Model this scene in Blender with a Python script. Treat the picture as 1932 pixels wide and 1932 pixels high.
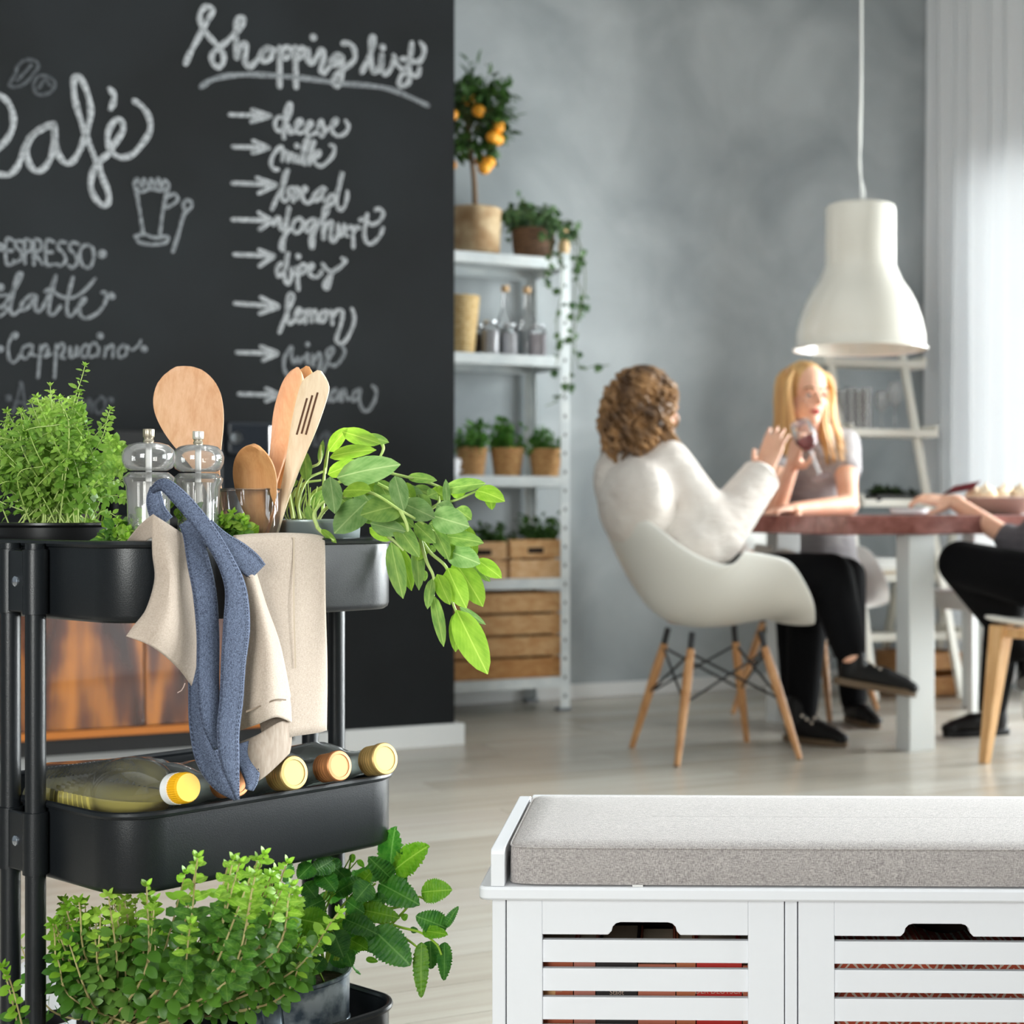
import bpy, bmesh, math, random
from mathutils import Vector, Matrix, noise
R = math.radians
random.seed(7)
for o in list(bpy.data.objects): bpy.data.objects.remove(o)
SC = bpy.context.scene
COL = SC.collection
# ---------------------------------------------------------------- camera, sky, light, exposure
H = 0.77                      # lens height above the floor
FPX, CX, CY = 3000.0, 1210.0, 965.0   # focal length and principal point, in photo pixels
cam = bpy.data.cameras.new('camera'); cam_o = bpy.data.objects.new('camera', cam); COL.objects.link(cam_o)
cam_o.location = (0, 0, H); cam_o.rotation_euler = (R(90), 0, 0)
cam.sensor_width = 36; cam.lens = FPX / 1932 * 36
cam.shift_x = -(CX - 966) / 1932; cam.shift_y = 0
cam.clip_start = .05; cam.clip_end = 60
cam.dof.use_dof = True; cam.dof.focus_distance = 1.84; cam.dof.aperture_fstop = 6.0
SC.camera = cam_o
SC.view_settings.view_transform = 'Standard'; SC.view_settings.look = 'None'
SC.view_settings.exposure = 0.48; SC.view_settings.gamma = 1; SC.view_settings.use_curve_mapping = False
wd = bpy.data.worlds.new('sky'); SC.world = wd; wd.use_nodes = True
bg = wd.node_tree.nodes['Background']; bg.inputs[0].default_value = (1.0, .985, .965, 1); bg.inputs[1].default_value = .9
def area(name, loc, rot, sx, sy, power, col=(1, 1, 1)):
    l = bpy.data.lights.new(name, 'AREA'); l.shape = 'RECTANGLE'; l.size = sx; l.size_y = sy; l.energy = power; l.color = col
    o = bpy.data.objects.new(name, l); COL.objects.link(o); o.location = loc; o.rotation_euler = rot; return o
YAW = R(27)                   # the back wall runs along U, away from the lens along N
U = Vector((math.cos(YAW), math.sin(YAW), 0)); N = Vector((-math.sin(YAW), math.cos(YAW), 0)); ZV = Vector((0, 0, 1))
BW = Vector((-.238, 6.6, 0))  # a point of the back wall
K = BW + U * 1.85             # the corner where the window wall starts
WS = -N                       # the window wall runs along WS, towards the lens
def daylight(i, s0, s1, z0, z1, power):
    c = K + WS * ((s0 + s1) / 2) + U * .30 + ZV * ((z0 + z1) / 2)
    o = area('window_daylight.%03d' % i, c, (0, 0, 0), z1 - z0, s1 - s0, power, (.95, .98, 1))
    o.rotation_euler = (-U).to_track_quat('-Z', 'Y').to_euler()
    o.data.size, o.data.size_y = (s1 - s0), (z1 - z0)
WINS = [(.22, 2.6, .12, 2.32), (3.0, 5.1, .12, 2.42), (5.7, 7.9, .12, 2.42)]
daylight(1, .22, 1.0, .12, 2.32, 26); daylight(5, 1.08, 2.6, .12, 2.32, 235); daylight(2, *WINS[1], 430); daylight(3, *WINS[2], 150)
area('window_daylight.004', (-1.30, -2.35, 1.45), (R(90), 0, 0), 1.3, 2.0, 130, (1, .99, .97))
SC.cycles.max_bounces = 10; SC.cycles.diffuse_bounces = 4; SC.cycles.glossy_bounces = 4
SC.cycles.transmission_bounces = 8; SC.cycles.transparent_max_bounces = 8
SC.cycles.caustics_reflective = False; SC.cycles.caustics_refractive = False
SC.cycles.use_denoising = True; SC.cycles.sample_clamp_indirect = 6.0
# ---------------------------------------------------------------- helpers
def P(px, py, d):             # the point at depth d seen at photo pixel (px, py)
    return Vector(((px - CX) / FPX * d, d, H - (py - CY) / FPX * d))
def lin(c):
    c = c / 255.0
    return c / 12.92 if c <= .04045 else ((c + .055) / 1.055) ** 2.4
def S(r, g, b): return (lin(r), lin(g), lin(b), 1)
class NT:
    def __init__(s, m): s.t = m.node_tree; s.n = s.t.nodes
    def new(s, k, **kw):
        x = s.n.new(k)
        for a, b in kw.items(): setattr(x, a, b)
        return x
    def link(s, a, b): s.t.links.new(a, b)
def setin(b, **kw):
    for k, v in kw.items():
        k = k.replace('_', ' ')
        if k in b.inputs: b.inputs[k].default_value = v
MATS = {}
def pm(name, col, rough=.5, metal=0, col2=None, vs=8, stretch=(1, 1, 1), detail=4, lo=.35, hi=.65, bump=0, bs=60, bstretch=None, coat=0, trans=0, ior=1.45, sss=0, spec=.5, sheen=0, coords='Object', alpha=1):
    if name in MATS: return MATS[name]
    m = bpy.data.materials.new(name); m.use_nodes = True; MATS[name] = m
    t = NT(m); b = t.n['Principled BSDF']
    b.inputs['Base Color'].default_value = col
    setin(b, Roughness=rough, Metallic=metal, Coat_Weight=coat, Transmission_Weight=trans, IOR=ior, Specular_IOR_Level=spec, Sheen_Weight=sheen)
    if alpha < 1: b.inputs['Alpha'].default_value = alpha
    if sss: b.inputs['Subsurface Weight'].default_value = sss; b.inputs['Subsurface Radius'].default_value = (.01, .004, .002)
    if col2 is not None or bump:
        tc = t.new('ShaderNodeTexCoord')
    if col2 is not None:
        mp = t.new('ShaderNodeMapping'); mp.inputs['Scale'].default_value = stretch; t.link(tc.outputs[coords], mp.inputs[0])
        nz = t.new('ShaderNodeTexNoise'); nz.inputs['Scale'].default_value = vs; nz.inputs['Detail'].default_value = detail; t.link(mp.outputs[0], nz.inputs['Vector'])
        rp = t.new('ShaderNodeValToRGB'); rp.color_ramp.elements[0].color = col; rp.color_ramp.elements[1].color = col2
        rp.color_ramp.elements[0].position = lo; rp.color_ramp.elements[1].position = hi
        t.link(nz.outputs[0], rp.inputs[0]); t.link(rp.outputs[0], b.inputs['Base Color'])
    if bump:
        mp2 = t.new('ShaderNodeMapping'); mp2.inputs['Scale'].default_value = bstretch or (1, 1, 1); t.link(tc.outputs[coords], mp2.inputs[0])
        n2 = t.new('ShaderNodeTexNoise'); n2.inputs['Scale'].default_value = bs; n2.inputs['Detail'].default_value = 3; t.link(mp2.outputs[0], n2.inputs['Vector'])
        bp = t.new('ShaderNodeBump'); bp.inputs['Strength'].default_value = bump; bp.inputs['Distance'].default_value = .002
        t.link(n2.outputs[0], bp.inputs['Height']); t.link(bp.outputs[0], b.inputs['Normal'])
    return m
def leafmat(name, c1, c2, vs=40, rough=.45, tl=.35, veins=0):
    if name in MATS: return MATS[name]
    m = pm(name, c1, rough, col2=c2, vs=3 if veins else vs, detail=3, bump=.25, bs=40 if veins else 500)
    t = NT(m); b = t.n['Principled BSDF']; out = t.n['Material Output']
    oi = t.new('ShaderNodeObjectInfo'); hs = t.new('ShaderNodeHueSaturation')
    mr = t.new('ShaderNodeMapRange'); mr.inputs[3].default_value = .75; mr.inputs[4].default_value = 1.25; t.link(oi.outputs['Random'], mr.inputs[0])
    src = b.inputs['Base Color'].links[0].from_socket
    if veins:   # pale midrib and side veins, in the leaf's own unit coordinates
        tc = t.new('ShaderNodeTexCoord'); sp_ = t.new('ShaderNodeSeparateXYZ'); t.link(tc.outputs['Object'], sp_.inputs[0])
        def mth(op, a, b_=None, c_=None):
            q = t.new('ShaderNodeMath', operation=op)
            for i_, v_ in enumerate((a, b_, c_)):
                if v_ is None: continue
                if isinstance(v_, (int, float)): q.inputs[i_].default_value = v_
                else: t.link(v_, q.inputs[i_])
            return q.outputs[0]
        ax_ = mth('ABSOLUTE', sp_.outputs[0]); ph_ = mth('MULTIPLY_ADD', ax_, -.9, sp_.outputs[1]); sv = mth('POWER', mth('ABSOLUTE', mth('SINE', mth('MULTIPLY', ph_, 3.1416 * 9))), 14)
        mid_ = mth('LESS_THAN', ax_, .022); vm = mth('MULTIPLY', mth('MAXIMUM', mid_, mth('MULTIPLY', sv, .16)), veins)
        mv = t.new('ShaderNodeMixRGB'); mv.inputs[2].default_value = (min(1, c2[0] * 1.5 + .06), min(1, c2[1] * 1.25 + .06), c2[2] * 1.4 + .05, 1); t.link(vm, mv.inputs[0]); t.link(src, mv.inputs[1]); src = mv.outputs[0]
    t.link(src, hs.inputs['Color']); t.link(mr.outputs[0], hs.inputs['Value']); t.link(hs.outputs[0], b.inputs['Base Color'])
    tr = t.new('ShaderNodeBsdfTranslucent'); t.link(hs.outputs[0], tr.inputs[0])
    mx = t.new('ShaderNodeMixShader'); mx.inputs[0].default_value = tl
    t.link(b.outputs[0], mx.inputs[1]); t.link(tr.outputs[0], mx.inputs[2]); t.link(mx.outputs[0], out.inputs[0])
    return m
def woodmat(name, c1, c2, scale=6, stretch=(1, 12, 12), rough=.45, coat=0, rings=3):
    if name in MATS: return MATS[name]
    m = pm(name, c1, rough, coat=coat); t = NT(m); b = t.n['Principled BSDF']
    tc = t.new('ShaderNodeTexCoord'); mp = t.new('ShaderNodeMapping'); mp.inputs['Scale'].default_value = stretch
    t.link(tc.outputs['Object'], mp.inputs[0])
    nz = t.new('ShaderNodeTexNoise'); nz.inputs['Scale'].default_value = scale; nz.inputs['Detail'].default_value = 5; nz.inputs['Distortion'].default_value = .6
    t.link(mp.outputs[0], nz.inputs['Vector'])
    n2 = t.new('ShaderNodeTexNoise'); n2.inputs['Scale'].default_value = scale * rings * 2; n2.inputs['Detail'].default_value = 3; t.link(mp.outputs[0], n2.inputs['Vector'])
    mx = t.new('ShaderNodeMath', operation='MULTIPLY_ADD'); mx.inputs[1].default_value = .35; t.link(n2.outputs[0], mx.inputs[0]); t.link(nz.outputs[0], mx.inputs[2])
    rp = t.new('ShaderNodeValToRGB'); rp.color_ramp.elements[0].color = c1; rp.color_ramp.elements[1].color = c2
    rp.color_ramp.elements[0].position = .5; rp.color_ramp.elements[1].position = .85
    t.link(mx.outputs[0], rp.inputs[0]); t.link(rp.outputs[0], b.inputs['Base Color'])
    oi = t.new('ShaderNodeObjectInfo'); mr = t.new('ShaderNodeMapRange'); mr.inputs[3].default_value = -4; mr.inputs[4].default_value = 4
    t.link(oi.outputs['Random'], mr.inputs[0]); cb = t.new('ShaderNodeCombineXYZ'); t.link(mr.outputs[0], cb.inputs[0]); t.link(mr.outputs[0], cb.inputs[2])
    t.link(cb.outputs[0], mp.inputs['Location'])
    return m
def cr(pts, n=6, closed=False):   # Catmull-Rom through points
    pts = [Vector(p) for p in pts]; out = []; L = len(pts)
    if L < 3 and not closed: 
        return [pts[0].lerp(pts[1], i / n) for i in range(n + 1)]
    for i in range(L if closed else L - 1):
        if closed: a, b, c, d = pts[i - 1], pts[i], pts[(i + 1) % L], pts[(i + 2) % L]
        else:
            b, c = pts[i], pts[i + 1]; a = pts[i - 1] if i else b * 2 - c; d = pts[i + 2] if i + 2 < L else c * 2 - b
        for k in range(n):
            t = k / n
            out.append(.5 * (2 * b + (c - a) * t + (2 * a - 5 * b + 4 * c - d) * t * t + (3 * b - a - 3 * c + d) * t ** 3))
    if not closed: out.append(pts[-1])
    return out
def crv(vals, n=6):
    return [v.x for v in cr([Vector((x, 0, 0)) for x in vals], n)]
def frame(o, z, x=None):
    z = Vector(z).normalized()
    x = Vector(x) if x is not None else (Vector((1, 0, 0)) if abs(z.x) < .8 else Vector((0, 1, 0)))
    y = z.cross(x).normalized(); x = y.cross(z)
    M = Matrix((x, y, z)).transposed().to_4x4(); M.translation = o
    return M
class MB:
    def __init__(s): s.v = []; s.f = []
    def add(s, v, f):
        k = len(s.v); s.v += [Vector(p) for p in v]; s.f += [tuple(i + k for i in q) for q in f]; return s
    def xf(s, M, a=0):
        for i in range(a, len(s.v)): s.v[i] = M @ s.v[i]
        return s
    def box(s, c, sz, ax=None):
        c = Vector(c); ax = ax or (Vector((1, 0, 0)), Vector((0, 1, 0)), ZV)
        h = [a * (q / 2) for a, q in zip(ax, sz)]
        v = [c + h[0] * i + h[1] * j + h[2] * k for i in (-1, 1) for j in (-1, 1) for k in (-1, 1)]
        return s.add(v, [(0, 1, 3, 2), (4, 6, 7, 5), (0, 4, 5, 1), (2, 3, 7, 6), (0, 2, 6, 4), (1, 5, 7, 3)])
    def tube(s, path, r, n=8, cap=True, flat=None, closed=False):
        path = [Vector(p) for p in path]; L = len(path)
        rr = r if isinstance(r, (list, tuple)) else [r] * L
        if len(rr) != L: rr = [rr[min(len(rr) - 1, int(i * len(rr) / L))] if len(rr) > 2 else rr[0] + (rr[-1] - rr[0]) * i / max(1, L - 1) for i in range(L)]
        k = len(s.v); nx = None
        for i, p in enumerate(path):
            a = path[(i - 1) % L] if (i or closed) else p; b = path[(i + 1) % L] if (i < L - 1 or closed) else p
            t = (b - a).normalized()
            if nx is None:
                nx = t.orthogonal().normalized() if flat is None else Vector(flat)
            nx = nx - t * nx.dot(t)
            nx = nx.normalized() if nx.length > 1e-6 else t.orthogonal().normalized()
            ny = t.cross(nx)
            for j in range(n):
                q = 2 * math.pi * j / n; s.v.append(p + (nx * math.cos(q) + ny * math.sin(q)) * rr[i])
        for i in range(L if closed else L - 1):
            for j in range(n):
                a, b = k + i * n + j, k + i * n + (j + 1) % n; i2 = (i + 1) % L
                s.f.append((a, b, k + i2 * n + (j + 1) % n, k + i2 * n + j))
        if cap and not closed:
            s.f.append(tuple(k + j for j in reversed(range(n)))); s.f.append(tuple(k + (L - 1) * n + j for j in range(n)))
        return s
    def lathe(s, prof, n=24, M=None, close=False):
        k = len(s.v); L = len(prof)
        for r, z in prof:
            for j in range(n):
                q = 2 * math.pi * j / n; p = Vector((r * math.cos(q), r * math.sin(q), z)); s.v.append(M @ p if M else p)
        for i in range(L if close else L - 1):
            i2 = (i + 1) % L
            for j in range(n): s.f.append((k + i * n + j, k + i * n + (j + 1) % n, k + i2 * n + (j + 1) % n, k + i2 * n + j))
        if not close:
            if prof[0][0] > 1e-6: s.f.append(tuple(k + j for j in reversed(range(n))))
            if prof[-1][0] > 1e-6: s.f.append(tuple(k + (L - 1) * n + j for j in range(n)))
        return s
    def ell(s, c, r, n=12, M=None):
        k0 = len(s.v); r = r if hasattr(r, '__len__') else (r, r, r); m = max(6, n // 2 + 2)
        k = len(s.v); s.v.append(Vector((0, 0, -1)))
        for i in range(1, m):
            a = -math.pi / 2 + math.pi * i / m
            for j in range(n): s.v.append(Vector((math.cos(a) * math.cos(2 * math.pi * j / n), math.cos(a) * math.sin(2 * math.pi * j / n), math.sin(a))))
        s.v.append(Vector((0, 0, 1))); e = len(s.v) - 1
        for j in range(n):
            s.f.append((k, k + 1 + (j + 1) % n, k + 1 + j)); s.f.append((e, e - n + j, e - n + (j + 1) % n))
        for i in range(m - 2):
            for j in range(n):
                a = k + 1 + i * n
                s.f.append((a + j, a + (j + 1) % n, a + n + (j + 1) % n, a + n + j))
        T = Matrix.Translation(c) @ (M.to_4x4() if M else Matrix()) @ Matrix.Diagonal((*r, 1))
        return s.xf(T, k0)
    def limb(s, p0, r0, p1, r1, n=12):
        p0, p1 = Vector(p0), Vector(p1)
        s.tube([p0.lerp(p1, i / 6) for i in range(7)], [r0 + (r1 - r0) * i / 6 for i in range(7)], n)
        s.ell(p0, r0, n); s.ell(p1, r1, n); return s
    def sheet(s, rows):
        k = len(s.v); w = len(rows[0])
        for r in rows: s.v += [Vector(p) for p in r]
        for i in range(len(rows) - 1):
            for j in range(w - 1): a = k + i * w + j; s.f.append((a, a + 1, a + w + 1, a + w))
        return s
    def prism(s, poly, h, M):      # outline in the local xy plane, thickness h along local z
        k = len(s.v); L = len(poly)
        for z in (-h / 2, h / 2): s.v += [M @ Vector((x, y, z)) for x, y in poly]
        s.f.append(tuple(k + i for i in reversed(range(L)))); s.f.append(tuple(k + L + i for i in range(L)))
        for i in range(L): j = (i + 1) % L; s.f.append((k + i, k + j, k + L + j, k + L + i))
        return s
def wloc(p):
    v = Vector((0, 0, 0))
    while p is not None: v = v + Vector(p.location); p = p.parent
    return v
def mesh_of(name, mb, mats, off=None, smooth=True, ang=40):
    me = bpy.data.meshes.new(name); off = off or Vector((0, 0, 0))
    me.from_pydata([tuple(p - off) for p in mb.v], [], mb.f); me.update()
    for m in (mats if isinstance(mats, (list, tuple)) else [mats]): me.materials.append(m)
    if smooth:
        me.polygons.foreach_set('use_smooth', [True] * len(me.polygons)); me.set_sharp_from_angle(angle=R(ang))
    return me
def obj(name, mb, mat, parent=None, local=False, smooth=True, ang=40, bevel=0, subd=0, solid=0, seg=2, label=None, kind=None):
    # vertices are given in world space (the parents are not turned); 'local' keeps them as they are
    off = Vector((0, 0, 0)) if local else wloc(parent)
    o = bpy.data.objects.new(name, mesh_of(name, mb, mat, off, smooth, ang)); COL.objects.link(o); o.parent = parent
    if solid: q = o.modifiers.new('solid', 'SOLIDIFY'); q.thickness = solid; q.offset = 0
    if bevel: q = o.modifiers.new('bevel', 'BEVEL'); q.width = bevel; q.segments = seg; q.limit_method = 'ANGLE'; q.angle_limit = R(35)
    if subd: q = o.modifiers.new('subd', 'SUBSURF'); q.levels = subd; q.render_levels = subd
    if label: o['label'] = label
    if kind: o['kind'] = kind
    return o
def thing(name, loc, label, cat, group=None, rz=0):
    o = bpy.data.objects.new(name, None); COL.objects.link(o); o.location = loc; o.rotation_euler = (0, 0, rz); o.empty_display_size = .05
    o['label'] = label; o['category'] = cat
    if group: o['group'] = group
    return o
def tag(o, label, cat, group=None):
    o['label'] = label; o['category'] = cat
    if group: o['group'] = group
    return o
def struct(o): o['kind'] = 'structure'; return o
def copy_tree(o, parent=None):
    c = o.copy(); COL.objects.link(c); c.parent = parent
    for ch in list(o.children): copy_tree(ch, c)
    return c
def inst(name, me, M, parent, mat=None):   # one more piece that shares a mesh; M is in world space
    o = bpy.data.objects.new(name, me); COL.objects.link(o); o.parent = parent
    if parent is not None: M = Matrix.Translation(-wloc(parent)) @ M
    o.matrix_basis = M; return o
def remesh(o, voxel, it=8, fac=.5):
    q = o.modifiers.new('remesh', 'REMESH'); q.mode = 'VOXEL'; q.voxel_size = voxel; q.use_smooth_shade = True
    q = o.modifiers.new('smooth', 'SMOOTH'); q.iterations = it; q.factor = fac
    return o
# ---------------------------------------------------------------- shared materials
WHITE = pm('white_lacquer', S(238, 238, 241), .35)
BLACKM = pm('black_powder_coat', S(26, 29, 32), .31, bump=.12, bs=900)
STEEL = pm('galvanized_steel', S(226, 231, 231), .38, 0, col2=S(208, 215, 217), vs=14, bump=.1, bs=80)
CHROME = pm('chrome', S(235, 235, 238), .12, 1)
def glassmat(name, col=(1, 1, 1, 1), rough=0.0, ior=1.45):
    return pm(name, col, rough, trans=1, ior=ior)
GLASS = glassmat('clear_glass'); ACRYL = glassmat('clear_acrylic', (1, .985, .97, 1), 0, 1.4); PLASTIC = glassmat('clear_plastic', (.97, .98, .93, 1), .03, 1.3)
OIL = glassmat('cooking_oil', S(240, 226, 120), 0, 1.47)
SOIL = pm('potting_soil', S(38, 28, 22), .95, col2=S(70, 52, 40), vs=120, bump=1, bs=300)
def thinglass(name, tint=(1, 1, 1, 1), k=1.0, added_haze=0):   # a single thin sheet of glass: clear, mirror sheen at grazing angles, plus white haze that brightens dark glass
    m = bpy.data.materials.new(name); m.use_nodes = True; t = NT(m); t.n.remove(t.n['Principled BSDF'])
    a = t.new('ShaderNodeBsdfTransparent'); a.inputs[0].default_value = tint; g = t.new('ShaderNodeBsdfGlossy'); g.inputs['Roughness'].default_value = .02
    f = t.new('ShaderNodeFresnel'); f.inputs[0].default_value = 1.45; x = t.new('ShaderNodeMixShader'); q = t.new('ShaderNodeMath', operation='MULTIPLY'); q.inputs[1].default_value = k
    t.link(f.outputs[0], q.inputs[0]); t.link(q.outputs[0], x.inputs[0]); t.link(a.outputs[0], x.inputs[1]); t.link(g.outputs[0], x.inputs[2])
    if added_haze:
        y = t.new('ShaderNodeMixShader'); y.inputs[0].default_value = added_haze; d1 = t.new('ShaderNodeBsdfDiffuse'); d2 = t.new('ShaderNodeBsdfTranslucent'); d3 = t.new('ShaderNodeMixShader')
        for d_ in (d1, d2): d_.inputs[0].default_value = (.92, .92, .91, 1)
        t.link(d1.outputs[0], d3.inputs[1]); t.link(d2.outputs[0], d3.inputs[2]); t.link(x.outputs[0], y.inputs[1]); t.link(d3.outputs[0], y.inputs[2]); x = y
    t.link(x.outputs[0], t.n['Material Output'].inputs[0])
    return m
THIN = thinglass('thin_glass', added_haze=.06); SHOWG = thinglass('bright_drinking_glass', k=1.5, added_haze=.22); PANE = thinglass('window_glass', (.97, .985, .98, 1))
WICKER = pm('wicker', S(205, 165, 112), .7, col2=S(168, 120, 72), vs=60, stretch=(1, 1, 3), bump=.8, bs=160, bstretch=(1, 1, 2))
# ---------------------------------------------------------------- the room
def plaster():
    m = pm('grey_plaster', S(152, 159, 162), .75, col2=S(194, 200, 202), vs=2.2, detail=8, lo=.3, hi=.72, bump=.25, bs=9)
    t = NT(m); m.node_tree.nodes['Noise Texture'].inputs['Distortion'].default_value = .5
    return m
PLASTER = plaster()
BOARD = pm('chalkboard_paint', S(21, 23, 24), .62, col2=S(28, 31, 33), vs=2.2, detail=6, bump=.1, bs=120, spec=.22)
CHALK = pm('chalk', S(96, 99, 101), .95, col2=S(168, 170, 172), vs=160, detail=4, lo=.35, hi=.6, coords='Object')
BASEW = pm('white_baseboard', S(226, 227, 226), .4)
PLANKS = [woodmat('bleached_floor_wood_%s' % 'abcd'[i], S(*c), S(*e), 2.2, (.8, 9, 9), .26) for i, (c, e) in enumerate((
    ((192, 186, 174), (178, 170, 157)), ((197, 192, 182), (185, 178, 166)), ((188, 181, 169), (174, 166, 153)), ((194, 187, 178), (181, 173, 161))))]
def wallbox(name, a, b, thick, z0, z1, mat, side):   # a wall from a to b, its face on the line, its body behind on 'side'
    u = (b - a).normalized(); c = (a + b) / 2 + side * (thick / 2) + ZV * ((z0 + z1) / 2)
    return struct(obj(name, MB().box(c, ((b - a).length, thick, z1 - z0), (u, side, ZV)), mat, smooth=False))
CEIL = 3.7
LE = Vector((-.618, 5.262, 0))                       # right end of the black wall's face
wall_back = wallbox('wall_back', BW - U * 1.6, K + U * .05, .12, 0, CEIL, PLASTER, N)
wall_left = wallbox('wall_left', LE - U * 4.6, LE, .12, 0, CEIL, BOARD, N)
# window wall: piers, lintels and sills around three tall windows
m = MB()
def pier(s0, s1, z0, z1): m.box(K + WS * ((s0 + s1) / 2) + U * .1 + ZV * ((z0 + z1) / 2), (s1 - s0, .2, z1 - z0), (WS, U, ZV))
cuts = [0] + [q for w in WINS for q in w[:2]] + [10.9]
for i in range(0, len(cuts), 2): pier(cuts[i], cuts[i + 1], 0, CEIL)
for w in WINS: pier(w[0], w[1], 0, w[2]); pier(w[0], w[1], w[3], CEIL)
struct(obj('wall_right', m, PLASTER, smooth=False))
FRAMEW = pm('white_window_frame', S(236, 238, 240), .4)
for i, (s0, s1, z0, z1) in enumerate(WINS):
    m = MB(); g = MB(); c = K + U * .12
    for a, b, p, q in ((s0, s0 + .06, z0, z1), (s1 - .06, s1, z0, z1), (s0, s1, z0, z0 + .06), (s0, s1, z1 - .06, z1), ((s0 + s1) / 2 - .035, (s0 + s1) / 2 + .035, z0, z1)):
        m.box(c + WS * ((a + b) / 2) + ZV * ((p + q) / 2), (b - a, .06, q - p), (WS, U, ZV))
    w = struct(obj('window_%d' % (i + 1), m, FRAMEW, smooth=False))
    g.box(c + WS * ((s0 + s1) / 2) + ZV * ((z0 + z1) / 2), (s1 - s0 - .1, .006, z1 - z0 - .1), (WS, U, ZV))
    obj('pane', g, PANE, w, smooth=False)
# floor with its boards, laid along the back wall
fl = struct(obj('floor', MB().box((1.1, 2.85, -.03), (11.4, 10.3, .048)), pm('floor_joint', S(120, 110, 98), .8), smooth=False))
PW = .155
pl_me = [mesh_of('plank', MB().box((0, 0, 0), (1, PW - .0025, .008), None), mt, smooth=False) for mt in PLANKS]
rowi = 0; c0 = Vector((.3, 0, 0)); nn = -1.2
while nn < 6.3:
    base = Vector((0, 0, 0)) + N * nn; off = random.uniform(0, 1.5); x = -3.2 + nn * .2 - off; xe = 3.6 + nn * .5
    while x < xe:
        L = random.choice((1.5, 1.8, 2.1)); c = base + U * (x + L / 2)
        pxv = None
        if 1.2 < c.y + 1.2 and c.y < 7.6:
            near = c + U * 0
            M = Matrix.Translation(c + ZV * -.002) @ Matrix.Rotation(YAW, 4, 'Z') @ Matrix.Diagonal((L - .002, 1, 1, 1))
            # only boards that the lens, or a lens a step aside, can see
            if any((q.y > 1.6 and -.62 < q.x / q.y < .50) for q in (c, c - U * L / 2, c + U * L / 2)):
                inst('plank', random.choice(pl_me), M, fl)
        x += L
    nn += PW
struct(obj('ceiling', MB().box((1.1, 2.85, CEIL + .05), (11.4, 10.3, .1)), pm('ceiling_white', S(232, 233, 233), .8), smooth=False))
m = MB(); m.box((BW - U * 1.6 + K) / 2 - N * .009 + ZV * .03, ((K - BW).length + 1.6, .018, .045 + .012), (U, N, ZV))
struct(obj('baseboard_back', m, BASEW, smooth=False, bevel=.003))
m = MB(); m.box(LE - U * 2.29 - N * .008 + ZV * .035, (4.64, .016, .074), (U, N, ZV)); m.box(LE + U * .012 + N * .055 + ZV * .035, (.024, .14, .074), (U, N, ZV))
struct(obj('baseboard_left', m, BASEW, smooth=False, bevel=.003))
# the side of the room behind the lens: a wall with one tall window, and an added dark left wall
FY = -2.1
struct(obj('wall_front', MB().box((-4.3, FY - .1, CEIL / 2), (3.6, .2, CEIL)).box((3.2, FY - .1, CEIL / 2), (6.8, .2, CEIL)).box((-1.35, FY - .1, .2), (2.3, .2, .4)).box((-1.35, FY - .1, CEIL - .6), (2.3, .2, 1.2)), PLASTER, smooth=False))
fw = MB()
for x, w in ((-2.47, .06), (-1.35, .07), (-.23, .06)): fw.box((x, FY - .1, 1.45), (w, .06, 2.1))
for z in (.43, 2.47): fw.box((-1.35, FY - .1, z), (2.3, .06, .06))
w4 = struct(obj('window_4', fw, FRAMEW, smooth=False)); obj('pane', MB().box((-1.35, FY - .1, 1.45), (2.2, .006, 2.0)), PANE, w4, smooth=False)
struct(obj('wall_side_added', MB().box((-4.0, 1.0, CEIL / 2), (.2, 6.4, CEIL)), pm('dark_plaster', S(74, 78, 80), .8, col2=S(92, 96, 98), vs=1.5), smooth=False))  # added out of view to block light and keep left reflections dark
# curtain in front of the first window
rail = thing('curtain_rail', K + WS * 1.2 - U * .10 + ZV * 3.45, 'thin white rail under the ceiling that the sheer curtain hangs from', 'curtain rail')
obj('rail', MB().tube([K - U * .10 + ZV * 3.45, K + WS * 2.7 - U * .10 + ZV * 3.45], .012, 10), WHITE, rail)
for s in (.08, 1.3, 2.6): obj('bracket', MB().tube([K + WS * s - U * .10 + ZV * 3.45, K + WS * s - U * .10 + ZV * CEIL], .006, 6), WHITE, rail)
rows = []
for iz in range(13):
    z = .03 + (3.44 - .03) * iz / 12; row = []
    for i in range(181):
        s = .03 + .98 * i / 180
        amp = .028 * (.6 + .4 * math.sin(s * 2.3 + 1)) * (1.15 - .25 * iz / 12)
        fold = math.sin(s * 2 * math.pi / .115 + .8 * math.sin(s * 5) + .25 * math.sin(iz * .5)) * amp + .01 * math.sin(s * 31 + iz * .3)
        row.append(K + WS * s - U * (.10 + fold) + ZV * z)
    rows.append(row)
SHEER = pm('sheer_curtain', S(236, 238, 240), .9, bump=.3, bs=900)
t = NT(SHEER); b = t.n['Principled BSDF']; tr = t.new('ShaderNodeBsdfTranslucent'); tr.inputs[0].default_value = (.9, .92, .94, 1)
mx = t.new('ShaderNodeMixShader'); mx.inputs[0].default_value = .2; t.link(b.outputs[0], mx.inputs[1]); t.link(tr.outputs[0], mx.inputs[2]); t.link(mx.outputs[0], t.n['Material Output'].inputs[0])
tag(obj('curtain', MB().sheet(rows), SHEER, subd=0), 'white sheer curtain hanging in soft folds before the bright window', 'curtain')
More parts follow.
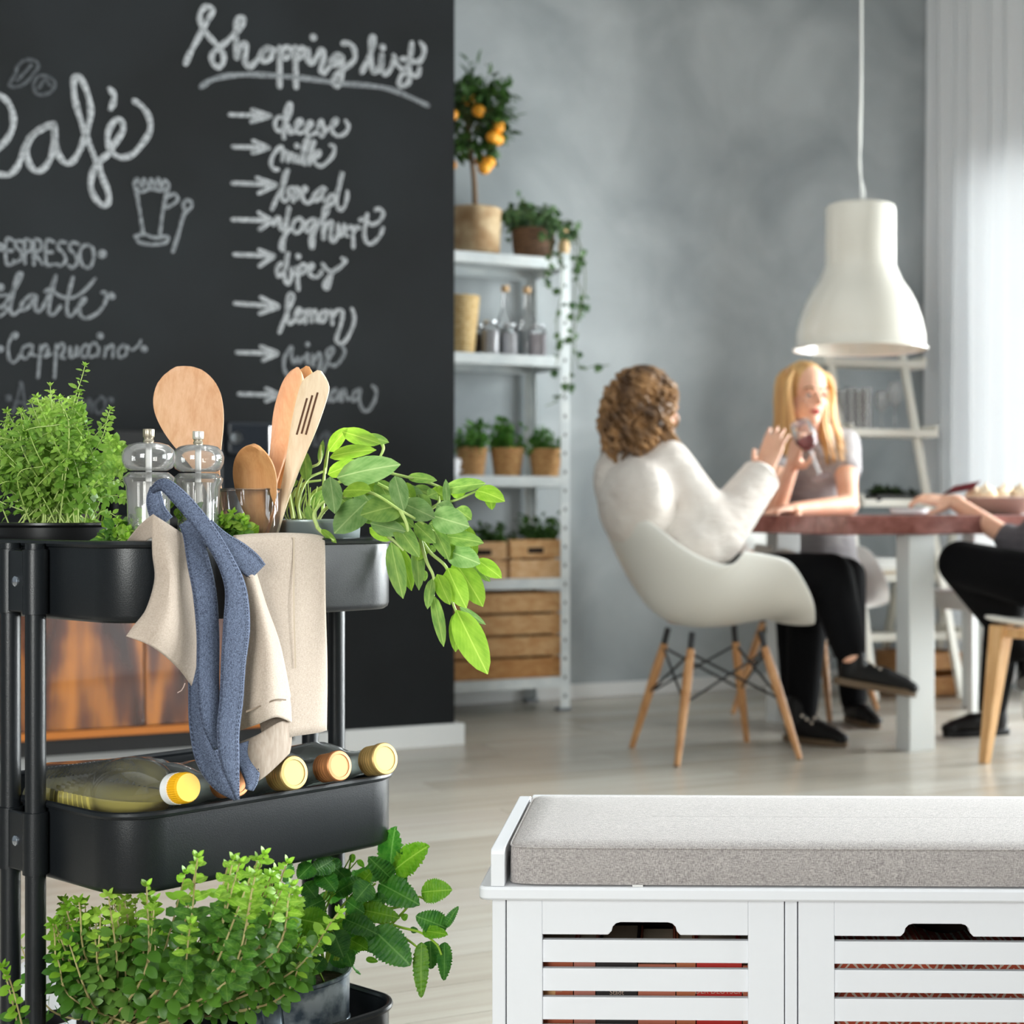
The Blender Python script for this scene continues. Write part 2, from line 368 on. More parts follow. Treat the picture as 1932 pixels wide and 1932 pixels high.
# ---------------------------------------------------------------- chalk writing on the black wall
def onwall(px, py, lift=.0015):
    k = (px - CX) / FPX; n = N; d = (LE.dot(n) - lift) / (k * n.x + n.y)
    return P(px, py, d)
def ribbon(mb, pts, w):
    Q = [onwall(*p[:2]) for p in cr([Vector((p[0], p[1], 0)) for p in pts], 5)] if len(pts) > 2 else [onwall(*p) for p in pts]
    L = len(Q); rows = []
    ext = [Q[0] + (Q[0] - Q[1]).normalized() * w * .45] + Q + [Q[-1] + (Q[-1] - Q[-2]).normalized() * w * .45]
    ww = [w * .45] + [w * (.88 + .12 * math.sin(i * .7)) for i in range(L)] + [w * .45]
    for i, p in enumerate(ext):
        a = ext[max(0, i - 1)]; b = ext[min(len(ext) - 1, i + 1)]; t = (b - a).normalized(); s = N.cross(t).normalized()
        rows.append([p - s * ww[i] / 2, p - s * ww[i] * .25 - N * .0012, p + s * ww[i] * .25 - N * .0012, p + s * ww[i] / 2])
    mb.sheet(rows)
def dot(mb, p, r):
    c = onwall(*p); mb.lathe([(r, 0), (r * .7, .0014), (0.0, .0018)], 12, frame(c, -N))
def chalk(name, strokes, o=(0, 0, 1), w=.017, dots=(), dr=.012, mat=None):
    mb = MB(); cv = lambda p: (o[0] + p[0] / o[2], o[1] + p[1] / o[2])
    for s in strokes: ribbon(mb, [cv(p) for p in s], w)
    for d in dots: dot(mb, cv(d), dr)
    obj(name, mb, mat or CHALK, wall_left)
def pts(s): 
    v = [float(q) for q in s.split()]; return list(zip(v[::2], v[1::2]))
def strokes(s): return [pts(q) for q in s.split('|')]
CHALKD = pm('faint_chalk', S(46, 49, 52), .95, col2=S(78, 81, 84), vs=120, lo=.35, hi=.65)
CHALKM = pm('thin_chalk', S(74, 77, 80), .95, col2=S(132, 135, 138), vs=150, lo=.35, hi=.62)
A_ = (330, 0, 3.715)
chalk('chalk_word', strokes('75 440 110 360 165 260 215 165 262 75 245 45 205 50 175 100 185 170 230 240 290 310 335 370 340 430 305 465 265 440 260 380 300 335 360 290 420 230 478 160 478 125 440 125 430 170 428 250 432 400|435 390 450 330 490 300 500 350 490 420 510 465 545 450 590 400 625 345 660 330 620 350 605 400 630 430 670 400 680 350 650 330 700 345|735 330 733 600|735 370 770 330 800 330 810 370 780 400 745 395|842 330 848 605|845 370 880 330 905 340 905 380 870 400 850 395|935 350 930 420 955 440 990 400 1020 350 1045 360 1035 430 1020 490 1050 505 1090 450 1130 385 1170 395|1170 395 1130 380 1095 420 1115 455 1160 420 1175 395 1170 480 1165 560 1130 600 1110 560 1150 500 1210 460 1260 410 1255 340 1220 300 1180 300'), A_, .0195, [(970, 258)], .012)
chalk('chalk_word', strokes('1310 500 1350 420 1385 320 1395 255 1375 270 1375 400 1385 490 1410 500 1450 450 1450 380|1450 380 1445 470 1470 515 1510 480 1535 420|1535 390 1550 440 1600 490 1635 520 1640 570 1600 600 1570 580 1585 530 1650 440|1660 300 1650 400 1640 480 1660 525 1700 520 1715 480|1590 410 1640 415 1700 430 1740 390 1745 330 1725 300'), A_, .0195, [(1455, 328)], .012)
chalk('chalk_underline', strokes('185 605 240 565 330 535 460 520 600 520 760 530 950 550 1150 580 1350 595 1500 620 1620 665 1770 735'), A_, .0185, mat=CHALKM)
B_ = (420, 180, 5.682); C_ = (420, 480, 5.085); E_ = (0, 300, 3.864)
for q, s in ((B_, '80 200 510 215|320 150 510 215|310 275 510 215'), (B_, '115 545 490 555|330 485 490 555|325 610 490 555'), (B_, '110 935 565 950|370 880 565 950|390 1040 560 960'),
             (B_, '110 1325 520 1335|390 1255 520 1335|400 1430 520 1340'), (B_, '130 1700 545 1715|395 1655 545 1715|400 1820 545 1720'), (C_, '120 465 530 495|370 410 530 490|360 560 530 500'),
             (C_, '140 935 520 945|370 880 520 940|390 1010 520 950'), (C_, '160 1335 530 1345|420 1285 530 1340|420 1400 530 1350')):
    chalk('chalk_arrow', strokes(s), q, .0155)
W2 = .0145
chalk('chalk_word', strokes('640 230 590 230 560 290 575 360 620 375 660 310 720 190 735 110 715 80 685 130 665 260 655 450|660 370 700 310 715 350 715 400 760 390|770 350 850 280 830 255 785 300 790 380 830 400 880 370|880 370 955 310 945 275 900 320 905 400 950 420 1010 380|1020 330 1060 260 1080 330 1085 400 1060 430 1035 410|1060 430 1130 350 1200 300|1170 330 1230 270 1210 250 1170 310 1180 390 1240 430 1310 400 1350 330 1320 270'), B_, W2)
chalk('chalk_word', strokes('590 790 540 780 515 720 540 640 590 570 630 540 645 600 640 690|645 640 690 600 700 650 700 700|700 650 745 620 755 690 780 700|790 640 790 700 830 710|835 690 890 560 920 470 890 475 865 560 860 700 880 730|900 700 950 590 985 500 955 510 940 600 930 730|940 680 1000 600 1040 600 1020 650 970 670 1000 730 1060 750 1130 700 1190 620 1195 550 1160 530'), B_, W2, [(795, 535)], .009)
chalk('chalk_word', strokes('530 1210 590 1070 650 950 690 830 700 800 665 830 645 960 635 1080 665 1125 710 1080 700 1000 760 990 755 1060 755 1130|760 1040 800 980 815 1030 800 1100|830 1060 900 1000 880 980 850 1030 870 1120 920 1150 980 1090|1100 1000 1060 990 990 1050 970 1110 1010 1120 1070 1050 1090 990 1065 1080 1090 1130|1190 1060 1140 1080 1130 1150 1170 1160 1220 1060 1270 900 1280 820 1245 960 1220 1120 1240 1210 1290 1210 1330 1110 1335 1030'), B_, W2)
chalk('chalk_word', strokes('545 1380 590 1300 610 1320 610 1400 640 1430 680 1330 715 1190 690 1330 670 1480 650 1600 650 1660 620 1620 640 1530 710 1430|830 1310 770 1340 745 1420 790 1470 850 1420 860 1340 830 1320 890 1360|1000 1330 940 1330 890 1390 910 1460 970 1400 1005 1330 980 1450 970 1600 950 1620 940 1540 1000 1420 1060 1330 1130 1230 1110 1190 1080 1240 1080 1530|1085 1440 1130 1360 1170 1350 1160 1440 1160 1540 1200 1560 1230 1490|1240 1380 1240 1480 1270 1490 1310 1370 1310 1480 1340 1500|1350 1420 1390 1410 1400 1620|1400 1460 1440 1400 1470 1420|1550 1270 1530 1380 1520 1500 1550 1580 1620 1570 1690 1490 1715 1420|1470 1330 1520 1320 1600 1380 1680 1340 1720 1270 1690 1210 1640 1220'), B_, W2)
chalk('chalk_word', strokes('560 80 520 130 530 200 570 180 610 90 630 -30 610 60 590 180 610 270 640 270 660 200|660 130 660 190 690 180|710 120 725 330|720 150 770 90 800 110 780 170 740 180|820 160 870 110 850 90 820 140 850 200 910 210 950 160|960 90 990 130 1030 160 1040 210 1010 310 980 320 980 270 1050 170 1130 110 1180 60 1150 35'), C_, W2, [(725, 15)], .01)
chalk('chalk_word', strokes('545 740 590 620 640 500 680 400 650 375 620 430 620 600 640 660 690 620 750 540 720 520 700 580 730 650 780 600|790 540 790 650|800 580 840 530 850 640|850 580 890 530 900 620 920 640|960 540 930 590 950 640 990 600 980 540 1030 560|1040 540 1050 660|1050 600 1100 530 1150 550 1130 680 1090 800 1120 850 1180 820 1250 680 1260 580 1240 520'), C_, W2)
chalk('chalk_word', strokes('640 1180 590 1100 590 1000 640 900 660 890 660 980 690 1040 720 980 740 1030 780 980|810 950 810 1040 840 1040|860 960 870 1060|870 1020 930 940 940 1010 920 1110|960 1120 1010 1010 1060 920 1040 890 1000 940 1020 1040 1080 1060 1140 1000 1170 920 1140 870'), C_, .013, [(812, 860)], .009, CHALKM)
chalk('chalk_word', strokes('590 1420 640 1280 660 1200 630 1260 625 1380 670 1400 690 1340|800 1300 760 1340 770 1400 820 1370 830 1300 840 1390|930 1300 940 1400|940 1350 990 1290 1010 1400|1080 1290 1040 1330 1050 1400 1100 1360 1100 1300 1110 1390|1130 1310 1140 1400|1140 1340 1170 1290 1190 1380 1220 1380|1310 1290 1250 1330 1250 1400 1300 1370 1320 1290 1310 1400 1350 1490 1400 1490 1460 1390 1470 1300 1440 1260'), C_, .0135, mat=CHALKM)
chalk('chalk_word', strokes('700 1820 720 1740 760 1760 770 1840 800 1760 820 1830|870 1720 880 1820 910 1820|930 1780 990 1700 1000 1780 980 1840|1000 1700 1050 1760'), C_, .012, [(875, 1640)], .009, CHALKD)
chalk('chalk_word', strokes('-40 185 -10 178 5 182 18 197 25 220 22 245 8 268 -10 285|-30 322 10 329 26 322 38 302 46 280 60 256 82 240 101 233|101 233 82 240 58 258 50 282 56 310 70 322 84 315 96 296 102 270 102 234 104 262 110 290 124 307 138 302 150 283 160 258 170 222 170 195 161 164 149 143 140 147 139 167 143 195 154 231 164 260 178 295 188 316 192 331 204 362 204 380 194 387 179 372 171 349 176 321 186 305 205 288 215 272 232 245 230 230 220 224 207 240 203 262 210 285 228 296 250 290 270 268 283 245 281 220 268 200 254 190|208 168 215 178 214 192 209 203'), w=.0195)
for s in ('28 140 20 152 18 160 30 163 48 155 62 138 72 124 66 114 48 112 34 122 28 140|32 150 44 138 58 122', '62 158 70 144 84 142 100 150 103 160 96 172 80 178 66 174 62 158|72 166 84 150 94 160'):
    chalk('chalk_bean', strokes(s), w=.011, mat=CHALKD)
chalk('chalk_cup', strokes('980 190 1010 330 1040 530|1225 200 1190 350 1165 540|985 560 1050 545 1130 570 1220 560 1205 605 1100 620 1010 600 985 560|1220 270 1270 250 1295 285 1270 320 1215 350'), E_, .012, mat=CHALKM)
chalk('chalk_foam', strokes('975 180 1000 140 1030 200 1050 140 1080 200 1100 140 1130 200 1150 135 1180 200 1200 150 1230 200 1180 225 1100 215 1020 235 985 200'), E_, .012, mat=CHALKM)
chalk('chalk_spoon', strokes('1260 670 1300 540 1340 400 1390 350 1390 310 1360 295 1335 330 1345 370'), E_, .013, mat=CHALKM)
chalk('chalk_word', strokes('95 590 45 585 45 755 105 755|45 665 90 665|165 600 125 595 110 630 150 670 155 720 115 750 100 740|180 755 180 590 225 600 225 660 185 675|245 765 248 590 295 600 295 660 250 675 305 760|390 600 338 595 335 760 390 765|338 675 380 675|480 605 440 600 420 640 465 690 475 740 440 775 415 765|570 615 525 605 505 650 550 700 560 755 525 790 500 775|640 622 595 640 580 710 605 775 650 785 680 730 675 650 640 622'), E_, .011, [(0, 640), (745, 690)], .0135, CHALKM)
chalk('chalk_word', strokes('0 1075 30 1060 100 950 155 850 150 828 120 850 100 950 75 1090 100 1130 150 1090|265 1000 220 990 160 1050 160 1100 210 1070 260 990 255 1080 280 1110 330 1040 405 850|405 850 370 1000 355 1110 390 1130 440 1070|530 860 500 980 485 1110 520 1140 560 1090 620 1030 610 1015 575 1060 590 1140 640 1155 720 1110 770 1030 770 970 745 970|330 960 370 950 450 1000 550 1000 640 930 690 870|0 990 60 990|-10 1075 60 1090 0 1140'), E_, .0115, [(0, 930), (812, 995)], .0115, CHALKM)
chalk('chalk_word', strokes('110 1300 125 1275 100 1270 60 1350 65 1450 100 1480 150 1420|220 1350 170 1370 155 1430 190 1450 230 1390 235 1350 230 1420 260 1430|295 1360 275 1590|290 1400 330 1350 350 1390 320 1440 370 1420|410 1350 395 1590|400 1400 450 1340 470 1380 440 1440 470 1450|510 1370 510 1440 540 1430 560 1360 560 1430|645 1365 622 1350 592 1390 600 1440 645 1425|705 1355 682 1335 645 1385 655 1440 700 1425|720 1370 715 1430|770 1370 760 1440|770 1390 820 1350 820 1440|900 1350 860 1390 870 1440 920 1420 920 1360 960 1390 1010 1350 1025 1320'), E_, .0095, [(730, 1285), (1050, 1380), (0, 1380)], .0105, CHALKM)
chalk('chalk_word', strokes('90 1850 130 1720 150 1620 170 1720 190 1840|110 1770 180 1775|220 1830 230 1730 260 1790 290 1720 300 1820|330 1800 370 1740 340 1740 330 1810 380 1810|410 1830 415 1750 440 1750|455 1760 455 1830|520 1740 480 1780 490 1830 530 1810|590 1750 560 1790 570 1830 600 1800 600 1750 610 1830|630 1830 640 1750 660 1760 665 1840|740 1730 690 1780 710 1850 760 1820 760 1750 730 1730'), E_, .0095, [(60, 1740), (805, 1755)], .0105, CHALKD)
# ---------------------------------------------------------------- steel shelving by the back wall
SF = P(1075, 1340, 6.15); SF.z = 0           # foot of the front right post
DEP = .36; WID = .82
def sp(t, w, z): return SF - U * t + N * w + ZV * z    # t to the left, w to the wall
shelf = thing('storage_rack', sp(WID / 2, DEP / 2, 0), 'galvanized steel storage rack with five shelves, standing against the grey wall', 'shelf')
SHELFZ = [1.748, 1.369, .907, .516, .135]
for t in (0, WID):
    for w in (0, DEP):
        m = MB(); sg = 1 if t == 0 else -1; sw = 1 if w == 0 else -1
        m.box(sp(t + sg * .019, w + sw * .001, .885), (.038, .003, 1.77), (U, N, ZV)); m.box(sp(t + sg * .001, w + sw * .019, .885), (.003, .038, 1.77), (U, N, ZV))
        pz = obj('post', m, STEEL, shelf, smooth=False)
        h = MB()
        for k in range(24): h.box(sp(t + sg * .02, w - sw * .001, .06 + k * .072), (.008, .002, .014), (U, N, ZV))
        obj('slot', h, pm('slot_shadow', S(70, 74, 78), .8), pz, smooth=False, kind='stuff')
        f = MB().box(sp(t + sg * .02, w + sw * .02, .006), (.05, .05, .016), (U, N, ZV)); obj('foot', f, pm('grey_plastic', S(120, 124, 128), .6), pz, bevel=.002)
for z in SHELFZ:
    m = MB(); m.box(sp(WID / 2, DEP / 2, z - .003), (WID - .008, DEP - .008, .006), (U, N, ZV))
    for w in (.003, DEP - .003): m.box(sp(WID / 2, w, z - .02), (WID - .01, .004, .04), (U, N, ZV)); m.box(sp(WID / 2, w + (.009 if w < .1 else -.009), z - .039), (WID - .01, .018, .003), (U, N, ZV))
    for t in (.003, WID - .003): m.box(sp(t, DEP / 2, z - .02), (.004, DEP - .01, .04), (U, N, ZV))
    obj('shelf_board', m, STEEL, shelf, smooth=False)
def at(px, w, z):             # a point on the rack, w behind its front, seen at column px
    a = SF + N * w; k = (px - CX) / FPX; t = (a.x - k * a.y) / (U.x - k * U.y)
    return a - U * t + ZV * z
def leafmesh(name, L, W, mat, fold=.15, bend=.2, n=4, serr=0, wave=0):
    # a single leaf along +y, folded along its midrib, its face towards +z
    v = []; f = []; rows = n * (3 if serr else 1)
    for i in range(rows + 1):
        t = i / rows; w = W * .5 * (math.sin(math.pi * min(1, t * .93 + .07) ** .8) ** .8) if t < 1 else 0.0
        if i == 0: w = W * .06
        y = L * t; z = -bend * L * t * t; dy = L * .03 * serr * (1 if i % 2 else -.6)
        ww = w * (1 + serr * (.10 if i % 2 else -.06)); wz = wave * W * (math.sin(i * 2.1))
        v += [(-ww, y + dy * .5, z + fold * w + wz), (0, y, z), (ww, y + dy * .5, z + fold * w - wz)]
    for i in range(rows): a = i * 3; f += [(a, a + 1, a + 4, a + 3), (a + 1, a + 2, a + 5, a + 4)]
    me = bpy.data.meshes.new(name); me.from_pydata(v, [], f); me.materials.append(mat); me.polygons.foreach_set('use_smooth', [True] * len(f)); return me
def leafM(base, d, nrm, s=1, sx=None):
    y = Vector(d).normalized(); z = Vector(nrm) - y * y.dot(Vector(nrm))
    z = z.normalized() if z.length > 1e-5 else y.orthogonal().normalized()
    x = y.cross(z); M = Matrix((x * (sx or s), y * s, z * s)).transposed().to_4x4(); M.translation = base; return M
def stuffleaves(name, me, Ms, mat, parent, off=None):
    mb = MB(); vs = [v.co.copy() for v in me.vertices]; fs = [tuple(p.vertices) for p in me.polygons]
    for M in Ms: mb.add([M @ v for v in vs], fs)
    return obj(name, mb, mat, parent, ang=80, kind='stuff')
LEAFD = leafmat('dark_leaf', S(38, 66, 30), S(78, 118, 52), 30); LEAFM = leafmat('herb_leaf', S(52, 110, 36), S(110, 165, 66), 30); IVY = leafmat('ivy_leaf', S(48, 82, 50), S(112, 148, 92), 30)
rv = lambda: Vector((random.uniform(-1, 1), random.uniform(-1, 1), random.uniform(-1, 1)))
# orange tree in a hessian wrapped pot
pc = at(897, .12, SHELFZ[0]); tree = thing('orange_tree', pc, 'small potted orange tree with fruit in a hessian wrapped pot on the top shelf', 'plant')
HESS = pm('hessian', S(205, 182, 146), .9, col2=S(160, 128, 92), vs=14, bump=.9, bs=45)
prof = [(.078, 0), (.092, .01), (.094, .08), (.099, .165), (.103, .18), (.094, .185), (.088, .165), (0, .16)]
m = MB(); a = 0
for r, z in []: pass
m.lathe(prof, 28); 
for i, v in enumerate(m.v): 
    q = math.atan2(v.y, v.x); v.x *= 1 + .03 * math.sin(q * 7 + v.z * 30); v.y *= 1 + .03 * math.sin(q * 7 + v.z * 30)
m.xf(Matrix.Translation(pc)); obj('hessian_wrap', m, HESS, tree)
obj('soil', MB().lathe([(.088, .166), (.05, .172), (0, .174)], 20, Matrix.Translation(pc)), SOIL, tree)
cc = at(884, .11, SHELFZ[0] + .555)
trunk = cr([pc + ZV * .16, pc + ZV * .3 - U * .006, pc + ZV * .42 - U * .022, cc - ZV * .05], 5)
tr_ = obj('trunk', MB().tube(trunk, [.011, .008], 10), pm('bark', S(128, 106, 84), .85, bump=.6, bs=90), tree)
br = MB(); Ms = []; fol = leafmesh('orange_leaf', .052, .024, LEAFD)
for i in range(26):
    d = rv().normalized(); d.z = abs(d.z) * .9 - .25 if i > 5 else d.z * .3 - .5
    e = cc + Vector((d.x * .15, d.y * .15, d.z * .2 + .02)); st = trunk[-1 - random.randint(0, 3)]
    br.tube(cr([st, st.lerp(e, .5) + ZV * .03, e], 4), [.004, .0015], 5)
    for k in range(26):
        b = st.lerp(e, random.uniform(.45, 1.08)) + rv() * .035; Ms.append(leafM(b, (d + rv() * .9), (rv() * .6 + ZV - N * .4), random.uniform(.7, 1.2)))
obj('branches', br, pm('twig', S(84, 92, 52), .7), tree, kind='stuff'); stuffleaves('foliage', fol, Ms, LEAFD, tree)
ORANGE = pm('orange_peel', S(238, 148, 24), .45, col2=S(246, 172, 52), vs=20, bump=.15, bs=300)
om = mesh_of('orange', MB().ell((0, 0, 0), (.026, .026, .024), 12), ORANGE)
for px, py in ((886, 188), (903, 208), (852, 215), (940, 238), (930, 258), (938, 262), (908, 302), (922, 306), (914, 316), (849, 310)):
    q = P(px, py, pc.y + random.uniform(-.14, -.02)); inst('orange', om, Matrix.Translation(q), tree)
dr_ = MB(); Ms = []
for px, py in ((855, 300), (915, 300), (935, 250), (862, 270), (945, 175), (925, 290)):   # drooping sprays that carry the low fruit
    q = P(px, py - 12, pc.y - .05); dr_.tube(cr([cc + rv() * .03, cc.lerp(q, .6) + ZV * .03, q], 4), [.0035, .0015], 5)
    for k in range(16): Ms.append(leafM(q + rv() * .035 + ZV * .02, rv() - ZV * .5, rv() - N, random.uniform(.7, 1.1)))
obj('low_branches', dr_, pm('twig', S(84, 92, 52), .7), tree, kind='stuff'); stuffleaves('low_foliage', fol, Ms, LEAFD, tree)
# trailing ivy in a brown basket
pc = at(1006, .15, SHELFZ[0]); ivy = thing('trailing_ivy', pc, 'trailing ivy in a dark brown basket, hanging down the right post of the rack', 'plant')
obj('basket', MB().lathe([(.07, 0), (.082, .06), (.086, .125), (.078, .13), (.07, .11), (0, .105)], 24, Matrix.Translation(pc)), pm('brown_basket', S(112, 84, 60), .8, col2=S(70, 50, 36), vs=40, stretch=(1, 1, 4), bump=1, bs=120), ivy)
ivl = leafmesh('ivy_leaf', .036, .034, IVY, .1, .15); Ms = []; vn = MB()
def vine(pts_, n, sp_=.02, sc=1):
    c = cr(pts_, 8); vn.tube(c, .0018, 5)
    for k in range(n):
        q = c[random.randrange(len(c))]; Ms.append(leafM(q + rv() * sp_, rv() - ZV * .4, -N + rv() * .8, random.uniform(.6, 1.15) * sc))
top = pc + ZV * .12
for k in range(16):
    d = rv(); vine([top, top + Vector((d.x * .07, d.y * .07, .06 + abs(d.z) * .05)), top + Vector((d.x * .13, d.y * .12, random.uniform(-.05, .08)))], 14)
D0 = pc.y
for L in ([(1040, 425), (1075, 415), (1092, 450), (1088, 520), (1098, 555), (1092, 600)], [(1040, 420), (1080, 440), (1100, 480), (1103, 550), (1085, 620), (1092, 690), (1120, 690), (1150, 688)],
          [(1030, 430), (1040, 480), (1030, 530), (1050, 550)], [(1000, 405), (990, 385), (985, 370)], [(1050, 430), (1062, 520), (1050, 610), (1055, 655), (1048, 690)], [(1040, 430), (1070, 430), (1085, 470), (1080, 640), (1075, 720), (1050, 755), (1030, 765)]):
    vine([top] + [P(x, y, D0 - .20 - .05 * random.random()) if y > 470 else P(x, y, D0 - .1) for x, y in L], 20, .014, .95)
obj('vine', vn, pm('vine_stem', S(92, 104, 62), .7), ivy, kind='stuff'); stuffleaves('leaves', ivl, Ms, IVY, ivy)
pc = at(1064, .07, SHELFZ[0]); fig = thing('wooden_figure', pc, 'little pale wooden figure standing beside the ivy at the rack corner', 'figurine')
PALE = woodmat('pale_wood', S(226, 196, 152), S(206, 170, 122), 10, (1, 1, 6))
obj('body', MB().lathe([(.022, 0), (.024, .01), (.019, .03), (.024, .06), (.018, .085), (.006, .095), (0, .096)], 18, Matrix.Translation(pc)), PALE, fig)
obj('head', MB().ell(pc + ZV * .112, (.017, .017, .02), 14), PALE, fig)
# second shelf: a woven basket, jars and bottles
pc = at(872, .12, SHELFZ[1]); bs = thing('woven_basket', pc, 'tall straw coloured woven basket beside the jars on the second shelf', 'basket')
m = MB()
for k in range(22):
    z = .006 + k * .0102; r = .042 + .020 * k / 21; m.tube([pc + Vector((r * math.cos(q * math.pi / 10), r * math.sin(q * math.pi / 10), z + .0014 * (-1) ** q)) for q in range(20)], .0062, 6, closed=True)
obj('weave', m, pm('straw', S(232, 208, 158), .75, col2=S(206, 172, 116), vs=70, bump=.5, bs=200), bs)
obj('base', MB().lathe([(.04, .002), (0, .003)], 18, Matrix.Translation(pc)), WICKER, bs)
def jar(px, w, z, r, h, col, label, neck=False, cat='jar'):
    pc = at(px, w, z); j = thing('bottle' if neck else 'storage_jar', pc, label, cat, 'jars and bottles on the second shelf'); T = Matrix.Translation(pc)
    if neck: prof = [(r * .9, 0), (r, .01), (r, h * .5), (r * .5, h * .66), (r * .36, h * .74), (r * .36, h * .93)]
    else: prof = [(r * .92, 0), (r, .008), (r, h * .78), (r * .8, h * .9), (r * .7, h * .93)]
    obj('glass', MB().lathe(prof, 20, T), THIN, j)
    zz = h * (.42 if neck else .72); obj('contents', MB().lathe([(r * .86, .004), (r * .93, .012), (r * .93, zz), (0, zz + .002)], 18, T), pm('contents_%d' % int(col[0] * 999), col, .7, bump=.8, bs=150), j)
    k = r * (.42 if neck else .74); obj('lid', MB().lathe([(k, h * .92), (k * 1.05, h * .925), (k * 1.05, h * 1.0), (0, h * 1.0)], 18, T), CORK if neck else pm('jar_lid', S(206, 208, 212), .3, .6), j)
CORK = pm('cork', S(206, 170, 128), .8)
jar(901, .22, SHELFZ[1], .036, .13, S(66, 40, 34), 'jar of dark brown beans behind the straw basket on the second shelf')
jar(925, .10, SHELFZ[1], .034, .135, S(222, 222, 228), 'round jar of white powder on the second shelf, left of the peach one')
jar(962, .12, SHELFZ[1], .032, .13, S(222, 168, 132), 'jar of peach coloured lentils in the middle of the second shelf')
jar(1014, .10, SHELFZ[1], .034, .13, S(196, 188, 194), 'jar of greyish grains near the right end of the second shelf')
jar(953, .27, SHELFZ[1], .036, .30, S(168, 178, 182), 'tall clear bottle with cork behind the peach jar', True, 'bottle')
jar(994, .27, SHELFZ[1], .036, .30, S(176, 182, 186), 'tall clear bottle with cork right of the rack back post', True, 'bottle')
# third shelf: three herbs in woven pots, a white cup
hl = leafmesh('herb_leaf', .03, .02, LEAFM, .2, .2)
def herb(px, r, h, tall, label, group):
    pc = at(px, .12, SHELFZ[2]); hb = thing('potted_herb', pc, label, 'plant', group); T = Matrix.Translation(pc); m = MB()
    n = 11
    for k in range(n): 
        z = .007 + (h - .01) * k / (n - 1); rr = r * (.76 + .24 * k / (n - 1)); m.tube([pc + Vector((rr * math.cos(q * math.pi / 10), rr * math.sin(q * math.pi / 10), z + .001 * (-1) ** q)) for q in range(20)], h / n * .6, 6, closed=True)
    obj('woven_pot', m, WICKER, hb); obj('soil', MB().lathe([(r * .92, h * .92), (0, h * .95)], 16, T), SOIL, hb)
    Ms = []; st = MB()
    for k in range(26):
        d = rv(); e = pc + Vector((d.x * r * 1.15, d.y * r * 1.15, h + random.uniform(.02, tall)))
        if k < 5: e = pc + Vector((d.x * r * .5 + (.012 if px < 930 else -.012), d.y * r * .5, h + tall * random.uniform(1.1, 1.75)))
        c = cr([pc + ZV * h * .9, pc.lerp(e, .6) + ZV * .01 + d * .008, e], 4); st.tube(c, .0016, 5)
        for q in range(13): Ms.append(leafM(c[random.randrange(3, len(c))] + rv() * .012, rv() + ZV * .2, rv() + ZV * .6 - N * .4, random.uniform(.6, 1.1)))
    obj('stems', st, pm('herb_stem', S(96, 138, 62), .6), hb, kind='stuff'); stuffleaves('foliage', hl, Ms, LEAFM, hb)
herb(890, .056, .108, .07, 'green herb in a woven pot, leftmost on the third shelf beside the white cup', 'herbs in woven pots')
herb(957, .062, .108, .085, 'bushy green herb in a woven pot, middle of the three on the third shelf', 'herbs in woven pots')
herb(1029, .062, .108, .055, 'low leafy herb in a woven pot, beside the right post on the third shelf', 'herbs in woven pots')
pc = at(853, .1, SHELFZ[2]); cup = thing('white_cup', pc, 'small white cup left of the woven herb pots on the third shelf', 'cup')
obj('bowl', MB().lathe([(.022, 0), (.03, .02), (.034, .065), (.031, .065), (.027, .02), (0, .006)], 20, Matrix.Translation(pc)), WHITE, cup)
obj('handle', MB().tube(cr([pc + U * .032 + ZV * .052, pc + U * .052 + ZV * .045, pc + U * .05 + ZV * .025, pc + U * .03 + ZV * .018], 4), .004, 8), WHITE, cup)
# fourth shelf: two crates with plants; fifth: one large slatted crate
CW = [woodmat('crate_wood_%d' % i, S(*a), S(*b), 5, (1.2, 9, 9)) for i, (a, b) in enumerate((((216, 176, 128), (190, 140, 88)), ((226, 190, 146), (206, 160, 112)), ((200, 152, 98), (172, 116, 64))))]
def crate(t0, t1, w0, w1, z, h, n, label, mats, grip=True, plant=None, gap=.008):
    a = sp(t0, w0, z); c = sp((t0 + t1) / 2, (w0 + w1) / 2, z); cr_ = thing('wooden_crate', c, label, 'crate', 'wooden crates on the rack')
    L = t1 - t0; D = w1 - w0; sh = (h - gap * (n - 1)) / n; th = .012
    for k in range(n):
        zz = z + sh / 2 + k * (sh + gap); mt = mats[k % len(mats)]
        for w in (w0 + th / 2, w1 - th / 2): 
            s_ = obj('slat', MB().box(sp((t0 + t1) / 2, w, zz), (L, th, sh), (U, N, ZV)), mt, cr_, smooth=False, bevel=.002)
            if grip and k == n - 1 and w < (w0 + w1) / 2: obj('grip_hole', MB().box(sp((t0 + t1) / 2, w - th / 2 - .0006, zz - sh * .1), (.065, .001, .022), (U, N, ZV)), pm('grip_dark', S(40, 28, 20), .9), s_, smooth=False)
        for t in (t0 + th / 2, t1 - th / 2): obj('slat', MB().box(sp(t, (w0 + w1) / 2, zz), (th, D - 2 * th, sh), (U, N, ZV)), mt, cr_, smooth=False, bevel=.002)
    for t in (t0 + .03, t1 - .03):
        for w in (w0 + th + .008, w1 - th - .008): obj('corner_post', MB().box(sp(t, w, z + h * .49), (.024, .016, h * .98), (U, N, ZV)), mats[-1], cr_, smooth=False)
    obj('base_board', MB().box(sp((t0 + t1) / 2, (w0 + w1) / 2, z + .006), (L - .026, D - .026, .01), (U, N, ZV)), mats[0], cr_, smooth=False)
    return cr_
crate(.025, .235, .03, .26, SHELFZ[3], .148, 2, 'light wooden crate with dark grip hole at the right end of the fourth shelf', [CW[1], CW[0]])
crate(.25, .44, .03, .26, SHELFZ[3], .14, 2, 'light wooden crate behind the sage leaves, left on the fourth shelf', [CW[1], CW[1]])
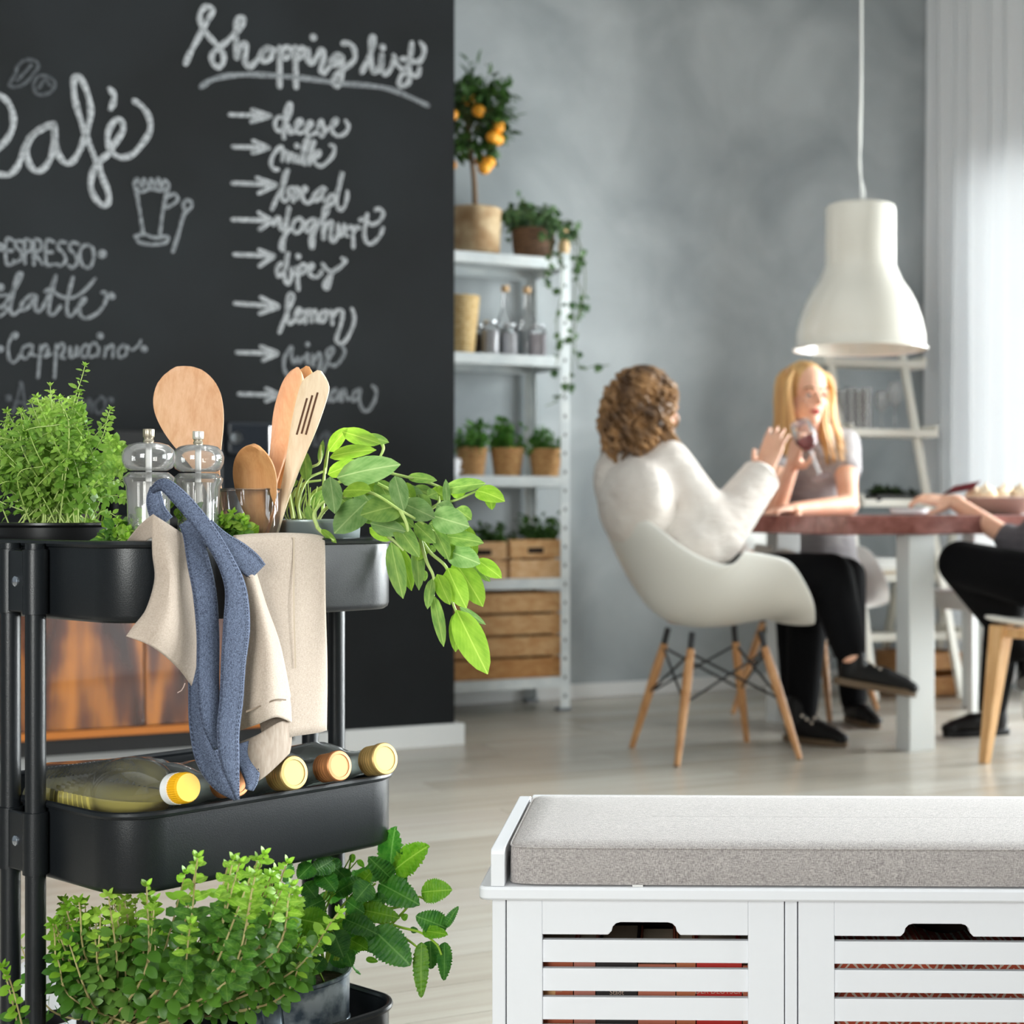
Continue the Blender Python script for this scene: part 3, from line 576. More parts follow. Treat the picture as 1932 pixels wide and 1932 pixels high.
crate(.02, .50, .02, .31, SHELFZ[4], .325, 4, 'large honey coloured slatted wooden crate on the lowest shelf', [CW[2], CW[0], CW[0], CW[0]], False, gap=.010)
def bush(px, w, z, r, hh, label, n=26, c=None, lm=None, gp=None):
    pc = at(px, w, z); b = thing('leafy_plant', pc, label, 'plant', gp)
    obj('pot', MB().lathe([(r * .5, 0), (r * .62, .09), (r * .56, .09), (0, .08)], 16, Matrix.Translation(pc)), pm('terracotta', S(168, 104, 72), .8), b); st = MB(); Ms = []
    for k in range(n):
        d = rv(); e = pc + Vector((d.x * r, d.y * r, .09 + random.uniform(.03, hh))); cc_ = cr([pc + ZV * .08, pc.lerp(e, .5) + ZV * .03, e], 4); st.tube(cc_, .0014, 5)
        for q in range(12): Ms.append(leafM(cc_[random.randrange(4, len(cc_))] + rv() * .014, rv() + ZV * .3, rv() + ZV * .5 - N * .3, random.uniform(.6, 1.1)))
    obj('stems', st, pm('herb_stem', S(96, 138, 62), .6), b, kind='stuff'); stuffleaves('foliage', hl if lm is None else lm, Ms, c or LEAFD, b); return b
bush(1010, .14, SHELFZ[3] + .012, .095, .135, 'dark green leafy plant growing out of the crate with the grip hole', 34)
bush(930, .14, SHELFZ[3] + .012, .075, .10, 'dark trailing plant in the left crate on the fourth shelf', 24)
# ---------------------------------------------------------------- pendant lamp
lp = P(1623, 660, 5.45); LS = 5.45 / 3000
lamp = thing('pendant_lamp', (lp.x, lp.y, lp.z), 'large glossy cream pendant lamp hanging on a pale cord above the table', 'lamp')
CREAM = pm('cream_enamel', S(226, 222, 211), .16, coat=.6)
zt = 274 * LS; rb = 125 * LS; rn = 67 * LS
out = [(rb * 1.015, 0), (rb * 1.02, .006), (rb * .985, .012), (rb * .975, .05), (rb * .93, .1), (rb * .85, .155), (rb * .75, .20), (rb * .64, .235), (rn * 1.06, .272), (rn, .29), (rn, .34), (rn, zt - .02), (rn * .97, zt - .006), (rn * .9, zt), (0, zt + .001)]
inn = [(0, zt - .008), (rn * .9, zt - .01), (rn * .96, zt - .03), (rn * .96, .29), (rb * .62, .233), (rb * .83, .155), (rb * .955, .05), (rb * .985, .004)]
pl_ = [(r, z) for r, z in reversed(out)] + [(r, z) for r, z in reversed(inn)]
obj('shade', MB().lathe(pl_, 64, Matrix.Translation(lp)), CREAM, lamp, ang=50)
m = MB(); s2 = P(1623, 388, 5.45)
c1 = cr([lp + ZV * zt + U * x for x in (0,)] + [lp + ZV * (zt + .04) + U * .004, lp + ZV * (zt + .25) - U * .003, lp + ZV * (zt + .55) + U * .004, Vector((lp.x, lp.y, CEIL - .03))], 8)
m.tube(c1, .0035, 8); m.tube(cr([lp + ZV * zt + U * .012, lp + ZV * (zt + .05) + U * .016, lp + ZV * (zt + .14) - U * .004, lp + ZV * (zt + .4) + U * .006, Vector((lp.x + .004, lp.y, CEIL - .03))], 8), .003, 8)
obj('cord', m, pm('white_cord', S(226, 226, 222), .6), lamp); obj('ceiling_rose', MB().lathe([(.06, -.03), (.062, 0), (0, 0)][::1], 24, Matrix.Translation((lp.x, lp.y, CEIL))), CREAM, lamp)
obj('bulb', MB().ell(lp + ZV * .17, (.035, .035, .045), 16), pm('opal_bulb', S(245, 242, 232), .3), lamp); obj('socket', MB().lathe([(.02, .2), (.022, zt - .012), (0, zt - .012)], 16, Matrix.Translation(lp)), pm('socket_white', S(220, 220, 216), .5), lamp)
# ---------------------------------------------------------------- dining table
TC = Vector((.640, 4.955, 0)); TL = 1.50; TW = .90; TZ = .760
def tp(t, w, z): return TC + U * t + N * w + ZV * z
table = thing('dining_table', tp(TL / 2, TW / 2, 0), 'long dining table with thick reddish brown top on pale grey legs', 'table')
TOPW = woodmat('red_brown_wood', S(146, 98, 90), S(108, 64, 56), 3, (1, 9, 9), .22, coat=.4)
for k in range(5): obj('top_board', MB().box(tp(TL / 2, TW / 5 * (k + .5), TZ - .031), (TL, TW / 5 - .0015, .062), (U, N, ZV)), TOPW, table, smooth=False, bevel=.004)
LEGW = pm('pale_grey_paint', S(206, 209, 208), .4)
for t, w in ((.30, .05), (.30, .85), (1.20, .05), (1.20, .85)): obj('leg', MB().box(tp(t, w, (TZ - .062) / 2), (.10, .075, TZ - .064), (U, N, ZV)), LEGW, table, smooth=False, bevel=.004)
# ---------------------------------------------------------------- chairs
SHELLW = pm('white_plastic_shell', S(226, 224, 217), .32); DOWEL = woodmat('beech_dowel', S(208, 158, 108), S(178, 124, 76), 8, (8, 8, 1)); BLK = pm('black_wire', S(22, 22, 24), .5)
def shellmesh():
    rows = [((.250, .408), (-.2, 1), .015, .20), ((.225, .428), (-.1, 1), .075, .245), ((.13, .425), (0, 1), .19, .285), ((.02, .410), (.05, 1), .235, .302), ((-.10, .412), (.25, .97), .25, .31), ((-.19, .45), (.6, .8), .245, .31),
            ((-.25, .53), (.88, .47), .175, .298), ((-.30, .63), (.95, .30), .10, .255), ((-.335, .71), (.95, .3), .06, .20), ((-.352, .755), (.95, .3), .035, .14), ((-.358, .775), (.95, .3), .02, .08)]
    g = []
    cs = [crv(x, 3) for x in ([r[0][0] for r in rows], [r[0][1] for r in rows], [r[1][0] for r in rows], [r[1][1] for r in rows], [r[2] for r in rows], [r[3] for r in rows])]
    for x, z, nx, nz, h, w in zip(*cs):
        l = math.hypot(nx, nz); nx /= l; nz /= l; row = []
        for j in range(21):
            q = -1 + j / 10; a = abs(q) ** 1.15 * math.pi / 2 * (1 if q > 0 else -1)
            rise = h * (1 - math.cos(a)) ** .95 if a else 0
            row.append(Vector((x + nx * rise, math.sin(a) * w * (1 + .05 * abs(q) ** 6), z + nz * rise)))
        g.append(row)
    return g
def make_armchair(label):
    t = thing('shell_armchair', (0, 0, 0), label, 'chair', 'white shell chairs at the table')
    s = obj('shell', MB().sheet(shellmesh()), SHELLW, t, local=True, solid=.008, subd=1)
    rods = MB()
    for sx in (-1, 1):
        for sy in (-1, 1):
            a = Vector((sx * .115 - .005, sy * .105, .385)); b = Vector((sx * .205 - .005, sy * .205, 0)); c = a.lerp(b, .1)
            lg = obj('leg', MB().tube([c.lerp(b, i / 5) for i in range(6)], [.0125, .0152, .0148, .0135, .0115, .0095], 12), DOWEL, t, local=True)
            obj('leg_tip', MB().tube([b.lerp(a, .012), b + ZV * .0005], .0098, 10), pm('black_glide', S(30, 28, 26), .6), lg, local=True)
            obj('bracket', MB().tube([a + ZV * .012, c.lerp(b, .04)], .0105, 8), BLK, t, local=True)
    for (x1, y1, x2, y2) in ((-1, -1, 1, -1), (-1, 1, 1, 1), (-1, -1, -1, 1), (1, -1, 1, 1)):
        hi = lambda x, y, k: Vector((x * .115 - .005, y * .105, .385)).lerp(Vector((x * .205 - .005, y * .205, 0)), k)
        rods.tube([hi(x1, y1, .13), hi(x2, y2, .52)], .0042, 6); rods.tube([hi(x1, y1, .52), hi(x2, y2, .13)], .0042, 6)
    obj('wire_brace', rods, BLK, t, local=True); return t
ch = make_armchair('white shell armchair on wooden dowel legs, seating the person in the cream cardigan')
ch.location = (.235, 5.055, 0); ch.rotation_euler.z = math.atan2(.34, .94)
c2 = copy_tree(ch); c2['label'] = 'white shell armchair under the person in the grey shirt, behind the table'; c2.location = (.635, 6.10, 0); c2.rotation_euler.z = math.atan2(-.55, .84)
# wooden legged chair, right
wc = thing('side_chair', (1.335, 4.84, 0), 'white seated chair on pale square wooden legs, cut by the right edge', 'chair'); wa = R(128); wx = Vector((math.cos(wa), math.sin(wa), 0)); wy = Vector((-wx.y, wx.x, 0))
def wp(x, y, z): return Vector((1.335, 4.84, 0)) + wx * x + wy * y + ZV * z
LW = woodmat('pale_oak', S(222, 180, 130), S(200, 152, 100), 6, (8, 8, 1))
for sx in (-1, 1):
    for sy in (-1, 1):
        m = MB(); k = 0; top, bot = wp(sx * .16, sy * .17, .425), wp(sx * .195, sy * .21, 0)
        for q, h in ((bot, .014), (top, .028)): m.v += [q + wx * i * h + wy * j * h for i, j in ((-1, -1), (1, -1), (1, 1), (-1, 1))]
        m.f += [(3, 2, 1, 0), (4, 5, 6, 7)] + [(i, (i + 1) % 4, 4 + (i + 1) % 4, 4 + i) for i in range(4)]
        obj('leg', m, LW, wc, smooth=False, bevel=.004)
m = MB()
for a, b in (((-.16, -.17), (.16, -.17)), ((-.16, .17), (.16, .17)), ((-.16, -.17), (-.16, .17)), ((.16, -.17), (.16, .17))): m.tube([wp(*a, .40), wp(*b, .40)], .018, 4)
obj('seat_rail', m, LW, wc, smooth=False)
rows = []
for i in range(9):
    rows.append([wp(-.21 + .42 * i / 8, -.215 + .43 * j / 8, .434 + .02 * (abs(j - 4) / 4) ** 3 - .012 * math.sin(math.pi * i / 8)) for j in range(9)])
obj('seat', MB().sheet(rows), SHELLW, wc, solid=.02, subd=1)
rows = [[wp(-.215 - .012 * i - .03 * (1 - ((j - 4) / 4) ** 2) + .03, -.2 + .4 * j / 8, .46 + .055 * i) for j in range(9)] for i in range(7)]
obj('backrest', MB().sheet(rows), SHELLW, wc, solid=.014, subd=1)
# white stool tucked under the far side of the table
sc_ = P(1845, 1355, 6.02); sc_.z = 0; st_ = thing('white_stool', sc_, 'plain white stool with straight legs tucked under the table', 'stool'); SW = pm('white_stool_paint', S(222, 224, 222), .4)
q = lambda x, y, z: sc_ + U * x + N * y + ZV * z
obj('seat', MB().box(q(0, 0, .465), (.30, .30, .022), (U, N, ZV)), SW, st_, smooth=False, bevel=.004)
for x in (-.13, .13):
    for y in (-.13, .13): obj('leg', MB().box(q(x, y, .2275), (.028, .028, .453), (U, N, ZV)), SW, st_, smooth=False, bevel=.003)
m = MB(); [m.box(q(x, y, .43), s_, (U, N, ZV)) for x, y, s_ in ((0, -.13, (.235, .018, .05)), (0, .13, (.235, .018, .05)), (-.13, 0, (.018, .235, .05)), (.13, 0, (.018, .235, .05)))]
obj('apron_rail', m, SW, st_, smooth=False)
# ---------------------------------------------------------------- white ladder shelf against the window corner
lad = thing('ladder_shelf', P(1690, 1300, 6.55) * 1, 'white trestle ladder shelf behind the table, close to the curtain', 'shelf'); lad.location.z = 0
LAD = pm('warm_white_paint', S(228, 225, 214), .45); LD = 6.55
def rail_(a, b, r=.016): 
    m = MB(); d = (b - a).normalized(); s = U; n_ = d.cross(s).normalized(); m.box((a + b) / 2, (.034, .022, (b - a).length), (s, n_, d)); obj('rail', m, LAD, lad, smooth=False, bevel=.003)
def lz(px, z, d): q = P(px, 0, d); q.z = z; return q
rail_(lz(1556, 1.62, 6.85), lz(1650, .02, 6.30)); rail_(lz(1690, 1.62, 6.95), lz(1815, .02, 6.40))
rail_(lz(1712, .72, 6.72), lz(1660, .02, 6.98)); rail_(lz(1800, .72, 6.85), lz(1765, .02, 7.10))
for z, x0, x1, d0, dp in ((1.40, 1560, 1745, 6.75, .14), (1.095, 1608, 1768, 6.62, .2), (.80, 1628, 1785, 6.55, .26), (.49, 1612, 1800, 6.5, .32), (.25, 1630, 1815, 6.45, .36)):
    a, b = lz(x0, z, d0), lz(x1, z, d0 + .14); u_ = (b - a).normalized(); n_ = Vector((-u_.y, u_.x, 0)); m = MB(); L_ = (b - a).length; c = (a + b) / 2 + n_ * dp / 2
    m.box(c, (L_, dp, .016), (u_, n_, ZV)); m.box(c - n_ * dp / 2 + ZV * .008, (L_, .012, .032), (u_, n_, ZV))
    for e in (-1, 1): m.box(c + u_ * e * L_ / 2 + ZV * .018, (.016, dp, .052), (u_, n_, ZV))
    obj('shelf_board', m, LAD, lad, smooth=False, bevel=.003)
def tumbler(px, z, d, r, h, label, stem=False):
    q = lz(px, z, d); g = thing('wine_glass' if stem else 'drinking_glass', q, label, 'glass', 'glasses on the ladder shelf'); T = Matrix.Translation(q)
    if stem: obj('bowl', MB().lathe([(.003, h * .5), (r * .7, h * .56), (r, h * .72), (r * .85, h)], 18, T), SHOWG, g); obj('stem', MB().lathe([(r * .9, 0), (.004, .006), (.0035, h * .5), (0, h * .5)], 14, T), SHOWG, g)
    else: obj('glass', MB().lathe([(r * .85, 0), (r, h), (r * .95, h), (r * .8, .008), (0, .008)], 18, T), SHOWG, g)
for i, px in enumerate((1590, 1606, 1622, 1634)): tumbler(px, 1.122, 6.72, .027, .16 + .015 * (i % 2), ('first', 'second', 'third', 'fourth')[i] + ' tall clear drinking glass from the left on the ladder shelf')
tumbler(1663, 1.112, 6.74, .03, .17, 'wine glass on the ladder shelf, next to the drinking glasses', True); tumbler(1688, 1.112, 6.76, .032, .21, 'tallest wine glass on the ladder shelf, beside its right rail', True)
m_ = lz(1680, .822, 6.68); pt = thing('succulent_tray', m_, 'dark green succulents packed along the middle ladder shelf', 'plant')
obj('soil_tray', MB().box(m_ + ZV * .005, (.24, .14, .03), (U, N, ZV)), pm('dark_tray', S(40, 38, 36), .7), pt, smooth=False, bevel=.004); Ms = []; sl = leafmesh('succulent_leaf', .045, .018, LEAFD, .1, .1)
DK = leafmat('succulent', S(24, 40, 22), S(58, 78, 44), 30)
for k in range(22):
    c = m_ + U * random.uniform(-.11, .11) + N * random.uniform(-.06, .06) + ZV * .02
    for j in range(13): d = rv(); d.z = abs(d.z) * .8; Ms.append(leafM(c, d, ZV + rv() * .3, random.uniform(.6, 1.25)))
stuffleaves('rosettes', sl, Ms, DK, pt)
for k in range(4):
    q = lz(1654, .506 + .0185 * k + .0095, 6.62); tag(obj('folded_linen', MB().box(q + U * .006 * (k % 2), (.17 - .012 * (k % 2), .16, .018), (U, N, ZV)), pm('linen_%d' % k, S(*((196, 176, 148), (232, 230, 222), (238, 238, 234), (226, 226, 222))[k]), .9), bevel=.008, seg=3), ('tan folded linen at the bottom of the pile on the ladder shelf', 'white folded linen lying on the tan one', 'bright white folded linen, third from the bottom of the pile', 'white folded linen on top of the pile')[k], 'linen', 'folded linens on the ladder shelf')
bx = lz(1742, 0, 6.72); bxt = thing('low_crate', bx + ZV * .0, 'brown wooden box on the floor under the ladder shelf', 'crate')
for k in range(2):
    for w in (-.13, .13): obj('slat', MB().box(bx + N * w + ZV * (.05 + .1 * k), (.30, .012, .07), (U, N, ZV)), CW[2], bxt, smooth=False, bevel=.002)
for x in (-.144, .144): obj('end_board', MB().box(bx + U * x + ZV * .095, (.012, .245, .17), (U, N, ZV)), CW[2], bxt, smooth=False, bevel=.002)
obj('base_board', MB().box(bx + ZV * .01, (.28, .25, .012), (U, N, ZV)), CW[2], bxt, smooth=False)
# ---------------------------------------------------------------- on the table
CER = pm('white_ceramic', S(240, 240, 242), .2); PINK = pm('pink_beige_ceramic', S(206, 184, 172), .35)
def flat(px, py, d): q = P(px, py, d); q.z = TZ; return q
q = flat(1716, 968, 5.20); sd = thing('small_dish', q, 'small white rounded dish near the front edge of the table', 'dish')
obj('dish', MB().lathe([(.045, 0), (.060, .006), (.064, .022), (.060, .022), (.054, .009), (0, .007)], 28, Matrix.Translation(q)), CER, sd)
q = flat(1880, 960, 5.55); pl = thing('serving_bowl', q, 'shallow pinkish beige serving bowl with food, right end of table', 'bowl')
obj('bowl', MB().lathe([(.08, 0), (.10, .008), (.158, .052), (.166, .06), (.158, .062), (.10, .018), (0, .014)], 36, Matrix.Translation(q)), PINK, pl)
BUN = pm('pale_dumpling', S(238, 224, 198), .6, col2=S(216, 186, 146), vs=20)
def rollpos(k): a = k * 2.4; r = .03 + .012 * k; return q.x + math.cos(a) * r, q.y + math.sin(a) * r * .9
order = sorted(range(9), key=lambda k: rollpos(k)[0] / rollpos(k)[1]); ROLL = {k: ('leftmost', 'second from the left', 'third from the left', 'fourth from the left', 'middle one', 'fourth from the right', 'third from the right', 'second from the right', 'rightmost')[i] for i, k in enumerate(order)}
for k in range(9):
    a = k * 2.4; r = .03 + .012 * k; c = q + Vector((math.cos(a) * r, math.sin(a) * r * .9, .052 + .012 * (k % 2) - .01 * (k > 5)+.012))
    b_ = MB().ell(c, (.036, .034, .028), 14); b_.lathe([(.012, .02), (.006, .034), (0, .036)], 10, Matrix.Translation(c))
    tag(obj('bread_roll', b_, BUN), 'pale round roll, %s in the heap in the serving bowl' % ROLL[k], 'bread', 'pale rolls in the serving bowl')
rr_ = q - U * .135 + ZV * .062; tag(obj('red_napkin', MB().sheet([[rr_ + U * (.02 * j - .07) + N * (.02 * i - .03) + ZV * (.012 + .012 * math.sin(j * 1.3 + i) + .006 * j) for j in range(7)] for i in range(5)]), pm('dark_red_cloth', S(104, 26, 34), .8), solid=.003, subd=1), 'dark red napkin tucked over the left rim of the serving bowl', 'napkin')
# ---------------------------------------------------------------- wooden fronted cabinet under the coffee machine
CD = 4.40
def cb(px, d): q = P(px, 0, d); return Vector((q.x, q.y, 0))
k_ = (555 - CX) / FPX; off = .30
cf = LE - N * off; tt = (cf.x - k_ * cf.y) / (U.x - k_ * U.y); CR = cf - U * tt       # front right foot of the cabinet
CLEN = 1.30
def cp(t, w, z): return CR - U * t + N * w + ZV * z
cab = thing('wooden_cabinet', cp(CLEN / 2, off / 2, .09), 'black cabinet with glossy amber walnut doors fixed to the chalk wall', 'cabinet')
CBK = pm('cabinet_black', S(18, 18, 19), .45)
m = MB(); m.box(cp(CLEN / 2, off / 2 - .004, .70), (CLEN, off - .012, .03), (U, N, ZV)); m.box(cp(CLEN / 2, off / 2 - .004, .118), (CLEN, off - .012, .05), (U, N, ZV))
for t in (.012, CLEN - .012): m.box(cp(t, off / 2 - .004, .41), (.024, off - .012, .56), (U, N, ZV))
m.box(cp(CLEN / 2, off - .02, .41), (CLEN - .05, .012, .54), (U, N, ZV)); obj('carcass', m, CBK, cab, smooth=False)
WAL = bpy.data.materials.new('amber_walnut'); WAL.use_nodes = True; t = NT(WAL); b = t.n['Principled BSDF']; b.inputs['Roughness'].default_value = .18; b.inputs['Coat Weight'].default_value = .5
tc = t.new('ShaderNodeTexCoord'); mp = t.new('ShaderNodeMapping'); mp.inputs['Rotation'].default_value = (0, 0, -YAW); t.link(tc.outputs['Object'], mp.inputs[0]); sx_ = t.new('ShaderNodeSeparateXYZ'); t.link(mp.outputs[0], sx_.inputs[0])
def mth(op, a, b_=None, c_=None):
    q = t.new('ShaderNodeMath', operation=op)
    for i_, v_ in enumerate((a, b_, c_)):
        if v_ is None: continue
        if isinstance(v_, (int, float)): q.inputs[i_].default_value = v_
        else: t.link(v_, q.inputs[i_])
    return q.outputs[0]
# cathedral figure: nested arches across each pair of veneers, with streaks along the grain
mq = t.new('ShaderNodeMapping'); mq.inputs['Rotation'].default_value = (0, 0, -YAW); mq.inputs['Scale'].default_value = (16, 16, 1.6); t.link(tc.outputs['Object'], mq.inputs[0])
nz = t.new('ShaderNodeTexNoise'); nz.inputs['Scale'].default_value = 1.4; nz.inputs['Detail'].default_value = 5; t.link(mq.outputs[0], nz.inputs['Vector'])
n2 = t.new('ShaderNodeTexNoise'); n2.inputs['Scale'].default_value = 3; n2.inputs['Detail'].default_value = 3; t.link(mp.outputs[0], n2.inputs['Vector'])
pp = mth('PINGPONG', mth('ADD', sx_.outputs[0], 5.03), .17); ph = mth('ADD', mth('MULTIPLY', mth('POWER', pp, 2), 260), mth('MULTIPLY', sx_.outputs[2], 15)); ph = mth('ADD', ph, mth('MULTIPLY', n2.outputs[0], 9))
sn = mth('MULTIPLY_ADD', mth('SINE', ph), .22, .0); va = mth('ADD', mth('MULTIPLY', nz.outputs[0], 1.05), sn)
rp = t.new('ShaderNodeValToRGB'); e = rp.color_ramp.elements; e[0].color = S(40, 20, 14); e[1].color = S(168, 102, 38); e[0].position = .2; e[1].position = .9; e.new(.55).color = S(88, 48, 28); t.link(va, rp.inputs[0]); t.link(rp.outputs[0], b.inputs['Base Color'])
def tdoor(px): kk = (px - CX) / FPX; a = cf - N * .012; return (CR - a).dot(U) + 0 if False else -(((a.x - kk * a.y) / (kk * U.y - U.x)) - (CR - cf).dot(U)) 
seam = (CR - (cf - U * ((cf.x - (270 - CX) / FPX * cf.y) / (U.x - (270 - CX) / FPX * U.y)))).dot(U)
edges = [.026, seam - .0025, seam + .0025, seam + .42, seam + .425, CLEN - .026]
for i in range(0, 6, 2):
    a, b2 = edges[i], edges[i + 1]
    dd = obj('door', MB().box(cp((a + b2) / 2, -.009, .425), (b2 - a, .018, .52), (U, N, ZV)), WAL, cab, smooth=False, bevel=.002)
    if i: obj('door_knob', MB().ell(cp(a + .04 if i == 2 else b2 - .04, -.03, .66), (.012, .012, .012), 12), CHROME, dd)
obj('copper_trim', MB().box(cp(CLEN / 2, -.008, .151), (CLEN - .05, .016, .022), (U, N, ZV)), pm('amber_trim', S(168, 100, 42), .3), cab, smooth=False, bevel=.002)
# coffee machine and a jar on the cabinet
def onc(px, w):
    a = cf + N * w; kk = (px - CX) / FPX; return a - U * ((a.x - kk * a.y) / (U.x - kk * U.y)) + ZV * .717
q = onc(465, .15); cm = thing('coffee_machine', q, 'black coffee machine with chrome lever and jug on the cabinet, behind wooden spoons', 'appliance')
DKP = pm('dark_blue_plastic', S(26, 30, 36), .25)
m = MB(); m.box(q - U * .0 + N * .03 + ZV * .165, (.19, .17, .31), (U, N, ZV)); m.box(q - N * .07 + ZV * .27, (.17, .10, .10), (U, N, ZV)); m.box(q - N * .06 + ZV * .02, (.18, .12, .03), (U, N, ZV)); obj('body', m, DKP, cm, smooth=False, bevel=.012, seg=3)
c = q + U * .075 - N * .10; obj('steam_wand', MB().tube(cr([c + ZV * .30, c + ZV * .27 - N * .01, c + ZV * .15 + U * .005], 6), .009, 10), CHROME, cm); obj('lever', MB().tube([q + U * .045 - N * .115 + ZV * .305, q + U * .045 - N * .12 + ZV * .12], [.011, .008], 10), CHROME, cm)
obj('dial', MB().lathe([(.02, 0), (.018, .014), (0, .015)], 20, frame(q - U * .06 - N * .12 + ZV * .27, -N)), CHROME, cm); jg = q - U * .02 - N * .085; obj('jug', MB().lathe([(.034, .037), (.04, .06), (.03, .11), (.033, .125), (.029, .125), (.026, .11), (0, .045)], 20, Matrix.Translation(jg)), CHROME, cm)
obj('spoon_handle', MB().tube([jg + ZV * .05, jg + ZV * .22 - U * .02], .003, 6), CHROME, cm)
q = onc(160, .14); jr = thing('glass_jar', q, 'clear glass jar on the cabinet, behind the thyme plant', 'jar')
obj('glass', MB().lathe([(.05, 0), (.058, .01), (.058, .15), (.045, .17), (.048, .19)], 24, Matrix.Translation(q)), THIN, jr); obj('lid', MB().lathe([(.05, .188), (.052, .195), (.052, .215), (.02, .22), (.014, .24), (0, .242)], 20, Matrix.Translation(q)), pm('jar_lid', S(206, 208, 212), .3, .6), jr)
obj('contents', MB().lathe([(.05, .004), (.055, .014), (.055, .1), (0, .104)], 20, Matrix.Translation(q)), pm('coffee_beans', S(46, 30, 22), .6, bump=1, bs=140), jr)
q = onc(290, .16); kt = thing('toaster_oven', q, 'low matt black appliance on the cabinet behind the big wooden spoon', 'appliance')
obj('body', MB().box(q + ZV * .15, (.26, .2, .28), (U, N, ZV)), pm('matt_black', S(14, 14, 15), .5), kt, smooth=False, bevel=.012, seg=3); obj('door', MB().box(q - N * .104 + ZV * .13, (.24, .008, .18), (U, N, ZV)), pm('black_glass', S(10, 11, 13), .08), kt, smooth=False, bevel=.003)
obj('handle', MB().tube([q - U * .09 - N * .125 + ZV * .235, q + U * .09 - N * .125 + ZV * .235], .007, 10), pm('black_handle', S(26, 27, 29), .3), kt)
m = MB(); [m.lathe([(.015, 0), (.015, .012), (0, .012)], 14, Matrix.Translation(q + U * a + N * b3)) for a in (-.12, .12) for b3 in (-.07, .07)]; obj('feet', m, BLK, kt)
# ---------------------------------------------------------------- people
SKIN = pm('skin', S(228, 182, 156), .5, col2=S(216, 162, 134), vs=12, sss=.15); 
LIPS = pm('lips', S(190, 96, 92), .4)
def head(mb, c, f, up, s=1.0):
    f = Vector(f).normalized(); r = f.cross(Vector(up)).normalized(); u = r.cross(f)
    M = Matrix((r, f, u)).transposed()
    p = lambda x, y, z: Vector(c) + (r * x + f * y + u * z) * s
    mb.ell(p(0, -.012, .028), (.074 * s, .094 * s, .088 * s), 20, M)      # skull
    mb.ell(p(0, .018, -.035), (.058 * s, .068 * s, .078 * s), 18, M)      # face
    mb.ell(p(0, .056, -.092), (.026 * s, .026 * s, .022 * s), 12, M)      # chin
    mb.limb(p(0, .080, .004), .009 * s, p(0, .104, -.030), .0125 * s, 8)  # nose
    for e in (-1, 1):
        mb.ell(p(.030 * e, .062, -.030), (.024 * s, .020 * s, .022 * s), 10, M)   # cheek
        mb.limb(p(.012 * e, .079, .016), .008 * s, p(.044 * e, .066, .017), .008 * s, 8)   # brow ridge
        mb.ell(p(.074 * e, -.008, -.012), (.009 * s, .018 * s, .030 * s), 10, M)  # ear
        mb.limb(p(.045 * e, .0, -.06), .022 * s, p(.014 * e, .052, -.092), .018 * s, 8)    # jaw
    return p, M
def facebits(p, M, parent, s=1.0):
    W = pm('eye_white', S(205, 200, 194), .2); IR = pm('iris', S(70, 84, 96), .2); BR = pm('brow_hair', S(120, 88, 58), .8)
    for e in (-1, 1):
        q = p(.031 * e, .068, -.002); ey = obj('eye', MB().ell(q, .0105 * s, 12), W, parent); obj('iris', MB().ell(p(.031 * e, .0765, -.002), .0055 * s, 10), IR, ey)
        obj('eyelid', MB().tube(cr([p(.017 * e, .076, .001), p(.031 * e, .0835, .007), p(.045 * e, .073, .001)], 4), .0026 * s, 6), SKIN, parent)
        obj('eyebrow', MB().tube(cr([p(.014 * e, .087, .021), p(.032 * e, .083, .027), p(.050 * e, .068, .020)], 4), .0032 * s, 6), BR, parent)
    obj('lips', MB().tube(cr([p(-.024, .074, -.061), p(-.008, .088, -.059), p(.008, .088, -.059), p(.024, .074, -.061)], 4), [.003, .006, .006, .003], 8).tube(cr([p(-.02, .074, -.066), p(0, .088, -.069), p(.02, .074, -.066)], 4), [.003, .006, .003], 8), LIPS, parent)
def hand(mb, wrist, d, pn, thumb, s=1.0, curl=(.12, .12, .12, .14), spread=.09, tcurl=.2, lens=(.070, .079, .073, .057)):
    # d: finger direction, pn: the way the palm faces, thumb: the side the thumb leaves from
    d = Vector(d).normalized(); pn = Vector(pn); pn = (pn - d * pn.dot(d)).normalized(); t = Vector(thumb); t = (t - d * t.dot(d) - pn * t.dot(pn)).normalized()
    w = Vector(wrist); p = lambda a, b, c: w + (d * a + t * b + pn * c) * s
    mb.limb(p(-.015, 0, 0), .024 * s, p(.03, 0, 0), .021 * s, 10)
    for b in (-.026, -.009, .009, .026): mb.limb(p(.012, b * .7, 0), .0145 * s, p(.082, b * 1.15, 0), .0112 * s, 10)
    mb.ell(p(.034, .026, .010), (.020 * s, .020 * s, .020 * s), 10)
    for i, (b, L) in enumerate(zip((.031, .0105, -.0105, -.031), lens)):
        q = p(.084, b, 0); dd = (d + t * (spread * (1.5 - i) * .8)).normalized(); c = curl[i]; n = pn.copy(); r = .0088 - .0006 * (i == 3)
        for k, (fr, rr) in enumerate(((.44, r), (.31, r * .94), (.25, r * .86))):
            e = q + dd * L * fr * s; mb.limb(q, rr * s, e, rr * .93 * s, 8); q = e
            nd = (dd * math.cos(c * 2.2) + n * math.sin(c * 2.2)).normalized(); n = (n * math.cos(c * 2.2) - dd * math.sin(c * 2.2)).normalized(); dd = nd
    q = p(.02, .028, .008); dd = (d * .62 + t * .74 + pn * .26).normalized()
    for L, rr in ((.036, .0125), (.034, .0105), (.026, .0092)):
        e = q + dd * L * s; mb.limb(q, rr * s, e, rr * .92 * s, 8); q = e; dd = (dd + d * .35 - t * tcurl + pn * .1).normalized()
def cloth(mb, name, mat, parent, voxel=.009, it=6, bump=True):
    o = remesh(obj(name, mb, mat, parent), voxel, it)
    return o
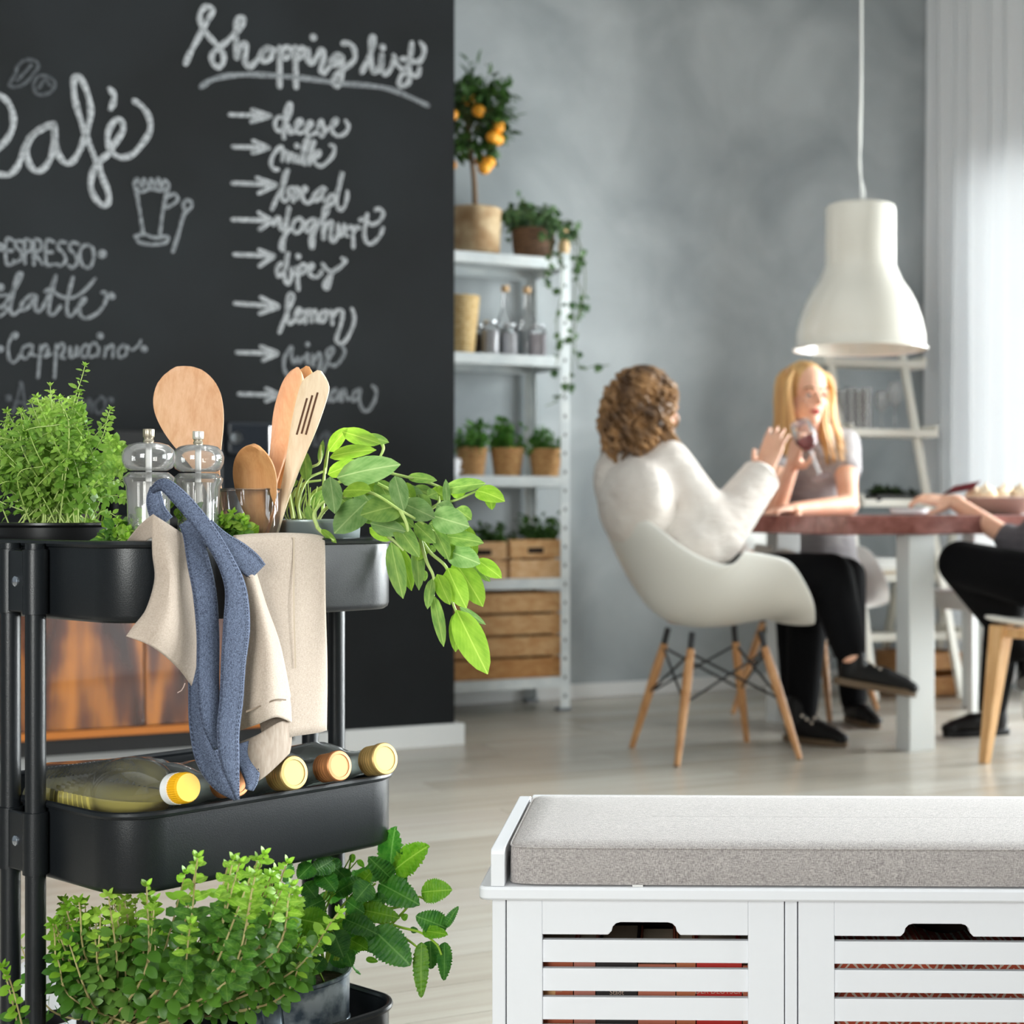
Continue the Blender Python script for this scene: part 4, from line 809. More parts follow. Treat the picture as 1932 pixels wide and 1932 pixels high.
def foldmat(name, c1, c2, bs=14, k=.8, st=(1, 1, 2.5)):
    m = pm(name, c1, .85, col2=c2, vs=9, bump=k, bs=bs, bstretch=st, sheen=.1, spec=.12); m.node_tree.nodes['Bump'].inputs['Distance'].default_value = .02; return m
CARD = foldmat('cream_knit', S(228, 221, 214), S(214, 204, 196), 16, .55); GREYT = foldmat('grey_jersey', S(176, 171, 171), S(150, 146, 148), 18, .5); BLACKT = pm('black_trouser', S(9, 9, 11), .85, bump=.3, bs=30, spec=.12)
SLATE = foldmat('slate_sleeve', S(98, 94, 98), S(84, 80, 84), 22, .5); SHOE = pm('black_shoe', S(14, 13, 13), .5, spec=.3); SOLE = pm('brown_sole', S(92, 74, 54), .6)
def shoe(name, heel, d, parent, L=.25, up=ZV, boot=.0, sole=SOLE):
    d = Vector(d).normalized(); up = (up - d * up.dot(d)).normalized(); s = d.cross(up); M = Matrix((d, s, up)).transposed(); h = Vector(heel); p = lambda a, b, c: h + d * a + s * b + up * c
    mb = MB(); mb.limb(p(.04, 0, .045), .036, p(L * .55, 0, .040), .037, 12); mb.limb(p(L * .55, 0, .038), .037, p(L - .045, .004, .030), .026, 12); mb.ell(p(L - .03, .003, .026), (.032, .030, .020), 12, M); mb.ell(p(.03, 0, .05), (.032, .031, .045), 12, M)
    mb.limb(p(.045, 0, .06), .040, p(.040, 0, .09 + boot), .040, 12)
    o = remesh(obj(name, mb, SHOE, parent), .006, 5)
    out = [(-.008 + L * .5 + (L * .52) * math.cos(a), (.041 if abs(a) < 1.2 or a > 5 else .035) * math.sin(a)) for a in [i * math.pi / 14 for i in range(28)]]
    obj('sole', MB().prism(out, .022, frame(p(0, 0, .008), up, d)), sole, o, bevel=.004)
    return o, p
# --- the one in the cream cardigan, back to the lens
pA = thing('person', (.22, 5.05, 0), 'person with curly light brown hair in a loose cream cardigan, black trousers, one hand raised', 'person')
fA = Vector((.9, .43, 0)); sA = Vector((.43, -.9, 0))
hc = P(1228, 768, 5.04); fh = Vector((.80, .60, -.03))
pelv = P(1296, 1098, 5.06); chest = P(1216, 905, 5.08); neck = P(1216, 842, 5.07); shN = P(1262, 872, 4.945); shF = P(1176, 872, 5.21)
elN = P(1350, 1012, 4.88); wrN = P(1440, 892, 5.03); elF = P(1272, 1010, 5.36); wrF = P(1400, 1046, 5.42)
kN = P(1566, 1088, 5.12); anN = P(1606, 1236, 4.97); kF = P(1528, 1092, 5.36); anF = P(1512, 1352, 5.33)
b = MB(); pf, MH = head(b, hc, fh, ZV); b.limb(neck - ZV * .02, .056, hc - ZV * .07 - fh * .02, .05)
b.ell(chest, (.17, .11, .17), 16, Matrix((sA, fA, ZV)).transposed()); b.limb(chest, .13, pelv, .14); b.ell(pelv, (.17, .13, .12), 16, Matrix((sA, fA, ZV)).transposed())
b.limb(shN, .052, elN, .040); b.limb(elN, .040, wrN, .025); b.limb(shF, .052, elF, .040); b.limb(elF, .040, wrF, .025); b.limb(shN, .06, neck, .06); b.limb(shF, .06, neck, .06)
hN = pelv + sA * .09; hF = pelv - sA * .09
b.limb(hN, .085, kN, .052); b.limb(kN, .052, anN, .036); b.limb(hF, .085, kF, .052); b.limb(kF, .052, anF, .036)
hd = P(1470, 806, 5.08) - wrN
hand(b, wrN, hd, fA * .8 + Vector((0, .6, .1)), P(1425, 850, 5.05) - P(1460, 850, 5.05), 1.06, (.05, .07, .09, .12), .05, .05)
hand(b, wrF, fA - ZV * .1, -ZV, sA, 1, (.2, .2, .2, .2))
body = remesh(obj('body', b, SKIN, pA), .0055, 5); facebits(pf, MH, pA)
c = MB(); c.ell(chest - ZV * .02, (.205, .135, .19), 18, Matrix((sA, fA, ZV)).transposed()); c.limb(chest - fA * .02, .150, pelv - fA * .02 + ZV * .05, .135, 16); c.ell(pelv + ZV * .04, (.165, .135, .12), 16, Matrix((sA, fA, ZV)).transposed())
c.limb(shN + ZV * .002, .073, elN + ZV * .01, .088, 14); c.limb(elN, .088, elN.lerp(wrN, .86), .068, 14); c.limb(shF, .07, elF, .075, 14); c.limb(elF, .07, elF.lerp(wrF, .9), .055); c.limb(shN, .07, neck - ZV * .012, .062, 14); c.limb(shF, .07, neck - ZV * .012, .062, 14)
c.limb(shN - ZV * .04 - fA * .03, .08, chest - ZV * .15 + sA * .08, .10); c.limb(chest - ZV * .1 + sA * .1, .09, elN - fA * .05 - ZV * .02, .085)
c.ell(Vector((.235, 5.055, .80)) - Vector((.94, .34, 0)) * .27, (.22, .105, .15), 16, Matrix((Vector((.34, -.94, 0)), Vector((.94, .34, 0)), ZV)).transposed())
cloth(c, 'cardigan', CARD, pA, .010, 16)
cf_ = elN.lerp(wrN, .88); dd = (wrN - elN).normalized(); obj('cuff', MB().lathe([(.052, -.02), (.063, -.015), (.065, .02), (.050, .024)], 20, frame(cf_, dd)), CARD, pA)
c = MB(); c.ell(pelv - ZV * .01, (.18, .145, .115), 16, Matrix((sA, fA, ZV)).transposed()); c.limb(hN, .098, kN, .080, 14); c.limb(kN, .080, kN.lerp(anN, .9), .056, 14); c.limb(hF, .098, kF, .078, 14); c.limb(kF, .078, kF.lerp(anF, .93), .055, 14); c.limb(hN.lerp(kN, .4), .09, hF.lerp(kF, .4), .09)
cloth(c, 'trousers', BLACKT, pA, .010, 5)
s1, p1 = shoe('shoe', anN + Vector((-.045, .0, -.085)), Vector((.97, .12, -.18)), pA, .262)
st = MB()
for i in range(5):
    for j in (-1, 1): st.lathe([(.006, .001), (.004, .004), (0, .004)], 8, frame(p1(.05 + .018 * i, .022 * j, .098 - .008 * i) , Vector((.2, -.5, .8))))
obj('stud', st, pm('pale_stud', S(196, 184, 168), .4), s1, kind='stuff')
s2, p2 = shoe('shoe', Vector((anF.x - .05, anF.y + .01, .005)), Vector((.75, -.66, 0)), pA, .25, boot=.03)
st = MB()
for i in range(4):
    for j in (-1, 1): st.lathe([(.006, .001), (.004, .004), (0, .004)], 8, frame(p2(.06 + .02 * i, .022 * j, .098 - .010 * i), Vector((.3, -.6, .7))))
obj('stud', st, pm('pale_stud', S(196, 184, 168), .4), s2, kind='stuff')
HAIRC = pm('curly_hair', S(74, 52, 34), .55, col2=S(178, 134, 88), vs=16, stretch=(1, 1, .5), lo=.35, hi=.7)
r_ = fh.cross(ZV).normalized(); hm = MB(); hm.ell(hc + Vector((0, 0, .02)) - fh * .03, (.100, .108, .115), 18, MH); hm.ell(hc - ZV * .06 - fh * .045, (.105, .085, .10), 16, MH)
for k in range(330):
    a = random.uniform(0, 2 * math.pi); el = random.uniform(-.75, 1.4); dv = r_ * math.cos(a) * math.cos(el) + fh * math.sin(a) * math.cos(el) + ZV * math.sin(el)
    if dv.dot(fh) > .45 and el < .75: continue
    base = hc + ZV * .0 - fh * .035 + Vector((dv.x * .108, dv.y * .108, dv.z * .118 - .01)); L = random.uniform(.06, .115); tw = random.uniform(0, 6); n1 = dv.cross(ZV).normalized() if abs(dv.z) < .95 else r_; ph = random.uniform(.010, .016)
    path = []
    for i in range(13):
        t = i / 12; out_ = dv * (.016 * math.sin(t * 2.2)); dn = -ZV * L * t * (1.1 - .5 * max(0, dv.z)) + dv * L * .35 * t * max(0, dv.z)
        path.append(base + out_ + dn + (n1 * math.cos(tw + t * 9) + dv * math.sin(tw + t * 9)) * ph)
    hm.tube(path, [.005, .0075, .0085, .008, .004], 5)
obj('hair', hm, HAIRC, pA)
# --- the one in the grey shirt, drinking, behind the table
pB = thing('person', (.70, 6.16, 0), 'person with long straight blond hair in a grey short sleeved shirt, holding a wine glass', 'person')
fB = Vector((.35, -.94, 0)); sB = Vector((-.94, -.35, 0))     # sB points to the person's own right, left in the picture
hc = P(1521, 742, 5.93); fh = Vector((.42, -.90, -.10))
pelv = P(1548, 1090, 6.22); chest = P(1538, 890, 6.10); neck = P(1528, 812, 6.04); shR = P(1474, 845, 6.03); shL = P(1592, 838, 6.12)
elR = P(1462, 962, 5.64); wrR = P(1494, 878, 5.60); elL = P(1601, 952, 5.80); wrL = P(1500, 960, 5.60)
b = MB(); pf, MH = head(b, hc, fh, ZV, 1.0); b.limb(neck - ZV * .02, .052, hc - ZV * .07 - fh * .02, .047)
MM = Matrix((sB, fB, ZV)).transposed(); b.ell(chest, (.16, .105, .16), 16, MM); b.limb(chest, .12, pelv, .13); b.ell(pelv, (.17, .13, .12), 16, MM)
b.limb(shR, .050, elR, .037); b.limb(elR, .039, wrR, .025); b.limb(shL, .050, elL, .037); b.limb(elL, .039, wrL, .025); b.limb(shR, .055, neck, .05); b.limb(shL, .055, neck, .05)
kR = P(1490, 1085, 5.78); kL = P(1600, 1085, 5.82); aR = P(1500, 1330, 5.72); aL = P(1610, 1330, 5.80)
for e, k_, a_ in ((.085, kR, aR), (-.085, kL, aL)): b.limb(pelv + sB * e, .08, k_, .05); b.limb(k_, .05, a_, .035)
gc = P(1519, 822, 5.50)                                         # the glass bowl
hand(b, wrR, gc - wrR + Vector((-.02, 0, .01)), Vector((.8, .2, .2)), Vector((.15, -.9, .1)), 1.0, (.42, .40, .40, .42), .05, .5)
hand(b, wrL, wrL - elL, -ZV + fB * .1, fB, 1.0, (.2, .2, .22, .25))
remesh(obj('body', b, SKIN, pB), .0055, 5); facebits(pf, MH, pB)
c = MB(); c.ell(chest - ZV * .01, (.178, .122, .18), 18, MM); c.limb(chest, .135, pelv + ZV * .02, .15, 16); c.limb(shR, .066, shR.lerp(elR, .38), .062, 14); c.limb(shL, .066, shL.lerp(elL, .40), .062, 14); c.limb(shR, .062, neck - ZV * .03, .055); c.limb(shL, .062, neck - ZV * .03, .055); c.ell(pelv + ZV * .03, (.175, .14, .1), 16, MM)
cloth(c, 'shirt', GREYT, pB, .010, 7)
c = MB(); c.ell(pelv - ZV * .02, (.182, .145, .11), 16, MM)
for e, k_, a_ in ((.085, kR, aR), (-.085, kL, aL)): c.limb(pelv + sB * e, .092, k_, .066, 14); c.limb(k_, .066, k_.lerp(a_, .95), .05, 14)
cloth(c, 'trousers', BLACKT, pB, .011, 5)
for a_ in (aR, aL): shoe('shoe', Vector((a_.x - fB.x * .05, a_.y - fB.y * .05, .004)), fB, pB, .245)
HAIRB = pm('blond_hair', S(176, 130, 78), .45, col2=S(224, 184, 124), vs=20, stretch=(1, 1, .15), lo=.35, hi=.65)
hm = MB(); r_ = fh.cross(ZV).normalized(); hm.ell(hc + ZV * .032 - fh * .022, (.083, .098, .092), 18, MH)
for k in range(230):
    a = random.uniform(-1.95, 2.15)            # 0 is the back of the head
    dv = -fh * math.cos(a) + r_ * math.sin(a); front = abs(a) > 1.75
    top = hc + ZV * random.uniform(.105, .122) - fh * .01 + dv * random.uniform(.0, .02)
    mid = hc + dv * (.092 + random.uniform(-.004, .008)) + ZV * random.uniform(.03, .06) - fh * .015
    low = hc + dv * (.092 + random.uniform(-.01, .012)) - ZV * (.10 if not front else .08) - fh * (.02 if not front else .0)
    if front: low = low + r_ * (.012 if a > 0 else -.012); mid = mid + r_ * (.010 if a > 0 else -.010)
    end = low - ZV * random.uniform(.10, .17) + dv * .01 + (fh * .05 if abs(a) > 1.2 else Vector((0, 0, 0)))
    hm.tube(cr([top, mid, low, end], 4), [.004, .0075, .0085, .008, .003], 5)
obj('hair', hm, HAIRB, pB)
ax = (gc - P(1548, 896, 5.44)).normalized(); gl = thing('wine_glass', gc, 'stemmed wine glass with red wine, tilted in the hand by the grey shirt', 'glass')
T = frame(gc - ax * .058, ax); obj('bowl', MB().lathe([(.004, 0), (.026, .012), (.040, .045), (.041, .07), (.034, .112)], 28, T), THIN, gl); obj('stem', MB().lathe([(.034, -.105), (.006, -.098), (.0045, -.05), (.005, 0), (0, .001)], 20, T), pm('stem_glass', S(235, 238, 240), .05, trans=.6), gl)
obj('wine', MB().lathe([(.003, .003), (.024, .013), (.038, .044), (0, .046)], 24, T), pm('red_wine', S(196, 92, 96), .1, trans=.5), gl)
# --- the one at the right edge
pC = thing('person', (1.34, 4.86, 0), 'person at the right edge with a slate sleeve and black trousers, reaching over the table', 'person')
fC = Vector((-.68, .73, 0)); sC = Vector((.73, .68, 0))
pelv = Vector((1.36, 4.83, .535)); chest = Vector((1.395, 4.86, .88)); neck = Vector((1.39, 4.87, 1.07)); hc = Vector((1.375, 4.90, 1.225)); MM = Matrix((sC, fC, ZV)).transposed()
shL = chest - sC * .185 + ZV * .125; shR = chest + sC * .185 + ZV * .125; elR = P(1928, 1032, 5.16); wrR = P(1800, 946, 5.27)
elL = shL + Vector((.03, -.07, -.27)); wrL = elL + Vector((.02, .15, -.14))
b = MB(); pf, MH = head(b, hc, fC, ZV); b.limb(neck - ZV * .02, .055, hc - ZV * .07 - fC * .02, .05); b.ell(chest, (.16, .105, .16), 16, MM); b.limb(chest, .12, pelv, .13); b.ell(pelv, (.16, .125, .11), 16, MM)
b.limb(shR, .05, elR, .040); b.limb(elR, .040, wrR, .026); b.limb(shL, .05, elL, .038); b.limb(elL, .038, wrL, .025); b.limb(shR, .055, neck, .05); b.limb(shL, .055, neck, .05)
k1 = P(1812, 1062, 5.18); a1 = P(1882, 1205, 5.10) ; k2 = P(1905, 1085, 5.20); a2 = P(1872, 1338, 5.50)
a1 = P(1925, 1225, 5.32)
for h_, k_, a_ in ((pelv - sC * .08, k1, a1), (pelv + sC * .08, k2, a2)): b.limb(h_, .082, k_, .052); b.limb(k_, .052, a_, .035)
hand(b, wrR, P(1745, 940, 5.30) - wrR, Vector((.1, .3, -1)), Vector((-.3, -.8, -.2)), 1.0, (.28, .3, .3, .32), .04, .3)
hand(b, wrL, Vector((.1, .8, -.4)), -ZV, sC, 1, (.2, .2, .2, .2)); remesh(obj('body', b, SKIN, pC), .0055, 5); facebits(pf, MH, pC)
c = MB(); c.ell(chest - ZV * .01, (.18, .125, .18), 16, MM); c.limb(chest, .14, pelv + ZV * .04, .15, 16); c.limb(shR, .066, elR, .056, 14); c.limb(elR, .054, elR.lerp(wrR, .20), .050, 14); c.limb(shL, .064, elL, .052); c.limb(elL, .05, elL.lerp(wrL, .5), .045); c.limb(shR, .062, neck - ZV * .03, .055); c.limb(shL, .062, neck - ZV * .03, .055)
cloth(c, 'shirt', SLATE, pC, .010, 6)
c = MB(); c.ell(pelv - ZV * .02, (.175, .14, .11), 16, MM)
for h_, k_, a_ in ((pelv - sC * .08, k1, a1), (pelv + sC * .08, k2, a2)): c.limb(h_, .094, k_, .076, 14); c.limb(k_, .076, k_.lerp(a_, .97), .050, 14)
cloth(c, 'trousers', BLACKT, pC, .010, 5)
shoe('shoe', Vector((a2.x + .05, a2.y, .004)), Vector((-.95, -.3, 0)), pC, .25, boot=.04, sole=SHOE); shoe('shoe', a1 + Vector((.03, .02, -.09)), Vector((.2, .9, -.3)), pC, .25, sole=SHOE)
hm = MB(); hm.ell(hc + ZV * .03 - fC * .025, (.086, .1, .095), 18, MH); r_ = fC.cross(ZV).normalized()
for k in range(90):
    a = random.uniform(-2.2, 2.2); dv = -fC * math.cos(a) + r_ * math.sin(a); hm.tube(cr([hc + ZV * .115 + dv * .01, hc + dv * .094 + ZV * .05 - fC * .015, hc + dv * .088 - ZV * .06 - fC * .015], 4), [.005, .009, .004], 5)
obj('hair', hm, pm('dark_hair', S(62, 44, 32), .5), pC)
# ---------------------------------------------------------------- storage bench
BY = R(-1.2); bu = Vector((math.cos(BY), math.sin(BY), 0)); bn = Vector((-bu.y, bu.x, 0)); B0 = Vector((-.1689, 1.800, 0))   # left front foot of the bench body
def bp(x, y, z): return B0 + bu * x + bn * y + ZV * z
BX = (bu, bn, ZV); BD = .34; SLOT = .316; DIV = .0137; SIDE = .0152; BLEN = SIDE * 2 + SLOT * 3 + DIV * 2
bench = thing('storage_bench', bp(BLEN / 2, BD / 2, 0), 'white storage bench with slatted drawers, in the foreground right', 'bench')
BWH = pm('bench_white', S(233, 234, 238), .32)
INS = pm('drawer_dark_brown', S(52, 36, 30), .9)  # one even dark brown for the drawer insides
out = []; a0, a1, b0, b1, r = -.0145, BLEN + .0145, -.012, BD + .004, .012
for cx_, cy_, q0 in ((a1 - r, b1 - r, 0), (a0 + r, b1 - r, 90), (a0 + r, b0 + r, 180), (a1 - r, b0 + r, 270)): out += [(cx_ + r * math.cos(R(q0 + k * 18)), cy_ + r * math.sin(R(q0 + k * 18))) for k in range(6)]
obj('top_board', MB().prism(out, .0152, Matrix((bu, bn, ZV)).transposed().to_4x4() @ Matrix() if False else (Matrix.Translation(bp(0, 0, .3405)) @ Matrix((bu, bn, ZV)).transposed().to_4x4())), BWH, bench, bevel=.003)
for x in (SIDE / 2, BLEN - SIDE / 2): obj('side_panel', MB().box(bp(x, BD / 2, .1665), (SIDE, BD, .333), BX), BWH, bench, smooth=False, bevel=.001)
for k in (1, 2): obj('divider_panel', MB().box(bp(SIDE + SLOT * k + DIV * (k - .5), BD / 2 + .001, .1865), (DIV, BD - .002, .293), BX), BWH, bench, smooth=False, bevel=.001)
obj('back_panel', MB().box(bp(BLEN / 2, BD - .006, .1865), (BLEN - .032, .008, .293), BX), BWH, bench, smooth=False)
obj('bottom_board', MB().box(bp(BLEN / 2, BD / 2, .034), (BLEN - .031, BD - .016, .014), BX), BWH, bench, smooth=False)
def guard(x0, x1, y0, y1):
    m = MB(); r = .02; top = .0425; L = y1 - y0
    poly = [(0, 0), (L, 0)] + [(L - r + r * math.cos(R(q)), top - r + r * math.sin(R(q))) for q in range(0, 91, 15)] + [(.006 - .006 * math.sin(R(q)), top - .006 + .006 * math.cos(R(q))) for q in range(0, 91, 30)]
    M = Matrix((bn, ZV, bu)).transposed().to_4x4(); M.translation = bp((x0 + x1) / 2, y0, .3484); m.prism(poly, x1 - x0, M); return m
for x0 in (-.0005, BLEN - .0152): obj('side_guard', guard(x0, x0 + .0157, -.010, BD), BWH, bench, smooth=False, bevel=.0012)
obj('back_guard', MB().box(bp(BLEN / 2, BD - .007, .3692), (BLEN - .032, .013, .0416), BX), BWH, bench, smooth=False, bevel=.0015)
for k in range(3):
    x0 = SIDE + .0012 + k * (SLOT + DIV); w = SLOT - .0024; c = bp(x0 + w / 2, 0, 0)
    dr = obj('drawer', MB().box(bp(x0 + w / 2, BD - .05, .18), (w - .03, .006, .22), BX), INS, bench, smooth=False); 
    fx = lambda a, b_, z0, z1, th=.014, y=.0065: MB().box(bp(x0 + (a + b_) / 2, y, (z0 + z1) / 2), (b_ - a, th, z1 - z0), BX)
    st = .0405
    obj('stile', fx(0, st, .045, .3318), BWH, dr, smooth=False, bevel=.0012); obj('stile', fx(w - st, w, .045, .3318), BWH, dr, smooth=False, bevel=.0012)
    # top rail with the hand hole
    L = w - 2 * st; zt_, zb, hh = .3318, .2922, .0142; hw = .0408; mid = L / 2 - .001; rr = .010
    poly = [(0, zt_), (0, zb), (mid - hw, zb)] + [(mid - hw + .004 + rr - rr * math.cos(R(q)), zb + hh - rr + rr * math.sin(R(q))) for q in (0, 30, 60, 90)] + [(mid + hw - .004 - rr + rr * math.sin(R(q)), zb + hh - rr + rr * math.cos(R(q))) for q in (0, 30, 60, 90)] + [(mid + hw, zb), (L, zb), (L, zt_)]
    M = Matrix((bu, ZV, -bn)).transposed().to_4x4(); M.translation = bp(x0 + st, .0065, 0); obj('top_rail', MB().prism(poly, .014, M), BWH, dr, smooth=False, bevel=.001)
    z = .2853
    for q in range(7):
        obj('slat', MB().box(bp(x0 + w / 2, .0075, z - .0127), (L + .0006, .009, .0255), BX), BWH, dr, smooth=False, bevel=.0008); z -= .0325
    obj('bottom_rail', fx(st, w - st, .045, .058), BWH, dr, smooth=False)
    m = MB(); [m.box(bp(x0 + q, BD / 2 - .02, .15), (.005, BD - .08, .18), BX) for q in (.008, w - .008)]; m.box(bp(x0 + w / 2, BD / 2 - .02, .052), (w - .01, BD - .08, .006), BX); obj('box', m, INS, dr, smooth=False)
# cushion
CUS = bpy.data.materials.new('grey_linen_weave'); CUS.use_nodes = True; t = NT(CUS); b = t.n['Principled BSDF']; b.inputs['Roughness'].default_value = .9; b.inputs['Sheen Weight'].default_value = .15
tc = t.new('ShaderNodeTexCoord'); cols = []
for sc_ in ((220, 1500, 1500), (1500, 220, 300)):
    mp = t.new('ShaderNodeMapping'); mp.inputs['Scale'].default_value = sc_; t.link(tc.outputs['Object'], mp.inputs[0]); nz = t.new('ShaderNodeTexNoise'); nz.inputs['Scale'].default_value = 1; nz.inputs['Detail'].default_value = 2; t.link(mp.outputs[0], nz.inputs['Vector']); cols.append(nz)
ad = t.new('ShaderNodeMath', operation='ADD'); t.link(cols[0].outputs[0], ad.inputs[0]); t.link(cols[1].outputs[0], ad.inputs[1]); rp = t.new('ShaderNodeValToRGB'); e = rp.color_ramp.elements
e[0].position = .36; e[1].position = .66; e[0].color = S(128, 121, 120); e[1].color = S(202, 195, 191); hf = t.new('ShaderNodeMath', operation='MULTIPLY'); hf.inputs[1].default_value = .5; t.link(ad.outputs[0], hf.inputs[0]); t.link(hf.outputs[0], rp.inputs[0]); t.link(rp.outputs[0], b.inputs['Base Color'])
bp_ = t.new('ShaderNodeBump'); bp_.inputs['Strength'].default_value = .5; bp_.inputs['Distance'].default_value = .0008; t.link(hf.outputs[0], bp_.inputs['Height']); t.link(bp_.outputs[0], b.inputs['Normal'])
cl, cd, chh = BLEN - .038, BD - .012, .0445
def sup(q, n): return math.copysign(abs(math.cos(q)) ** (2 / n), math.cos(q)), math.copysign(abs(math.sin(q)) ** (2 / n), math.sin(q))
m = MB(); prof = [(0, .0), (.97, .0), (.993, .0015), (1.0, .004), (1.001, .02), (.998, chh - .006), (.992, chh - .002), (.97, chh + .0002), (.80, chh + .0022), (.4, chh + .003), (0, chh + .003)]
n_ = 160; k0 = []
for i, (s_, z) in enumerate(prof):
    for j in range(n_):
        q = 2 * math.pi * j / n_; cx_, sy_ = sup(q, 26); ins = (1 - s_) * cd / 2
        hx, hy = cl / 2 - min(ins, .16), cd / 2 - ins * .999; hx = hx if s_ > 0 else hx
        m.v.append(bp(.019 + cl / 2 + cx_ * hx, -.0065 + cd / 2 + sy_ * hy, .3486 + z))
for i in range(len(prof) - 1):
    for j in range(n_): m.f.append((i * n_ + j, i * n_ + (j + 1) % n_, (i + 1) * n_ + (j + 1) % n_, (i + 1) * n_ + j))
cu = thing('seat_cushion', bp(BLEN / 2, BD / 2, .349), 'long grey linen seat cushion lying on the white bench', 'cushion'); obj('cover', m, CUS, cu, ang=50)
pi_ = MB()
for z in (.0025, chh - .0018):
    pi_.tube([bp(.019 + cl / 2 + sup(2 * math.pi * j / 200, 26)[0] * (cl / 2 - .0005), -.0065 + cd / 2 + sup(2 * math.pi * j / 200, 26)[1] * (cd / 2 - .0005), .3486 + z) for j in range(200)], .0011, 6, closed=True)
obj('piping', pi_, CUS, cu)
obj('care_label', MB().box(bp(.165, -.0085, .3496), (.012, .0008, .0022), BX), pm('label_white', S(230, 228, 226), .8), cu, smooth=False)
# books in the left drawer
bcol = [((150, 62, 48), .0215, 'dull red book, leftmost in the bench drawer', ''), ((186, 96, 62), .055, 'broad brick orange book with a pale patch on its spine', ''), ((200, 128, 110), .031, 'dusty pink book left of the black spined book', ''), ((44, 38, 38), .058, 'black spined book with small white lettering in the bench drawer', ''), ((206, 122, 96), .053, 'salmon book right of the black spined book', ''), ((200, 118, 78), .028, 'narrow orange book left of the bright red one', ''), ((206, 52, 44), .064, 'bright red book with pale lettering DER DEUTSCH on its spine', 'DER DEUTSCH'), ((204, 116, 86), .04, 'salmon orange book, rightmost in the bench drawer', '')]
x = SIDE + .0135; hs = (.262, .268, .272, .262, .258, .266, .263, .257); PAPER = pm('book_pages', S(222, 208, 184), .9)
tot = sum(q[1] for q in bcol); kx = .29 / tot; x = SIDE + .012
for i, (c_, w, lab, txt) in enumerate(bcol):
    w *= kx; w_ = w - .0012; h = hs[i] - .062; bk = thing('book', bp(x + w / 2, .03, .0555), lab, 'book', 'books in the bench drawer'); cm_ = pm('book_cover_%d' % i, S(*c_), .5, bump=.1, bs=200)
    m = MB(); m.box(bp(x + w / 2, .028, .0555 + h / 2), (w_, .003, h), BX)
    for e_ in (-1, 1): m.box(bp(x + w / 2 + e_ * (w_ / 2 - .0012), .028 + .085, .0555 + h / 2), (.0024, .17, h), BX)
    obj('cover', m, cm_, bk, smooth=False); obj('pages', MB().box(bp(x + w / 2, .028 + .083, .0555 + h / 2), (w_ - .006, .164, h - .006), BX), PAPER, bk, smooth=False)
    if i in (1,): obj('spine_patch', MB().box(bp(x + w / 2 - .006, .0262, .222), (.016, .0006, .02), BX), pm('patch_gold', S(222, 168, 112), .6), bk, smooth=False)
    if i in (1, 3, 6):
        fc = bpy.data.curves.new('t', 'FONT'); fc.body = {1: 'NOVEL', 3: 'Kr\nStadt', 6: 'DER DEUTSCH'}[i] if i != 1 else 'IIIII'; fc.align_x = 'CENTER'; fc.size = {1: .006, 3: .008, 6: .0085}[i]; fc.extrude = .0002
        fo = bpy.data.objects.new('t', fc); COL.objects.link(fo); dg = bpy.context.evaluated_depsgraph_get(); me = bpy.data.meshes.new_from_object(fo.evaluated_get(dg)); bpy.data.objects.remove(fo)
        me.materials.clear(); me.materials.append(pm('spine_lettering', S(206, 176, 158), .7)); M = Matrix((bu, ZV, -bn)).transposed().to_4x4(); M.translation = bp(x + w / 2 + (.006 if i == 1 else 0), .0262, {1: .2195, 3: .2245, 6: .2185}[i]); inst('spine_text', me, M, bk)
    x += w
# patterned blanket in the second drawer
BL = bpy.data.materials.new('rust_ikat'); BL.use_nodes = True; t = NT(BL); b = t.n['Principled BSDF']; b.inputs['Roughness'].default_value = .95
tc = t.new('ShaderNodeTexCoord'); mp = t.new('ShaderNodeMapping'); mp.inputs['Scale'].default_value = (27, 27, 27); t.link(tc.outputs['Object'], mp.inputs[0]); sx_ = t.new('ShaderNodeSeparateXYZ'); t.link(mp.outputs[0], sx_.inputs[0])
def tri(sock):
    a = t.new('ShaderNodeMath', operation='PINGPONG'); a.inputs[1].default_value = .5; t.link(sock, a.inputs[0]); return a.outputs[0]
ad = t.new('ShaderNodeMath', operation='ADD'); t.link(tri(sx_.outputs[0]), ad.inputs[0]); t.link(tri(sx_.outputs[2]), ad.inputs[1])
q1 = t.new('ShaderNodeMath', operation='PINGPONG'); q1.inputs[1].default_value = .12; t.link(ad.outputs[0], q1.inputs[0]); nz = t.new('ShaderNodeTexNoise'); nz.inputs['Scale'].default_value = 260; t.link(tc.outputs['Object'], nz.inputs['Vector'])
q2 = t.new('ShaderNodeMath', operation='MULTIPLY_ADD'); q2.inputs[1].default_value = .10; t.link(nz.outputs[0], q2.inputs[0]); t.link(q1.outputs[0], q2.inputs[2]); rp = t.new('ShaderNodeValToRGB'); rp.color_ramp.interpolation = 'CONSTANT'; rp.color_ramp.elements[0].color = S(190, 84, 58); rp.color_ramp.elements[1].color = S(226, 210, 194); rp.color_ramp.elements[1].position = .128; t.link(q2.outputs[0], rp.inputs[0]); t.link(rp.outputs[0], b.inputs['Base Color'])
x0 = SIDE + SLOT + DIV + .012
